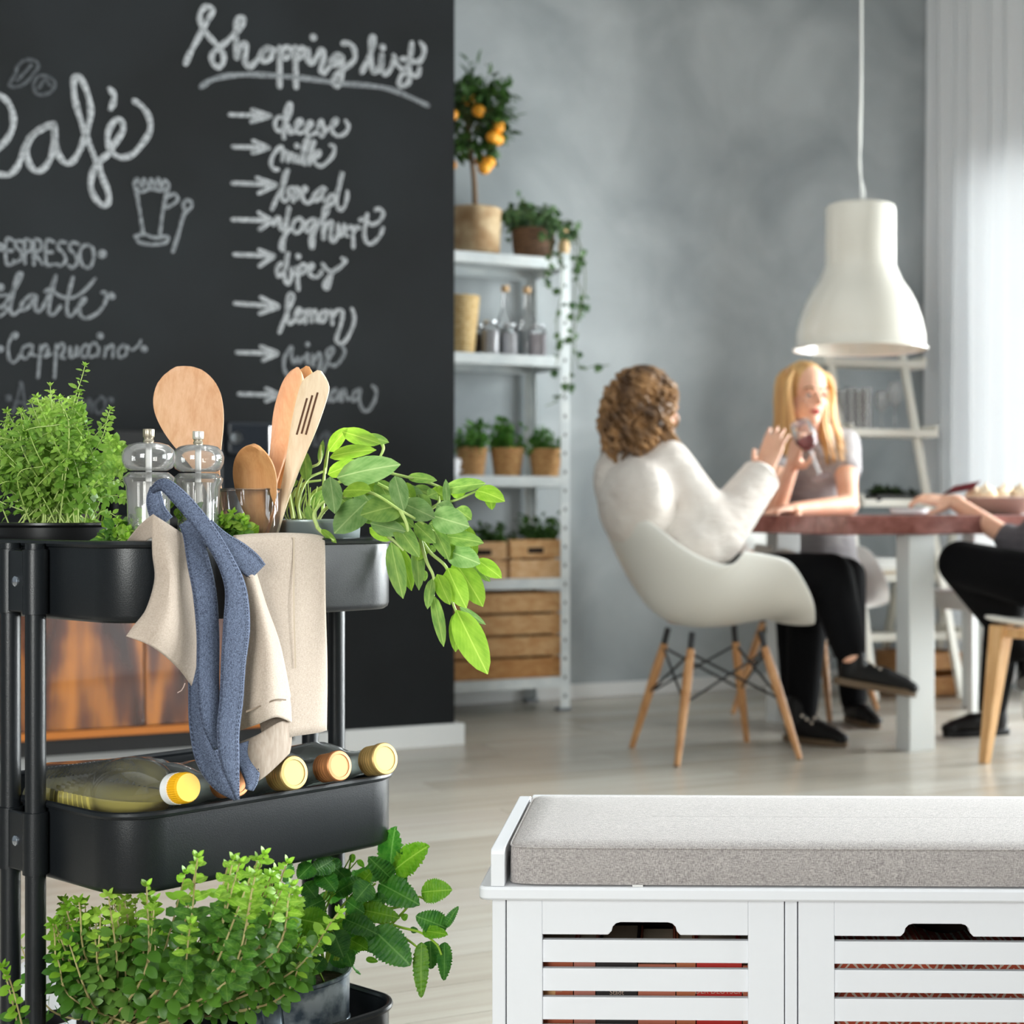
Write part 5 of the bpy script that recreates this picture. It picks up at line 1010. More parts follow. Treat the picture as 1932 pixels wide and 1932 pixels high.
def blank(i, y0, z0, dz, lab):
    rows = []
    for a in range(13):
        an = math.pi * a / 12 - math.pi / 2
        rows.append([bp(x0 + .292 * j / 24, y0 + .036 - .034 * math.cos(an) - .004 * math.sin(j * .5 + i) + (.10 if a in (0, 12) else 0), z0 + dz / 2 + dz / 2 * math.sin(an) + (.012 * math.cos((j - 15) * .42) if 10 < j < 20 and i == 1 else .006) * (-1 if 10 < j < 20 and a > 6 else 0)) for j in range(25)])
    tag(obj('folded_blanket', MB().sheet(rows), BL, solid=.004), lab, 'blanket', 'folded blankets in the bench drawer')
blank(0, .024, .060, .160, 'thick rust and cream patterned blanket folded low in the second drawer'); blank(1, .026, .224, .040, 'patterned rust blanket folded on top in the second drawer, dipping in the middle')
# ---------------------------------------------------------------- serving trolley
TY = R(49.7); tu = Vector((math.cos(TY), math.sin(TY), 0)); tv = Vector((-tu.y, tu.x, 0)); TM = Vector((-.558, 1.9466, 0)); TA, TB = .1985, .1811
RZ = [.736, .4454, .1586]; TH = .0855; FLOORZ = [z - TH + .003 for z in RZ]
def q3(t, w, z): return TM + tu * t - tv * w + ZV * z           # t along the trolley, w towards its long front side
def rrect(a, b, r, n=10):
    o = []
    for sx, sy, a0 in ((1, 1, 0), (-1, 1, 90), (-1, -1, 180), (1, -1, 270)):
        for k in range(n + 1): q = R(a0 + 90 * k / n); o.append((sx * (a - r) + r * math.cos(q), sy * (b - r) + r * math.sin(q)))
    return o
trolley = thing('serving_trolley', (TM.x, TM.y, 0), 'black metal three tier kitchen trolley loaded with herbs and bottles, foreground left', 'trolley')
for i, z in enumerate(RZ):
    m = MB(); rings = [(0, .0, .055), (0, -.012, .055), (0, -TH + .008, .055), (-.0015, -TH + .003, .054), (-.006, -TH, .050)]
    rings2 = [(-.007, -TH + .0022, .049), (-.0018, -TH + .009, .0535), (-.0018, -.012, .054), (-.0018, 0, .054)]
    allr = [[q3(x, -y, z + dz) for x, y in rrect(TA + d, TB + d, r)] for d, dz, r in rings]; n_ = len(allr[0]); b0 = len(m.v)
    for rg in allr: m.v += rg
    for k in range(len(allr) - 1):
        for j in range(n_): a, b = k * n_ + j, k * n_ + (j + 1) % n_; m.f.append((a, a + n_, b + n_, b))
    m.f.append(tuple((len(allr) - 1) * n_ + j for j in range(n_))); o_ = len(m.v)
    ir = [[q3(x, -y, z + dz) for x, y in rrect(TA + d, TB + d, r)] for d, dz, r in rings2]
    for rg in ir: m.v += rg
    m.f.append(tuple(o_ + j for j in reversed(range(n_))))
    for k in range(len(ir) - 1):
        for j in range(n_): a, b = o_ + k * n_ + j, o_ + k * n_ + (j + 1) % n_; m.f.append((a, a + n_, b + n_, b))
    tr_ = obj('tray', m, BLACKM, trolley, ang=55)
    obj('rolled_rim', MB().tube([q3(x, -y, z - .001) for x, y in rrect(TA + .001, TB + .001, .056, 12)], .0042, 8, closed=True), BLACKM, tr_)
for e in (-1, 1):
    for s in (-1, 1):
        p = lambda z: q3(e * (TA + .0125), s * .0275, z)
        obj('upright', MB().tube([p(.055 + (.735 - .055) * k / 6) for k in range(7)], .0111, 18), BLACKM, trolley)
        ca = MB(); ca.lathe([(.0, .0), (.012, .0), (.012, .016), (0, .016)], 16, Matrix.Translation(p(.050))); w_ = obj('caster', ca, BLACKM, trolley)
        obj('wheel', MB().lathe([(.008, -.010), (.025, -.009), (.0255, 0), (.025, .009), (.008, .010)], 22, frame(p(.0257), tv)), pm('wheel_rubber', S(44, 44, 46), .6), w_)
        f_ = MB(); [f_.box(p(.036) + tv * k * .0125, (.02, .002, .036), (tu, tv, ZV)) for k in (-1, 1)]; obj('fork', f_, CHROME, w_, smooth=False)
    for i, z in enumerate(RZ):
        z0, z1 = (z - .078, z - .009) if i == 0 else (z - .076, z - .010)
        c = q3(e * (TA + .0135), 0, (z0 + z1) / 2); br = obj('bracket_plate', MB().box(c + tu * e * .0045, (.006, .036, z1 - z0), (tu, tv, ZV)), BLACKM, trolley, smooth=False, bevel=.002)
        for s in (-1, 1): obj('sleeve', MB().lathe([(.0112, z0 - .002), (.0138, z0 - .0015), (.0138, z1 + .001), (.0112, z1 + .0015)], 20, Matrix.Translation(q3(e * (TA + .0125), s * .0275, 0))), BLACKM, br)
        obj('screw', MB().lathe([(.0060, 0), (.0058, .0016), (.004, .003), (0, .0036)], 18, frame(c + tu * e * .0074, tu * e)), pm('zinc_screw', S(196, 204, 216), .2, .9), br)
    # stretcher plate tying the pair of tubes to the tray wall
# ---- top tray: pepper mills
MILLG = thinglass('clear_acrylic_wall', (.98, .97, .955, 1), 2.6, .15); BOTG = thinglass('green_tinged_glass', (.90, .95, .92, 1), 2.2, .15); PETG = thinglass('clear_plastic_wall', (.95, .955, .92, 1), 2.6, .06)
OILM = bpy.data.materials.new('yellow_oil'); OILM.use_nodes = True; t = NT(OILM); b = t.n['Principled BSDF']; b.inputs['Base Color'].default_value = S(222, 206, 110); b.inputs['Roughness'].default_value = .08; a_ = t.new('ShaderNodeBsdfTransparent'); a_.inputs[0].default_value = S(236, 222, 130); x_ = t.new('ShaderNodeMixShader'); x_.inputs[0].default_value = .64; t.link(a_.outputs[0], x_.inputs[1]); t.link(b.outputs[0], x_.inputs[2]); t.link(x_.outputs[0], t.n['Material Output'].inputs[0])
def mill(t, w, lab, capcol):
    b0 = q3(t, w, FLOORZ[0]); T = Matrix.Translation(b0); g = thing('pepper_mill', b0, lab, 'mill', 'pepper mills on the trolley')
    hz = .855 - FLOORZ[0]
    body = [(.0, .0), (.027, 0), (.0275, .004), (.0268, .04), (.0225, .09), (.0230, .125), (.0245, .145), (.0275, .151), (.0278, .155), (.0245, .158), (.0215, .1605), (.0, .1605)]
    obj('body', MB().lathe(body, 40, T), MILLG, g); obj('inner_wall', MB().lathe([(0, .006), (.0225, .007), (.0215, .04), (.0180, .09), (.0185, .125), (.019, .150)], 32, T), MILLG, g)
    obj('peppercorns' if capcol else 'salt', MB().lathe([(0, .008), (.0215, .009), (.0195, .05), (.0182, .075), (0, .078)], 24, T), pm('pepper_grey' if capcol else 'sea_salt', S(176, 172, 166) if capcol else S(226, 226, 226), .8, bump=.8, bs=300), g)
    head_ = [(0, .1625), (.020, .1625), (.0255, .1655), (.0283, .172), (.0290, .179), (.0272, .1855), (.0215, .1910), (.013, .1934), (.0085, .1940), (0, .1942)]
    hd0 = obj('head', MB().lathe(head_, 40, T), MILLG, g)
    obj('spindle', MB().tube([b0 + ZV * z for z in (.03, .09, .1935)], .0034, 10), pm('spindle_white', S(232, 232, 232), .25), g)
    obj('collar', MB().lathe([(.0050, .1935), (.0058, .1955), (.0048, .1975), (.0055, .2000), (0, .2000)], 20, T), pm('brass_grey', S(206, 196, 176), .25, .8), g)
    k = MB(); n = 22; pr = [(.0064 * (1 if i % 2 else .93)) for i in range(n * 2)]
    k.prism([(pr[i] * math.cos(math.pi * i / n), pr[i] * math.sin(math.pi * i / n)) for i in range(n * 2)], .0090, Matrix.Translation(b0 + ZV * .2042)); obj('cap_nut', k, pm('nut_steel', S(226, 222, 214), .25, .6) if not capcol else pm('nut_bronze', S(176, 166, 146), .3, .7), g, bevel=.0006)
mill(-.130, .124, 'clear acrylic mill with bronze cap nut, next to the thyme', 1)
mill(-.066, .124, 'clear acrylic mill with silver cap nut, before the big wooden spoon', 0)
# ---- beaker with wooden tools
gb = q3(.022, .098, FLOORZ[0]); bk = thing('glass_beaker', gb, 'clear glass beaker that holds the wooden spoons and spatulas', 'glass')
obj('glass', MB().lathe([(.034, 0), (.0362, .004), (.0375, .143)], 40, Matrix.Translation(gb)), THIN, bk); obj('base', MB().lathe([(.0338, .0005), (.0338, .006), (0, .006)], 30, Matrix.Translation(gb)), GLASS, bk); obj('rim', MB().tube([gb + Vector((.0375 * math.cos(i * math.pi / 20), .0375 * math.sin(i * math.pi / 20), .1435)) for i in range(40)], .0011, 6, closed=True), THIN, bk)
BEECH = woodmat('beech', S(224, 176, 138), S(208, 154, 112), 7, (14, 14, 1.5), .5); BEECH2 = woodmat('warm_beech', S(214, 158, 104), S(196, 136, 84), 7, (14, 14, 1.5), .5); BIRCH = woodmat('pale_birch', S(238, 214, 182), S(226, 196, 160), 7, (14, 14, 1.5), .5); BEECH3 = woodmat('pinkish_beech', S(226, 168, 128), S(214, 150, 108), 7, (14, 14, 1.5), .5)
def spatula(name, lab, outline, base, th, mat, d0, d1, bowl=0, slots=()):
    # outline: half widths along the axis; base->tip are picture points with their own depths
    a, b = P(*base[0], d0), P(*base[1], d1); ax = (b - a); L = ax.length; ax.normalize(); nrm = Vector((0, -1, 0)) + Vector((base[2], 0, 0)); nrm = (nrm - ax * nrm.dot(ax)).normalized(); sd = ax.cross(nrm)
    g = thing(name, a, lab, 'utensil', 'wooden tools in the beaker'); m = MB(); ns = 44; ws = 9
    oc = [(q.x, q.y) for q in cr([Vector((t_, w_ * 8, 0)) for t_, w_ in outline], 8)]
    def hw(t):
        for (t0, w0), (t1, w1) in zip(oc, oc[1:]):
            if t0 <= t <= t1: return (w0 + (w1 - w0) * (t - t0) / max(1e-6, t1 - t0)) / 8
        return oc[-1][1] / 8
    tt = [i / ns for i in range(ns)] + [.985, .994, 1.0]
    F = []; B = []
    for t in tt:
        w = max(hw(t), .0006); r1, r2 = [], []
        for j in range(ws):
            x = -1 + 2 * j / (ws - 1); e = (1 - abs(x) ** 6) ** .5 * .5 + .0
            cup = bowl * (1 - x * x) * max(0, math.sin(math.pi * min(1, max(0, (t - .62) / .38)))) if bowl else 0
            thick = th * (1.0 if w > .012 else 1.4) * (.35 + e * 1.3) / 2
            c = a + ax * (t * L) + sd * (x * w); r1.append(c + nrm * (thick - cup)); r2.append(c - nrm * (thick + cup))
        F.append(r1); B.append(r2)
    k = len(m.v); m.sheet(F); k2 = len(m.v); m.sheet([list(r) for r in B])
    m.f = [f for f in m.f[:len(m.f) // 2]] + [tuple(reversed(f)) for f in m.f[len(m.f) // 2:]]; R_ = len(F)
    for i in range(R_ - 1):
        for j in (0, ws - 1): p_, q_, r_, s_ = k + i * ws + j, k + (i + 1) * ws + j, k2 + (i + 1) * ws + j, k2 + i * ws + j; m.f.append((p_, q_, r_, s_) if j == 0 else (s_, r_, q_, p_))
    for i in (0, R_ - 1):
        for j in range(ws - 1): p_, q_, r_, s_ = k + i * ws + j, k + i * ws + j + 1, k2 + i * ws + j + 1, k2 + i * ws + j; m.f.append((s_, r_, q_, p_) if i == 0 else (p_, q_, r_, s_))
    hd_ = obj('head', m, mat, g)
    for t0, t1, x in slots:
        s_ = MB(); c0, c1 = a + ax * (t0 * L) + sd * x, a + ax * (t1 * L) + sd * x; s_.box((c0 + c1) / 2 + nrm * (th * .5), (.0022, (c1 - c0).length, .0016), (sd, ax, nrm)); obj('slot', s_, pm('slot_dark', S(92, 58, 36), .8), hd_, smooth=False)
    return g
px = lambda v: v * 1.93 / 3000
spatula('wooden_spoon', 'big flat wooden spoon, tallest head of the tools, behind the pepper mills', [(0, .0045), (.2, .006), (.36, .009), (.44, .0125), (.50, .0175), (.57, .0245), (.66, .0335), (.74, .0390), (.82, .0410), (.89, .0375), (.95, .0285), (.982, .0180), (.995, .0095), (1, .002)], ((446, 1060), (334, 693), .15), .006, BEECH, 1.905, 1.965)
spatula('wooden_spoon', 'round headed wooden spoon with its bowl half inside the beaker', [(0, .0045), (.2, .0065), (.34, .012), (.48, .0208), (.62, .0268), (.75, .0280), (.86, .0245), (.94, .0172), (.982, .0095), (1, .002)], ((494, 1062), (476, 838), -.25), .007, BEECH2, 1.915, 1.868, .006)
spatula('wooden_spatula', 'orange toned wooden spoon seen nearly edge on, left of the slotted spatula', [(0, .005), (.35, .006), (.55, .010), (.75, .0165), (.9, .0145), (.97, .0085), (1, .002)], ((478, 1066), (561, 694), .35), .006, BEECH3, 1.89, 1.975)
spatula('wooden_spatula', 'wooden spatula mostly hidden behind the slotted one, its tip showing', [(0, .005), (.4, .006), (.6, .011), (.8, .014), (.95, .011), (1, .003)], ((486, 1064), (580, 692), .2), .005, BEECH2, 1.90, 2.0)
spatula('slotted_spatula', 'pale slotted wooden spatula with three slits and a slanted tip', [(0, .005), (.3, .006), (.5, .0095), (.72, .0165), (.9, .0185), (.955, .014), (1, .003)], ((500, 1064), (603, 699), -.15), .0045, BIRCH, 1.895, 1.93, 0, ((.66, .85, -.005), (.67, .87, .0005), (.67, .89, .006)))
# ---- bottles in the middle tray
def bottle(t, cap_px, lab, capcol, tip=.018, dia=.037, L=.275, tint=(.90, .95, .93, 1), crap=.0185, lean=0):
    fz = FLOORZ[1]; c = q3(t, TB + .012, RZ[1] + .024); e = q3(t + lean, TB - .30, fz + dia + .002); ax = (c - e).normalized(); e = c - ax * L
    if e.z < fz + dia + .002: pass
    g = thing('glass_bottle', e, lab, 'bottle', 'bottles in the middle tray'); T = frame(e, ax); s = L
    prof = [(0, .0), (dia * .82, 0), (dia, .008), (dia, s * .50), (dia * .95, s * .56), (dia * .72, s * .66), (dia * .48, s * .75), (dia * .41, s * .82), (dia * .40, s - .022), (dia * .36, s - .022), (dia * .36, s * .82), (dia * .42, s * .755), (dia * .66, s * .66), (dia * .88, s * .56), (dia * .93, s * .5), (dia * .93, .012), (0, .010)]
    obj('glass', MB().lathe(prof, 40, T), BOTG, g)
    k = MB(); kp = [(crap * .86, -.032), (crap, -.030)]; z = -.030
    for i in range(4): kp += [(crap * .965, z + .002), (crap, z + .0045)]; z += .0045
    kp += [(crap * .96, z + .002), (crap * 1.06, z + .004), (crap * 1.06, -.0015), (crap * 1.0, 0), (crap * .8, .0003), (crap * .78, -.0006), (0, -.0006)]
    M = T @ Matrix.Translation((0, 0, L + .006)); k.lathe(kp, 40, M); obj('screw_cap', k, capcol, g, ang=25)
GOLD = pm('gold_cap', S(178, 148, 92), .42, .5); COPPER = pm('copper_cap', S(190, 128, 82), .42, .5)
bottle(.148, 0, 'glass bottle with a gold cap, rightmost in the middle tray', GOLD, lean=.006)
bottle(.078, 0, 'glass bottle with a copper cap, between the two gold capped ones', COPPER, crap=.0170)
bottle(.012, 0, 'glass bottle with a gold cap, just right of the hanging apron corner', GOLD)
bottle(-.066, 0, 'glass bottle whose copper cap shows behind the blue apron ties', COPPER, crap=.0160)
# the oil bottle: ribbed clear plastic, half full, yellow and white cap
c = q3(-.136, TB + .012, RZ[1] + .026); e = q3(-.146, TB - .27, FLOORZ[1] + .060); ax = (c - e).normalized(); L = .262; e = c - ax * L; T = frame(e, ax)
ob = thing('oil_bottle', e, 'ribbed clear plastic bottle of yellow oil with a yellow and white cap', 'bottle', 'bottles in the middle tray')
m = MB(); prof = [(0, .0), (.03, 0), (.038, .006)]
for i in range(14): prof += [(.0410, .016 + i * .0095), (.0378, .0205 + i * .0095)]
prof += [(.0405, .158), (.041, .170), (.039, .190), (.032, .212), (.022, .230), (.0155, .240), (.0145, L - .006)]
m.lathe(prof, 40, T); k0 = len(m.v)
for v in m.v: 
    loc = T.inverted() @ v; tw = math.atan2(loc.y, loc.x)
obj('bottle', m, PETG, ob, ang=70)
m = MB(); m.lathe([(0, .002), (.028, .003)] + [q_ for i in range(15) for q_ in ((.0402, .0125 + .0095 * i), (.0371, .0170 + .0095 * i))] + [(.038, .168), (.035, .190), (.028, .212), (.018, .230), (0, .236)], 32, T)
bm = bmesh.new(); vs = [bm.verts.new(v) for v in m.v]; [bm.faces.new([vs[i] for i in f]) for f in m.f if len(set(f)) > 2]
bmesh.ops.remove_doubles(bm, verts=bm.verts, dist=.0003); zc = .455
res = bmesh.ops.bisect_plane(bm, geom=bm.verts[:] + bm.edges[:] + bm.faces[:], plane_co=(0, 0, zc), plane_no=(0, 0, 1), clear_outer=True); bmesh.ops.holes_fill(bm, edges=[q for q in bm.edges if q.is_boundary])
bm.verts.index_update(); m2 = MB(); m2.v = [v.co.copy() for v in bm.verts]; m2.f = [tuple(v.index for v in f.verts) for f in bm.faces]; bm.free(); obj('oil', m2, OILM, ob, ang=40)
M = T @ Matrix.Translation((0, 0, L)); obj('cap_ring', MB().lathe([(.0155, -.013), (.0172, -.012), (.0172, -.001), (.0150, 0)], 32, M), pm('cap_white', S(238, 238, 236), .4), ob)
k = MB(); n = 40; kz = [(.0168, -.0005), (.0170, .0005), (.0166, .013), (.0150, .0158), (0, .0160)]
rr = []; k.lathe(kz, 80, M)
for i, v in enumerate(k.v):
    if i < 240 and i % 2: loc = M.inverted() @ v; loc.x *= .965; loc.y *= .965; k.v[i] = M @ loc
obj('cap', k, pm('cap_yellow', S(246, 184, 28), .35, spec=.4), ob, ang=20)
e2, c2_ = P(90, 1492, 1.99), P(350, 1482, 1.83); ax = (c2_ - e2).normalized(); L = (c2_ - e2).length; T = frame(e2, ax)
o2 = thing('clear_bottle', e2, 'plain clear bottle lying behind the oil bottle, its round shoulder showing', 'bottle', 'bottles in the middle tray')
obj('bottle', MB().lathe([(0, 0), (.030, 0), (.036, .008), (.036, L - .075), (.033, L - .052), (.024, L - .034), (.015, L - .022), (.013, L)], 40, T), PETG, o2); obj('cap', MB().lathe([(.0145, L - .012), (.0145, L + .006), (0, L + .006)], 28, T), pm('cap_white', S(238, 238, 236), .4), o2)
# canister at the back of the bottom tray
cq = P(86, 1900, 2.02); cq.z = FLOORZ[2]; cn = thing('white_canister', cq, 'white ceramic canister with a black band, in the bottom tray behind the uprights', 'canister'); T = Matrix.Translation(cq)
obj('body', MB().lathe([(.034, 0), (.037, .004), (.037, .112), (.035, .116), (.033, .116), (.033, .104), (0, .103)], 36, T), CER, cn); obj('lid', MB().lathe([(.0325, .1125), (.034, .117), (.030, .121), (0, .1225)], 36, T), CER, cn); obj('black_band', MB().lathe([(.0373, .052), (.0375, .053), (.0375, .070), (.0373, .071)], 36, T), pm('band_black', S(20, 20, 22), .5), cn)
# ---------------------------------------------------------------- apron draped over the front side
VM = TM.dot(tv)
def F(px_, py_, dl):           # point 'dl' in front of the trolley's long side, seen at (px, py)
    k = (px_ - CX) / FPX; d = (VM - TB - dl) / (tv.x * k + tv.y); return P(px_, py_, d)
LIN = bpy.data.materials.new('beige_linen'); LIN.use_nodes = True; t = NT(LIN); b = t.n['Principled BSDF']; b.inputs['Roughness'].default_value = .9; b.inputs['Sheen Weight'].default_value = .1
DEN = bpy.data.materials.new('blue_chambray'); DEN.use_nodes = True
def weave(m, c1, c2, sc, lo, hi, bstr):
    t = NT(m); b = t.n['Principled BSDF']; b.inputs['Roughness'].default_value = .92; tc = t.new('ShaderNodeTexCoord'); hs = []
    for q in ((sc, sc, sc * .15), (sc * .22, sc * .22, sc)):
        mp = t.new('ShaderNodeMapping'); mp.inputs['Scale'].default_value = q; t.link(tc.outputs['Object'], mp.inputs[0]); nz = t.new('ShaderNodeTexNoise'); nz.inputs['Scale'].default_value = 1; nz.inputs['Detail'].default_value = 3; t.link(mp.outputs[0], nz.inputs['Vector']); hs.append(nz)
    ad = t.new('ShaderNodeMath', operation='MULTIPLY_ADD'); ad.inputs[1].default_value = .5; t.link(hs[0].outputs[0], ad.inputs[0]); h2 = t.new('ShaderNodeMath', operation='MULTIPLY'); h2.inputs[1].default_value = .5; t.link(hs[1].outputs[0], h2.inputs[0]); t.link(h2.outputs[0], ad.inputs[2])
    rp = t.new('ShaderNodeValToRGB'); e = rp.color_ramp.elements; e[0].position = lo; e[1].position = hi; e[0].color = c1; e[1].color = c2; t.link(ad.outputs[0], rp.inputs[0]); t.link(rp.outputs[0], b.inputs['Base Color'])
    bp = t.new('ShaderNodeBump'); bp.inputs['Strength'].default_value = bstr; bp.inputs['Distance'].default_value = .0006; t.link(ad.outputs[0], bp.inputs['Height']); t.link(bp.outputs[0], b.inputs['Normal'])
weave(LIN, S(168, 151, 136), S(196, 181, 166), 1700, .35, .65, .5); weave(DEN, S(30, 37, 58), S(108, 120, 144), 2400, .40, .62, .5)
def loft(rows, nu=5, nv=7, fn=F, ripple=0):
    # rows of picture points (px, py, offset); smooth in both directions
    cr_rows = []
    for r in rows: cr_rows.append(cr([Vector(p) for p in r], nu))
    cols = list(zip(*cr_rows)); cols = [cr(list(c), nv) for c in cols]; out = []
    for i in range(len(cols[0])): out.append([fn(c[i].x, c[i].y, c[i].z + ripple * math.sin(j * .6 + i * .13) * .5 + ripple * math.sin(j * .23 - i * .2)) for j, c in enumerate(cols)])
    return out
ap0 = F(450, 1150, .01); apron = thing('linen_apron', ap0, 'crumpled beige linen apron with blue chambray ties, hanging over the trolley side', 'apron')
# the flat panel on the right
obj('right_panel', MB().sheet(loft([[(440, 1012, -.030), (480, 1008, -.030), (540, 1006, -.028), (585, 1008, -.03), (606, 1012, -.03)], [(440, 1012, .000), (480, 1009, .000), (540, 1008, .002), (590, 1010, .000), (611, 1014, -.002)], [(440, 1040, .008), (480, 1040, .009), (540, 1042, .010), (592, 1040, .008), (613, 1040, .006)],
     [(450, 1140, .010), (490, 1140, .012), (545, 1142, .014), (594, 1138, .010), (614, 1138, .008)], [(470, 1270, .010), (505, 1268, .014), (550, 1268, .016), (597, 1262, .012), (617, 1258, .008)], [(495, 1388, .008), (525, 1394, .014), (556, 1388, .016), (597, 1382, .012), (616, 1377, .008)]], ripple=.0015)), LIN, apron, solid=.0012)
obj('hem_shade_line', MB().sheet(loft([[(553, 1012, .0095), (556, 1012, .0095)], [(553, 1140, .0165), (556, 1140, .0165)], [(556, 1260, .0180), (559, 1260, .0180)]])), pm('hem_shadow', S(178, 162, 142), .9), apron)  # thin strip tinted as the shadow line of the hem
# the middle fold with its turned corner
obj('middle_fold', MB().sheet(loft([[(448, 1068, .020), (462, 1070, .028), (474, 1076, .030), (484, 1082, .024)], [(450, 1130, .018), (470, 1130, .034), (490, 1135, .036), (502, 1140, .022)], [(452, 1210, .016), (478, 1212, .034), (508, 1212, .040), (528, 1214, .020)], [(448, 1300, .014), (480, 1304, .034), (518, 1300, .042), (546, 1302, .020)],
     [(446, 1345, .014), (482, 1340, .032), (520, 1318, .040), (548, 1320, .018)], [(450, 1378, .014), (484, 1366, .028), (520, 1352, .036), (550, 1362, .018)]], ripple=.002)), LIN, apron, solid=.0012)
obj('fold_shade_line', MB().sheet(loft([[(464, 1340, .037), (490, 1330, .0385), (520, 1318, .0435), (540, 1318, .036)], [(464, 1344, .037), (490, 1333, .0385), (520, 1321, .0435), (540, 1321, .036)]])), pm('hem_shadow2', S(120, 104, 88), .9), apron)  # dark strip paints the shade along the fold
obj('turned_corner', MB().sheet(loft([[(450, 1400, .016), (486, 1385, .024), (525, 1362, .026), (548, 1358, .014)], [(456, 1425, .022), (490, 1412, .030), (528, 1388, .026), (550, 1385, .014)], [(468, 1452, .026), (498, 1436, .032), (530, 1412, .026), (549, 1404, .014)], [(482, 1476, .028), (502, 1462, .030), (526, 1440, .024), (546, 1420, .014)]])), pm('linen_inside', S(150, 134, 120), .92, col2=S(166, 152, 138), vs=300, stretch=(1, 1, .2)), apron, solid=.0012)
# left corner, with the peak standing over the rim
def Gp(px_, py_, dl): return F(px_, py_, dl)
obj('left_corner', MB().sheet(loft([[(289, 969, .012), (308, 982, .014), (335, 1000, .012), (352, 1012, .006)], [(287, 1000, .012), (310, 1004, .020), (340, 1014, .014), (360, 1030, .006)], [(288, 1045, .010), (315, 1045, .026), (345, 1050, .018), (372, 1060, .006)], [(292, 1092, .008), (320, 1095, .030), (350, 1100, .020), (378, 1105, .006)],
     [(276, 1148, .012), (312, 1152, .032), (350, 1160, .022), (380, 1168, .006)], [(252, 1180, .016), (298, 1192, .032), (345, 1212, .022), (382, 1228, .006)], [(238, 1199, .018), (288, 1220, .030), (340, 1264, .018), (376, 1318, .006)]], ripple=.0015)), LIN, apron, solid=.0012)
obj('tucked_end', MB().sheet(loft([[(289, 969, .012), (268, 985, -.01), (248, 1008, -.03), (236, 1024, -.05)], [(291, 985, .010), (274, 1000, -.012), (258, 1018, -.03), (246, 1030, -.05)], [(290, 1012, .004), (278, 1018, -.012), (268, 1028, -.03), (260, 1034, -.05)]])), LIN, apron, solid=.0012)
def strap(name, cl, wd, off, tw=0, ends=True, thick=.0016):
    # a chambray band: centre line in the picture, width in pixels, a gentle hollow across
    c = cr([Vector((x, y, o)) for x, y, o in cl], 7); w = crv(wd, 7); L = len(c); rows = []
    for i, p in enumerate(c):
        a, b = c[max(0, i - 1)], c[min(L - 1, i + 1)]; t = Vector((b.x - a.x, b.y - a.y)); t.normalize(); n = Vector((-t.y, t.x)); row = []
        for j in range(9): x = -1 + j / 4; row.append(F(p.x + n.x * x * w[i] / 2, p.y + n.y * x * w[i] / 2, p.z + .0018 * (1 - x * x) + tw * x * math.sin(i * .25)))
        rows.append(row)
    o = obj(name, MB().sheet(rows), DEN, apron, solid=thick)
    st = MB()
    for x in (-.88, .88):
        for i in range(0, L - 1):
            p, q = c[i], c[i + 1]; t = Vector((q.x - p.x, q.y - p.y)); 
            if t.length < 1e-6: continue
            t.normalize(); n = Vector((-t.y, t.x)); nseg = max(1, int((q - p).length / 5))
            for k in range(nseg):
                a = p.lerp(q, k / nseg); b = p.lerp(q, (k + .55) / nseg); ww = w[i] / 2 * x; st.tube([F(a.x + n.x * ww, a.y + n.y * ww, a.z + .0028), F(b.x + n.x * ww, b.y + n.y * ww, b.z + .0028)], .0005, 4)
    obj('stitching', st, pm('blue_thread', S(30, 38, 62), .8), o, kind='stuff')
strap('tie_band', [(366, 1190, .008), (372, 1300, .012), (378, 1370, .018), (392, 1430, .026), (418, 1474, .030), (446, 1506, .034)], [24, 34, 42, 46, 40, 10], 0)
strap('tie_band', [(470, 1490, .034), (474, 1470, .032), (470, 1440, .026), (458, 1400, .020)], [14, 26, 40, 44], 0)
strap('tie_band', [(346, 985, .010), (362, 1010, .020), (374, 1060, .030), (386, 1120, .036), (392, 1200, .036), (392, 1290, .036), (398, 1360, .036), (412, 1412, .036)], [20, 34, 42, 44, 42, 42, 36, 20], 0)
strap('tie_band', [(292, 918, -.004), (291, 940, -.002), (297, 965, .002), (312, 985, .006)], [18, 30, 34, 34], 0)
strap('tie_band', [(286, 925, .004), (308, 914, .016), (336, 936, .026), (368, 972, .034), (398, 1012, .040), (424, 1056, .044), (444, 1110, .046), (446, 1180, .046), (440, 1250, .044), (436, 1320, .042), (430, 1380, .042), (434, 1440, .042), (448, 1508, .042)], [10, 24, 30, 32, 32, 32, 40, 50, 46, 44, 42, 34, 6], 0)
strap('tie_band', [(392, 985, .030), (418, 1014, .034), (448, 1040, .036), (470, 1062, .034), (486, 1078, .030)], [16, 26, 40, 46, 40], 0)
obj('loose_thread', MB().tube([F(335, 1306, .02), F(342, 1302, .02), F(346, 1296, .02), F(349, 1288, .019)], .0005, 5), pm('thread', S(216, 190, 176), .9), apron)
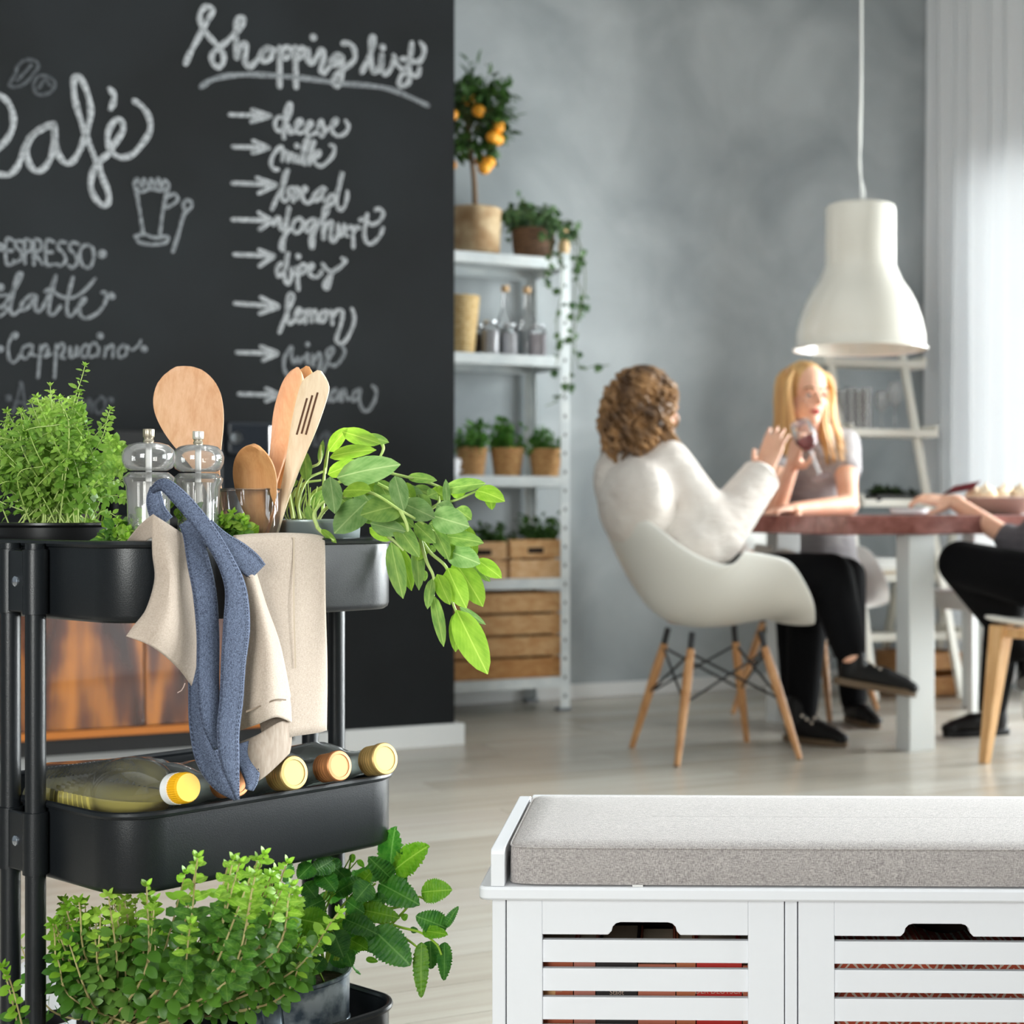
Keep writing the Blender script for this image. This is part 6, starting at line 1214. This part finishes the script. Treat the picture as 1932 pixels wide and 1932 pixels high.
# ---------------------------------------------------------------- herbs on the trolley
SAGE = leafmat('sage_leaf', S(98, 138, 56), S(138, 170, 78), 25, .55, .35, .6); SAGEL = leafmat('sage_leaf_young', S(118, 160, 38), S(144, 182, 56), 25, .5, .35, .6); SAGED = leafmat('sage_leaf_old', S(98, 136, 70), S(132, 162, 98), 25, .6, .3, .6)
THY = leafmat('thyme_leaf', S(96, 144, 46), S(148, 188, 78), 40, .45, .4, .3); THYL = leafmat('thyme_tip', S(138, 182, 66), S(170, 206, 94), 40, .45, .45, .3)
ORE = leafmat('oregano_leaf', S(54, 104, 28), S(98, 146, 48), 40, .4, .3, .4); OREL = leafmat('oregano_tip', S(118, 168, 42), S(158, 198, 70), 40, .4, .4, .5)
BALM = leafmat('balm_leaf', S(44, 112, 32), S(84, 146, 50), 30, .35, .3, .7); BALML = leafmat('balm_leaf_bright', S(96, 160, 28), S(130, 184, 48), 30, .35, .4, .7)
STG = pm('green_stem', S(166, 192, 100), .5, col2=S(190, 208, 130), vs=30); STW = pm('woody_stem', S(196, 184, 130), .6, col2=S(164, 146, 98), vs=40)
cam_dir = lambda p: (Vector((0, 0, H)) - p).normalized()
def leafbent(name, L, W, mat, bend, fold, n=6, tip=.9, serr=0, puff=.0, seed=1):
    # oval leaf along +y with a sunk midrib, rolled edges and an even bend
    rnd = random.Random(seed); v = []; f = []; cols = 5; y = z = 0; rows = n * (4 if serr else 1); st = 1.0 / rows
    for i in range(rows + 1):
        t = i / rows; w = .5 * W * (math.sin(math.pi * t ** tip) ** .62 if 0 < t < 1 else .03)
        if serr and 0 < i < rows: w *= 1 + serr * (.5 - (i % 2)) * 1.4
        ang = -bend * t
        if i: y += L * st * math.cos(ang); z += L * st * math.sin(ang)
        for j in range(cols):
            x = -1 + 2 * j / (cols - 1); zz = fold * w * abs(x) - fold * w * .7 * x * x * (1 if abs(x) > .6 else 0) + puff * W * math.sin(i * 2.4 + j * 1.7) * (abs(x) > .3)
            v.append((x * w, y - (math.sin(ang) * zz), z + math.cos(ang) * zz))
    for i in range(rows):
        for j in range(cols - 1): a = i * cols + j; f.append((a, a + 1, a + cols + 1, a + cols))
    me = bpy.data.meshes.new(name); me.from_pydata(v, [], f); me.materials.append(mat); me.polygons.foreach_set('use_smooth', [True] * len(f)); return me
# ---- sage in a metal pot
sq = q3(.118, .098, FLOORZ[0]); sage = thing('sage_plant', sq, 'sage with large oval leaves spilling over the tray end from a metal pot', 'plant'); T = Matrix.Translation(sq)
PEWTER = pm('pewter_pot', S(160, 172, 172), .3, .6)
obj('pot', MB().lathe([(0, 0), (.050, 0), (.052, .004), (.0575, .100), (.0600, .1035), (.0600, .1065), (.0575, .1075), (.0555, .1060), (.052, .092), (0, .090)], 48, T), PEWTER, sage)
obj('soil', MB().lathe([(.0535, .093), (.03, .097), (0, .098)], 28, T), SOIL, sage)
sz = 3.019; cvs = lambda x, y, d: P(480 + x / sz, 660 + y / sz, d)
stems = [[(350, 1000, 1.95), (400, 910, 1.93), (520, 830, 1.90), (660, 810, 1.89), (830, 910, 1.90), (950, 980, 1.92), (1060, 1060, 1.94)], [(300, 960, 1.98), (330, 820, 1.99), (450, 760, 1.98), (700, 700, 1.97), (820, 710, 1.98), (1060, 780, 2.0), (1110, 860, 2.0), (1270, 800, 2.0)],
         [(830, 910, 1.90), (870, 1000, 1.90), (880, 1110, 1.90)], [(930, 1050, 1.93), (1000, 1150, 1.94), (1100, 1250, 1.95), (1130, 1440, 1.95), (1190, 1560, 1.95)], [(940, 1060, 1.93), (980, 1200, 1.93), (1020, 1290, 1.93), (1020, 1400, 1.93)], [(400, 700, 1.99), (420, 560, 1.98), (432, 520, 1.975)],
         [(390, 930, 1.97), (395, 760, 1.98), (405, 620, 1.99)], [(220, 960, 1.93), (200, 800, 1.94), (240, 700, 1.95), (260, 640, 1.95)], [(230, 960, 1.95), (215, 840, 1.96), (280, 760, 1.97), (380, 740, 1.98)], [(260, 960, 1.95), (250, 870, 1.95), (300, 740, 1.96), (390, 690, 1.97)], [(280, 960, 1.96), (240, 850, 1.96), (290, 690, 1.96), (370, 640, 1.96), (380, 540, 1.97)],
         [(360, 1010, 1.9), (340, 930, 1.9), (400, 860, 1.91), (510, 820, 1.90)], [(720, 520, 1.96), (735, 560, 1.95), (715, 610, 1.95)], [(1000, 990, 1.95), (1060, 1040, 1.95), (1095, 1110, 1.95)], [(1010, 900, 1.98), (1050, 870, 1.98), (1050, 830, 1.98)], [(360, 1010, 1.9), (400, 1050, 1.89), (455, 1085, 1.885)], [(700, 760, 1.93), (850, 830, 1.94), (1000, 900, 1.95)], [(760, 1060, 1.93), (800, 1090, 1.93), (850, 1140, 1.93)]]
m = MB()
for s in stems: m.tube(cr([cvs(*p) for p in s], 7), [.0024, .0014], 7)
for k in range(14): x = 190 + k * 13; m.tube(cr([cvs(x, 985, 1.97), cvs(x - 20 + k * 5 % 17, 900, 1.96), cvs(x + random.uniform(-30, 60), 780 + random.uniform(-60, 60), 1.97)], 5), [.0011, .0007], 5)
obj('stems', m, STG, sage, kind='stuff')
# base, tip, width (picture units of the close view), depth at base and tip, kind, bend
SL = [(425, 575, 530, 450, 78, 1.975, 1.96, 1, .5), (500, 462, 705, 528, 84, 1.96, 1.95, 1, .7), (820, 800, 960, 850, 100, 1.97, 1.96, 2, .4), (700, 830, 640, 760, 80, 1.96, 1.95, 1, .4), (880, 940, 800, 1010, 95, 1.94, 1.93, 0, .4), (1060, 960, 1010, 1060, 80, 1.96, 1.95, 0, .4), (1180, 1100, 1090, 1180, 85, 1.96, 1.95, 1, .4), (900, 780, 1010, 830, 85, 1.99, 1.98, 0, .4), (980, 1080, 930, 1190, 70, 1.95, 1.94, 1, .4), (600, 900, 730, 960, 110, 1.94, 1.93, 0, .4), (760, 900, 860, 980, 100, 1.95, 1.94, 1, .4), (1150, 900, 1230, 960, 80, 1.98, 1.97, 0, .4), (1040, 880, 1130, 930, 90, 1.97, 1.96, 2, .4), (540, 700, 640, 760, 90, 1.95, 1.94, 0, .4), (700, 980, 770, 1050, 80, 1.93, 1.92, 0, .4), (860, 1030, 880, 1120, 75, 1.94, 1.93, 1, .3), (460, 820, 560, 900, 90, 1.94, 1.93, 0, .4), (1010, 790, 1090, 840, 75, 2.0, 1.99, 1, .4),
      (430, 612, 660, 560, 60, 1.97, 1.95, 1, .5), (625, 490, 757, 522, 55, 1.96, 1.95, 0, .5), (432, 606, 676, 570, 80, 1.96, 1.94, 1, .5), (296, 745, 288, 583, 62, 1.95, 1.95, 0, .3), (470, 725, 806, 655, 150, 1.93, 1.90, 2, .5), (418, 706, 590, 640, 80, 1.95, 1.93, 1, .4), (508, 800, 652, 800, 100, 1.90, 1.87, 1, .3), (430, 720, 456, 915, 100, 1.91, 1.88, 2, .4), (640, 860, 468, 1030, 150, 1.92, 1.89, 2, .5), (845, 880, 622, 935, 150, 1.91, 1.88, 0, .4),
      (800, 715, 848, 900, 95, 1.91, 1.88, 2, .5), (1010, 940, 1210, 1000, 140, 1.94, 1.92, 2, .5), (845, 870, 1015, 950, 120, 1.93, 1.91, 2, .4), (1098, 885, 1090, 745, 40, 1.99, 1.98, 2, .2), (1080, 790, 1300, 760, 80, 2.0, 1.98, 0, .3), (1262, 800, 1416, 856, 95, 2.0, 1.97, 1, .8), (1330, 800, 1352, 902, 62, 2.0, 1.99, 1, .5), (1000, 985, 1100, 1180, 90, 1.94, 1.92, 0, .5), (1085, 1060, 1290, 1095, 85, 1.95, 1.93, 0, .4), (1095, 1140, 1272, 1210, 120, 1.96, 1.93, 2, .4),
      (1195, 990, 1255, 1170, 75, 1.98, 1.97, 1, .3), (1135, 1200, 1290, 1442, 135, 1.96, 1.94, 1, .4), (1262, 1190, 1398, 1290, 85, 1.97, 1.95, 1, .4), (1240, 1200, 1335, 1310, 60, 1.98, 1.97, 0, .3), (1100, 1240, 1200, 1452, 118, 1.94, 1.92, 1, .4), (1040, 1275, 1110, 1437, 80, 1.93, 1.91, 1, .4), (1012, 1300, 988, 1462, 55, 1.92, 1.91, 0, .3), (1020, 1395, 1074, 1668, 62, 1.93, 1.92, 0, .4), (1150, 1478, 1316, 1818, 150, 1.94, 1.91, 1, .4), (1150, 1490, 1146, 1702, 75, 1.96, 1.95, 1, .3),
      (1168, 1462, 1308, 1556, 38, 1.95, 1.94, 2, .5), (778, 1090, 842, 1392, 95, 1.95, 1.94, 0, .4), (820, 1120, 890, 1352, 80, 1.97, 1.96, 1, .4), (920, 1080, 936, 1346, 70, 1.95, 1.94, 0, .3), (660, 985, 850, 1030, 90, 1.91, 1.90, 2, .4), (800, 980, 930, 1165, 95, 1.91, 1.89, 0, .5), (915, 985, 1024, 1090, 80, 1.93, 1.91, 0, .4), (655, 1010, 770, 1078, 65, 1.94, 1.93, 1, .3), (250, 745, 128, 772, 58, 1.96, 1.95, 0, .4), (205, 745, 92, 834, 42, 1.97, 1.96, 0, .4),
      (330, 900, 395, 800, 60, 1.97, 1.96, 0, .3), (870, 720, 1028, 740, 55, 1.99, 1.98, 0, .3), (842, 755, 905, 860, 75, 1.96, 1.95, 1, .4), (930, 820, 985, 930, 90, 1.96, 1.95, 0, .4), (300, 880, 330, 990, 40, 1.94, 1.93, 0, .4), (380, 1020, 462, 1092, 36, 1.89, 1.885, 1, .3), (700, 740, 780, 870, 95, 1.94, 1.93, 0, .4), (560, 760, 690, 900, 100, 1.96, 1.95, 2, .4), (960, 1250, 970, 1310, 40, 1.95, 1.95, 0, .2), (370, 640, 390, 520, 30, 1.97, 1.97, 0, .3), (1120, 820, 1200, 800, 60, 2.0, 2.0, 1, .3), (1040, 810, 990, 830, 70, 1.98, 1.97, 0, .3), (740, 880, 900, 1000, 80, 1.94, 1.93, 0, .3), (1030, 1120, 1000, 1140, 40, 1.95, 1.95, 0, .2)]
bank = {}
for i, (x0, y0, x1, y1, w, d0, d1, kd, bd) in enumerate(SL):
    a, b = cvs(x0, y0, d0), cvs(x1, y1, d1); L = (b - a).length; L *= 1.08; W = 1.16 * w / sz * d1 / 3000; key = (kd, round(bd, 1), i % 3)
    if key not in bank: bank[key] = leafbent('sage_leaf', 1, 1, (SAGE, SAGEL, SAGED)[kd], bd, .16 * (1, -.6, .8)[i % 3], 8, .86, seed=i)
    nr = (cam_dir(a) + Vector((random.uniform(-.35, .35), 0, random.uniform(-.05, .5)))).normalized()
    chord = math.sin(bd / 2) / (bd / 2); ax = (b - a).normalized(); nn_ = (nr - ax * nr.dot(ax)).normalized(); ax2 = (ax * math.cos(bd / 2) + nn_ * math.sin(bd / 2))
    M = leafM(a, ax2, nn_, 1); M = M @ Matrix.Diagonal((W, L / chord, W, 1)) if False else M @ Matrix.Diagonal((W, L / chord, L / chord * .9, 1)); lf = inst('leaf', bank[key], M, sage)
# ---- generic bushy herbs from stems with opposite leaves
def bushy(root, base, tips, lm, lml, L0, n_int, stemr, maxparts, stemmat, droop=.2, lscale=(.7, 1.15), tipfrac=.72, name='leaf', spread=.045):
    st = MB(); Ms = []
    for (tip, via) in tips:
        c = cr([base + Vector((random.uniform(-spread, spread), random.uniform(-spread, spread), 0)), via, tip], 10); st.tube(c, [stemr, stemr * .5], 5)
        tot = sum((c[i + 1] - c[i]).length for i in range(len(c) - 1)); ni = max(4, int(tot / n_int)); rot = random.uniform(0, 3)
        for k in range(ni + 1):
            t = .22 + .78 * k / ni; x = t * (len(c) - 1); i = min(int(x), len(c) - 2); p = c[i].lerp(c[i + 1], x - i); tg = (c[i + 1] - c[i]).normalized()
            o1 = tg.orthogonal().normalized(); o2 = tg.cross(o1); rot += math.pi / 2 + random.uniform(-.3, .3); young = t > tipfrac
            for sgn in (0, math.pi):
                dv = o1 * math.cos(rot + sgn) + o2 * math.sin(rot + sgn); dd = (dv + tg * random.uniform(.25, .7) - ZV * droop * random.random()).normalized(); s = L0 * random.uniform(*lscale) * (1 - .45 * max(0, t - .75) / .25)
                Ms.append((p, leafM(p + dv * .001, dd, tg * .55 + rv() * .35 + ZV * .2 - Vector((0, .6, 0)), s), young))
            if k == ni:
                for q in range(3): dv = o1 * math.cos(q * 2.1) + o2 * math.sin(q * 2.1); Ms.append((p, leafM(p, tg + dv * .5, dv * -1 + tg * .3, L0 * .55), True))
    obj('stems', st, stemmat, root, kind='stuff')
    Ms.sort(key=lambda q: q[0].y - .3 * (CX - 0 > 0) * 0)
    seen = [q for q in Ms if -.42 < q[0].x / q[0].y]; rest = [q for q in Ms if not -.42 < q[0].x / q[0].y]
    parts = seen[:maxparts]; rest += seen[maxparts:]
    for p, M, y in parts: inst(name, lml if y else lm, M, root)
    for y, mm_, nm in ((False, lm, 'inner_leaves'), (True, lml, 'inner_leaf_tips')):
        ms = [M for p, M, yy in rest if yy == y]
        if ms: stuffleaves(nm, mm_, ms, mm_.materials[0], root)
random.seed(11)
# thyme, in a black pot at the near end of the top tray
tq = q3(-.118, -.095, FLOORZ[0]); thy = thing('thyme_plant', tq, 'dense fine leaved thyme mound in a round black pot, at the left edge', 'plant'); T = Matrix.Translation(tq)
obj('pot', MB().lathe([(0, 0), (.060, 0), (.062, .004), (.071, .098), (.0745, .101), (.0745, .1035), (.071, .104), (.0685, .1005), (.066, .085), (0, .083)], 44, T), pm('black_pot', S(24, 24, 25), .3), thy)
obj('soil', MB().lathe([(.0675, .092), (.04, .099), (0, .101)], 28, T), SOIL, thy)
base = tq + ZV * .095; tips = []
top = lambda x: 690 if x == 'p' else None
prof = [(-40, 770), (0, 780), (40, 765), (90, 735), (120, 745), (160, 780), (200, 790), (225, 850), (250, 930)]
def yt(x):
    for (a, b), (c_, d_) in zip(prof, prof[1:]):
        if a <= x <= c_: return b + (d_ - b) * (x - a) / (c_ - a)
    return 900
for k in range(84):
    x = random.uniform(-38, 232); y0 = yt(x); y = y0 + abs(random.gauss(0, 1)) * 75; y = min(y, 985); d = tq.y + random.uniform(-.10, .06); tip = P(x, y, d)
    via = base.lerp(tip, .55) + Vector((random.uniform(-.038, .038), random.uniform(-.03, .03), random.uniform(-.01, .04))); tips.append((tip, via))
for x, y in ((160, 690), (95, 728), (150, 740), (38, 775), (208, 772), (205, 790), (60, 760), (236, 905), (245, 940), (228, 880)): t_ = P(x, y, tq.y - .03); tips.append((t_, base.lerp(t_, .5) + Vector((random.uniform(-.015, .015), -.01, .02))))
tl = leafbent('thyme_leaf', 1, .62, THY, .5, .12, 4, .9); tl2 = leafbent('thyme_leaf', 1, .58, THYL, .4, .12, 4, .9)
bushy(thy, base, tips, tl, tl2, .0128, .0098, .0009, 300, STG, lscale=(.6, 1.15))
# small weeds in the tray: cress in front of the mills
def sprig(lab, p0, spots, lm, lml, L0):
    g = thing('herb_sprig', p0, lab, 'plant'); tips = [(P(x, y, d), p0.lerp(P(x, y, d), .5) + ZV * .012) for x, y, d in spots]; random.seed(5); bushy(g, p0, tips, lm, lml, L0, .010, .0008, 120, STG, lscale=(.7, 1.2), spread=.008); return g
ml = leafbent('mint_leaf', 1, .8, ORE, .4, .1, 4, .8); ml2 = leafbent('mint_leaf', 1, .8, OREL, .4, .1, 4, .8)
p0 = q3(-.172, .10, FLOORZ[0] + .05)
g1 = sprig('pale green seedlings at the tray rim left of the apron peak', p0, [(205, 990, 1.76), (225, 985, 1.75), (240, 1000, 1.74), (215, 1005, 1.74), (262, 985, 1.76), (272, 960, 1.77), (195, 1010, 1.76), (235, 1012, 1.73), (255, 1000, 1.75)], ml, ml2, .014)
obj('soil_clump', MB().ell(p0 - ZV * .02, (.026, .026, .034), 14), SOIL, g1)
p0 = q3(-.015, .140, FLOORZ[0] + .055)
g2 = sprig('small bright mint sprigs behind the apron, before the beaker', p0, [(330, 950, 1.80), (345, 975, 1.80), (352, 995, 1.79), (405, 985, 1.82), (420, 975, 1.82), (440, 968, 1.83), (455, 978, 1.83), (462, 990, 1.83), (398, 995, 1.82), (430, 992, 1.83)], ml, ml2, .015)
obj('soil_clump', MB().ell(p0 - ZV * .02, (.024, .022, .036), 14), SOIL, g2)
lfb = leafbent('mint_leaf', 1, .9, OREL, .3, .1, 6, .7); M = leafM(P(458, 1010, 1.86), P(490, 990, 1.85) - P(458, 1010, 1.86), cam_dir(P(470, 1000, 1.86)), .024); inst('leaf', lfb, M, g2)
# oregano in the bottom tray
random.seed(21)
oq = q3(-.098, .055, FLOORZ[2]); ore = thing('oregano_plant', oq, 'bushy oregano with small oval leaves in the bottom tray, left of the zinc pot', 'plant'); T = Matrix.Translation(oq)
obj('pot', MB().lathe([(0, 0), (.052, 0), (.054, .004), (.066, .1), (.069, .103), (.069, .108), (.064, .108), (.060, .09), (0, .088)], 40, T), pm('black_pot', S(24, 24, 25), .3), ore); obj('soil', MB().lathe([(.0625, .094), (.03, .1), (0, .101)], 24, T), SOIL, ore)
base = oq + ZV * .1; prof = [(60, 1800), (95, 1720), (140, 1690), (180, 1690), (275, 1665), (330, 1650), (370, 1620), (440, 1625), (500, 1612), (540, 1640), (580, 1690), (640, 1725)]; tips = []
for k in range(98):
    x = random.uniform(95, 615); y = yt(x) + abs(random.gauss(0, 1)) * 72 + 4; y = min(y, 1925 if x < 470 else 1790); ym = 1.86 - .16 * random.random() - (.10 if 300 < x < 580 and y < 1690 else 0); d = max(1.60, ym)
    tip = P(x, y, d); v_ = base.lerp(tip, .78); v_.z = base.z + (tip.z - base.z) * .5; tips.append((tip, v_ + Vector((random.uniform(-.015, .015), random.uniform(-.02, .01), random.uniform(-.01, .02)))))
for x, y, d in ((373, 1618, 1.62), (440, 1622, 1.63), (452, 1628, 1.62), (498, 1612, 1.66), (542, 1628, 1.68), (277, 1672, 1.63), (205, 1690, 1.70), (638, 1722, 1.70), (360, 1742, 1.60), (5, 1825, 1.68), (35, 1772, 1.95), (105, 1742, 1.78), (120, 1700, 1.82), (15, 1838, 1.67), (130, 1780, 1.80), (150, 1830, 1.78)):
    tip = P(x, y, d); v_ = base.lerp(tip, .72); v_.z = base.z + (tip.z - base.z) * (.5 if x > 60 else -.1); tips.append((tip, v_))
om1 = leafbent('oregano_leaf', 1, .66, ORE, .35, .14, 5, .82); om2 = leafbent('oregano_leaf', 1, .6, OREL, .3, .16, 5, .82)
bushy(ore, base, tips, om1, om2, .0185, .0170, .0015, 300, STW, lscale=(.65, 1.15), tipfrac=.80)
# lemon balm in a zinc pot
random.seed(31)
bq = q3(.108, .092, FLOORZ[2] + .008); balm = thing('lemon_balm_plant', bq, 'lemon balm with large toothed leaves in a mottled zinc pot, bottom tray', 'plant')
tilt = Matrix.Translation(bq) @ Matrix.Rotation(R(-5), 4, Vector((0, 1, 0))); ZINC = pm('mottled_zinc', S(184, 194, 200), .35, .6, col2=S(92, 106, 118), vs=38, detail=6, lo=.4, hi=.6, bump=.15, bs=60)
obj('pot', MB().lathe([(0, 0), (.054, 0), (.056, .004), (.0605, .052), (.062, .054), (.0605, .056), (.0655, .108), (.068, .110), (.068, .1135), (.0655, .114), (.0635, .110), (.058, .09), (0, .088)], 48, tilt), ZINC, balm); obj('soil', MB().lathe([(.0625, .1), (.03, .104), (0, .105)], 28, tilt), SOIL, balm)
lb = MB(); lb.sheet([[tilt @ Vector((r * math.cos(q), r * math.sin(q), z)) for q in [R(-118 + 3 * k) for k in range(9)]] for r, z in ((.0605, .01), (.0622, .05), (.0668, .100))]); obj('seam_strip', lb, pm('zinc_seam', S(126, 138, 146), .4, .7, col2=S(84, 96, 106), vs=50), balm, solid=.001)
sb = 3.864; cb_ = lambda x, y, d: P(450 + x / sb, 1500 + y / sb, d)
BLV = [(1110, 545, 1150, 245, 190, 2.0, 1.97, 0, .4), (1135, 545, 1375, 380, 190, 1.97, 1.95, 1, .4), (1120, 610, 955, 455, 130, 1.96, 1.94, 0, .5), (1030, 640, 1305, 790, 180, 1.96, 1.93, 0, .5), (1335, 705, 1540, 690, 150, 1.96, 1.95, 1, .3), (1150, 570, 1215, 650, 95, 1.98, 1.97, 0, .4), (960, 640, 860, 760, 150, 1.94, 1.93, 0, .5), (1515, 965, 1305, 885, 150, 1.93, 1.92, 0, .5), (1505, 960, 1600, 820, 60, 1.93, 1.93, 0, .4), (1345, 985, 1515, 1015, 85, 1.92, 1.90, 1, .4), (1395, 1060, 1400, 1250, 130, 1.94, 1.93, 0, .4), (1500, 1070, 1495, 1328, 95, 1.93, 1.92, 0, .4), (1335, 1070, 1335, 1442, 100, 1.91, 1.90, 1, .4), (980, 975, 1235, 1220, 215, 1.91, 1.89, 0, .4), (770, 900, 1000, 1010, 140, 1.92, 1.90, 0, .4), (890, 1000, 1010, 1140, 115, 1.93, 1.92, 0, .4), (690, 990, 760, 1165, 165, 1.89, 1.88, 0, .4),
       (440, 900, 675, 950, 180, 1.86, 1.85, 1, .4), (440, 1075, 400, 1275, 185, 1.84, 1.83, 0, .3), (290, 1090, 250, 1220, 110, 1.83, 1.82, 0, .3), (690, 470, 530, 560, 130, 1.93, 1.90, 0, .5), (590, 560, 700, 695, 140, 1.92, 1.90, 0, .5), (880, 830, 1155, 890, 130, 1.94, 1.92, 1, .4), (1060, 880, 930, 820, 110, 1.95, 1.94, 0, .4), (790, 770, 910, 850, 115, 1.94, 1.93, 0, .4), (700, 905, 800, 970, 80, 1.93, 1.92, 1, .3), (810, 1050, 930, 1120, 110, 1.92, 1.91, 1, .3), (870, 470, 912, 518, 36, 2.0, 2.0, 1, .3), (828, 425, 830, 485, 40, 2.0, 2.0, 1, .3), (710, 710, 880, 610, 110, 1.96, 1.95, 0, .4), (850, 710, 980, 550, 110, 1.97, 1.95, 1, .4), (960, 770, 1080, 760, 95, 1.95, 1.94, 0, .4), (1190, 900, 1230, 870, 45, 1.95, 1.95, 1, .2), (540, 500, 440, 600, 120, 1.90, 1.88, 0, .4), (620, 760, 480, 830, 130, 1.92, 1.9, 0, .4), (560, 1010, 640, 1130, 120, 1.9, 1.89, 0, .4), (620, 1180, 540, 1290, 110, 1.88, 1.87, 0, .4), (1290, 960, 1270, 1000, 50, 1.95, 1.95, 0, .3), (780, 1120, 820, 1240, 90, 1.92, 1.92, 0, .4), (930, 1190, 1010, 1210, 40, 1.92, 1.92, 1, .3), (480, 640, 560, 740, 120, 1.92, 1.91, 0, .4), (740, 560, 640, 480, 120, 1.98, 1.97, 0, .4), (800, 620, 720, 540, 100, 1.99, 1.98, 0, .4)]
m = MB(); bs_ = [tilt @ Vector((random.uniform(-.04, .04), random.uniform(-.04, .04), .104)) for _ in range(12)]
for s in ([(720, 1200, 1.95), (800, 1000, 1.95), (930, 890, 1.94), (1180, 960, 1.93), (1330, 1000, 1.92), (1440, 1080, 1.92), (1480, 1160, 1.92)], [(930, 890, 1.94), (1060, 940, 1.93), (1230, 1050, 1.92), (1310, 1110, 1.91)], [(640, 1200, 1.95), (700, 900, 1.96), (860, 690, 1.97), (960, 560, 1.97), (1110, 545, 1.98)], [(700, 1200, 1.96), (850, 780, 1.96), (1000, 640, 1.96)], [(760, 1200, 1.96), (1000, 860, 1.95), (1130, 820, 1.95), (1250, 790, 1.95), (1310, 740, 1.95), (1345, 750, 1.95)], [(1110, 940, 1.94), (1200, 850, 1.95), (1300, 730, 1.95)], [(620, 1200, 1.93), (560, 900, 1.92), (640, 700, 1.93), (690, 480, 1.93)], [(780, 1200, 2.0), (790, 800, 2.0), (800, 600, 2.0), (825, 430, 2.0)], [(600, 1200, 1.9), (500, 1050, 1.88), (440, 900, 1.86)], [(640, 1220, 1.92), (740, 1000, 1.92), (900, 980, 1.92), (990, 975, 1.91)]):
    m.tube(cr([cb_(*p) for p in s], 7), [.0022, .0012], 6)
for k in range(16): a = random.choice(bs_); x0, y0, x1, y1, w, d0, d1, kd, bd = BLV[k + 14]; m.tube(cr([a, a.lerp(cb_(x0, y0, d0), .6) + ZV * .01, cb_(x0, y0, d0)], 5), [.0016, .0008], 5)
obj('stems', m, pm('balm_stem', S(150, 186, 60), .5), balm, kind='stuff')
bank = {}
for i, (x0, y0, x1, y1, w, d0, d1, kd, bd) in enumerate(BLV):
    a, b = cb_(x0, y0, d0), cb_(x1, y1, d1); L = (b - a).length; W = 1.2 * w / sb * d1 / 3000; key = (kd, bd, i % 4)
    if key not in bank: bank[key] = leafbent('balm_leaf', 1, 1, (BALM, BALML)[kd], bd, .22 * (1, -.7, .8, .5)[i % 4], 7, .72, .10, .05, seed=i)
    nr = (cam_dir(a) + Vector((random.uniform(-.4, .4), 0, random.uniform(-.1, .6)))).normalized(); ax = (b - a).normalized(); nn_ = (nr - ax * nr.dot(ax)).normalized(); ax2 = ax * math.cos(bd / 2) + nn_ * math.sin(bd / 2)
    inst('leaf', bank[key], leafM(a, ax2, nn_, 1) @ Matrix.Diagonal((W, L * 1.1, L * .9, 1)), balm)
fill = []
for k in range(70): p = bq + Vector((random.uniform(-.09, .07), random.uniform(-.05, .08), random.uniform(.10, .24))); fill.append(leafM(p, rv() + ZV * .2, cam_dir(p) + rv() * .8 + ZV * .5, random.uniform(.022, .036)))
fb = leafbent('balm_leaf_small', 1, .75, BALM, .4, .2, 5, .74, .10, .05); stuffleaves('inner_leaves', fb, fill, BALM, balm)
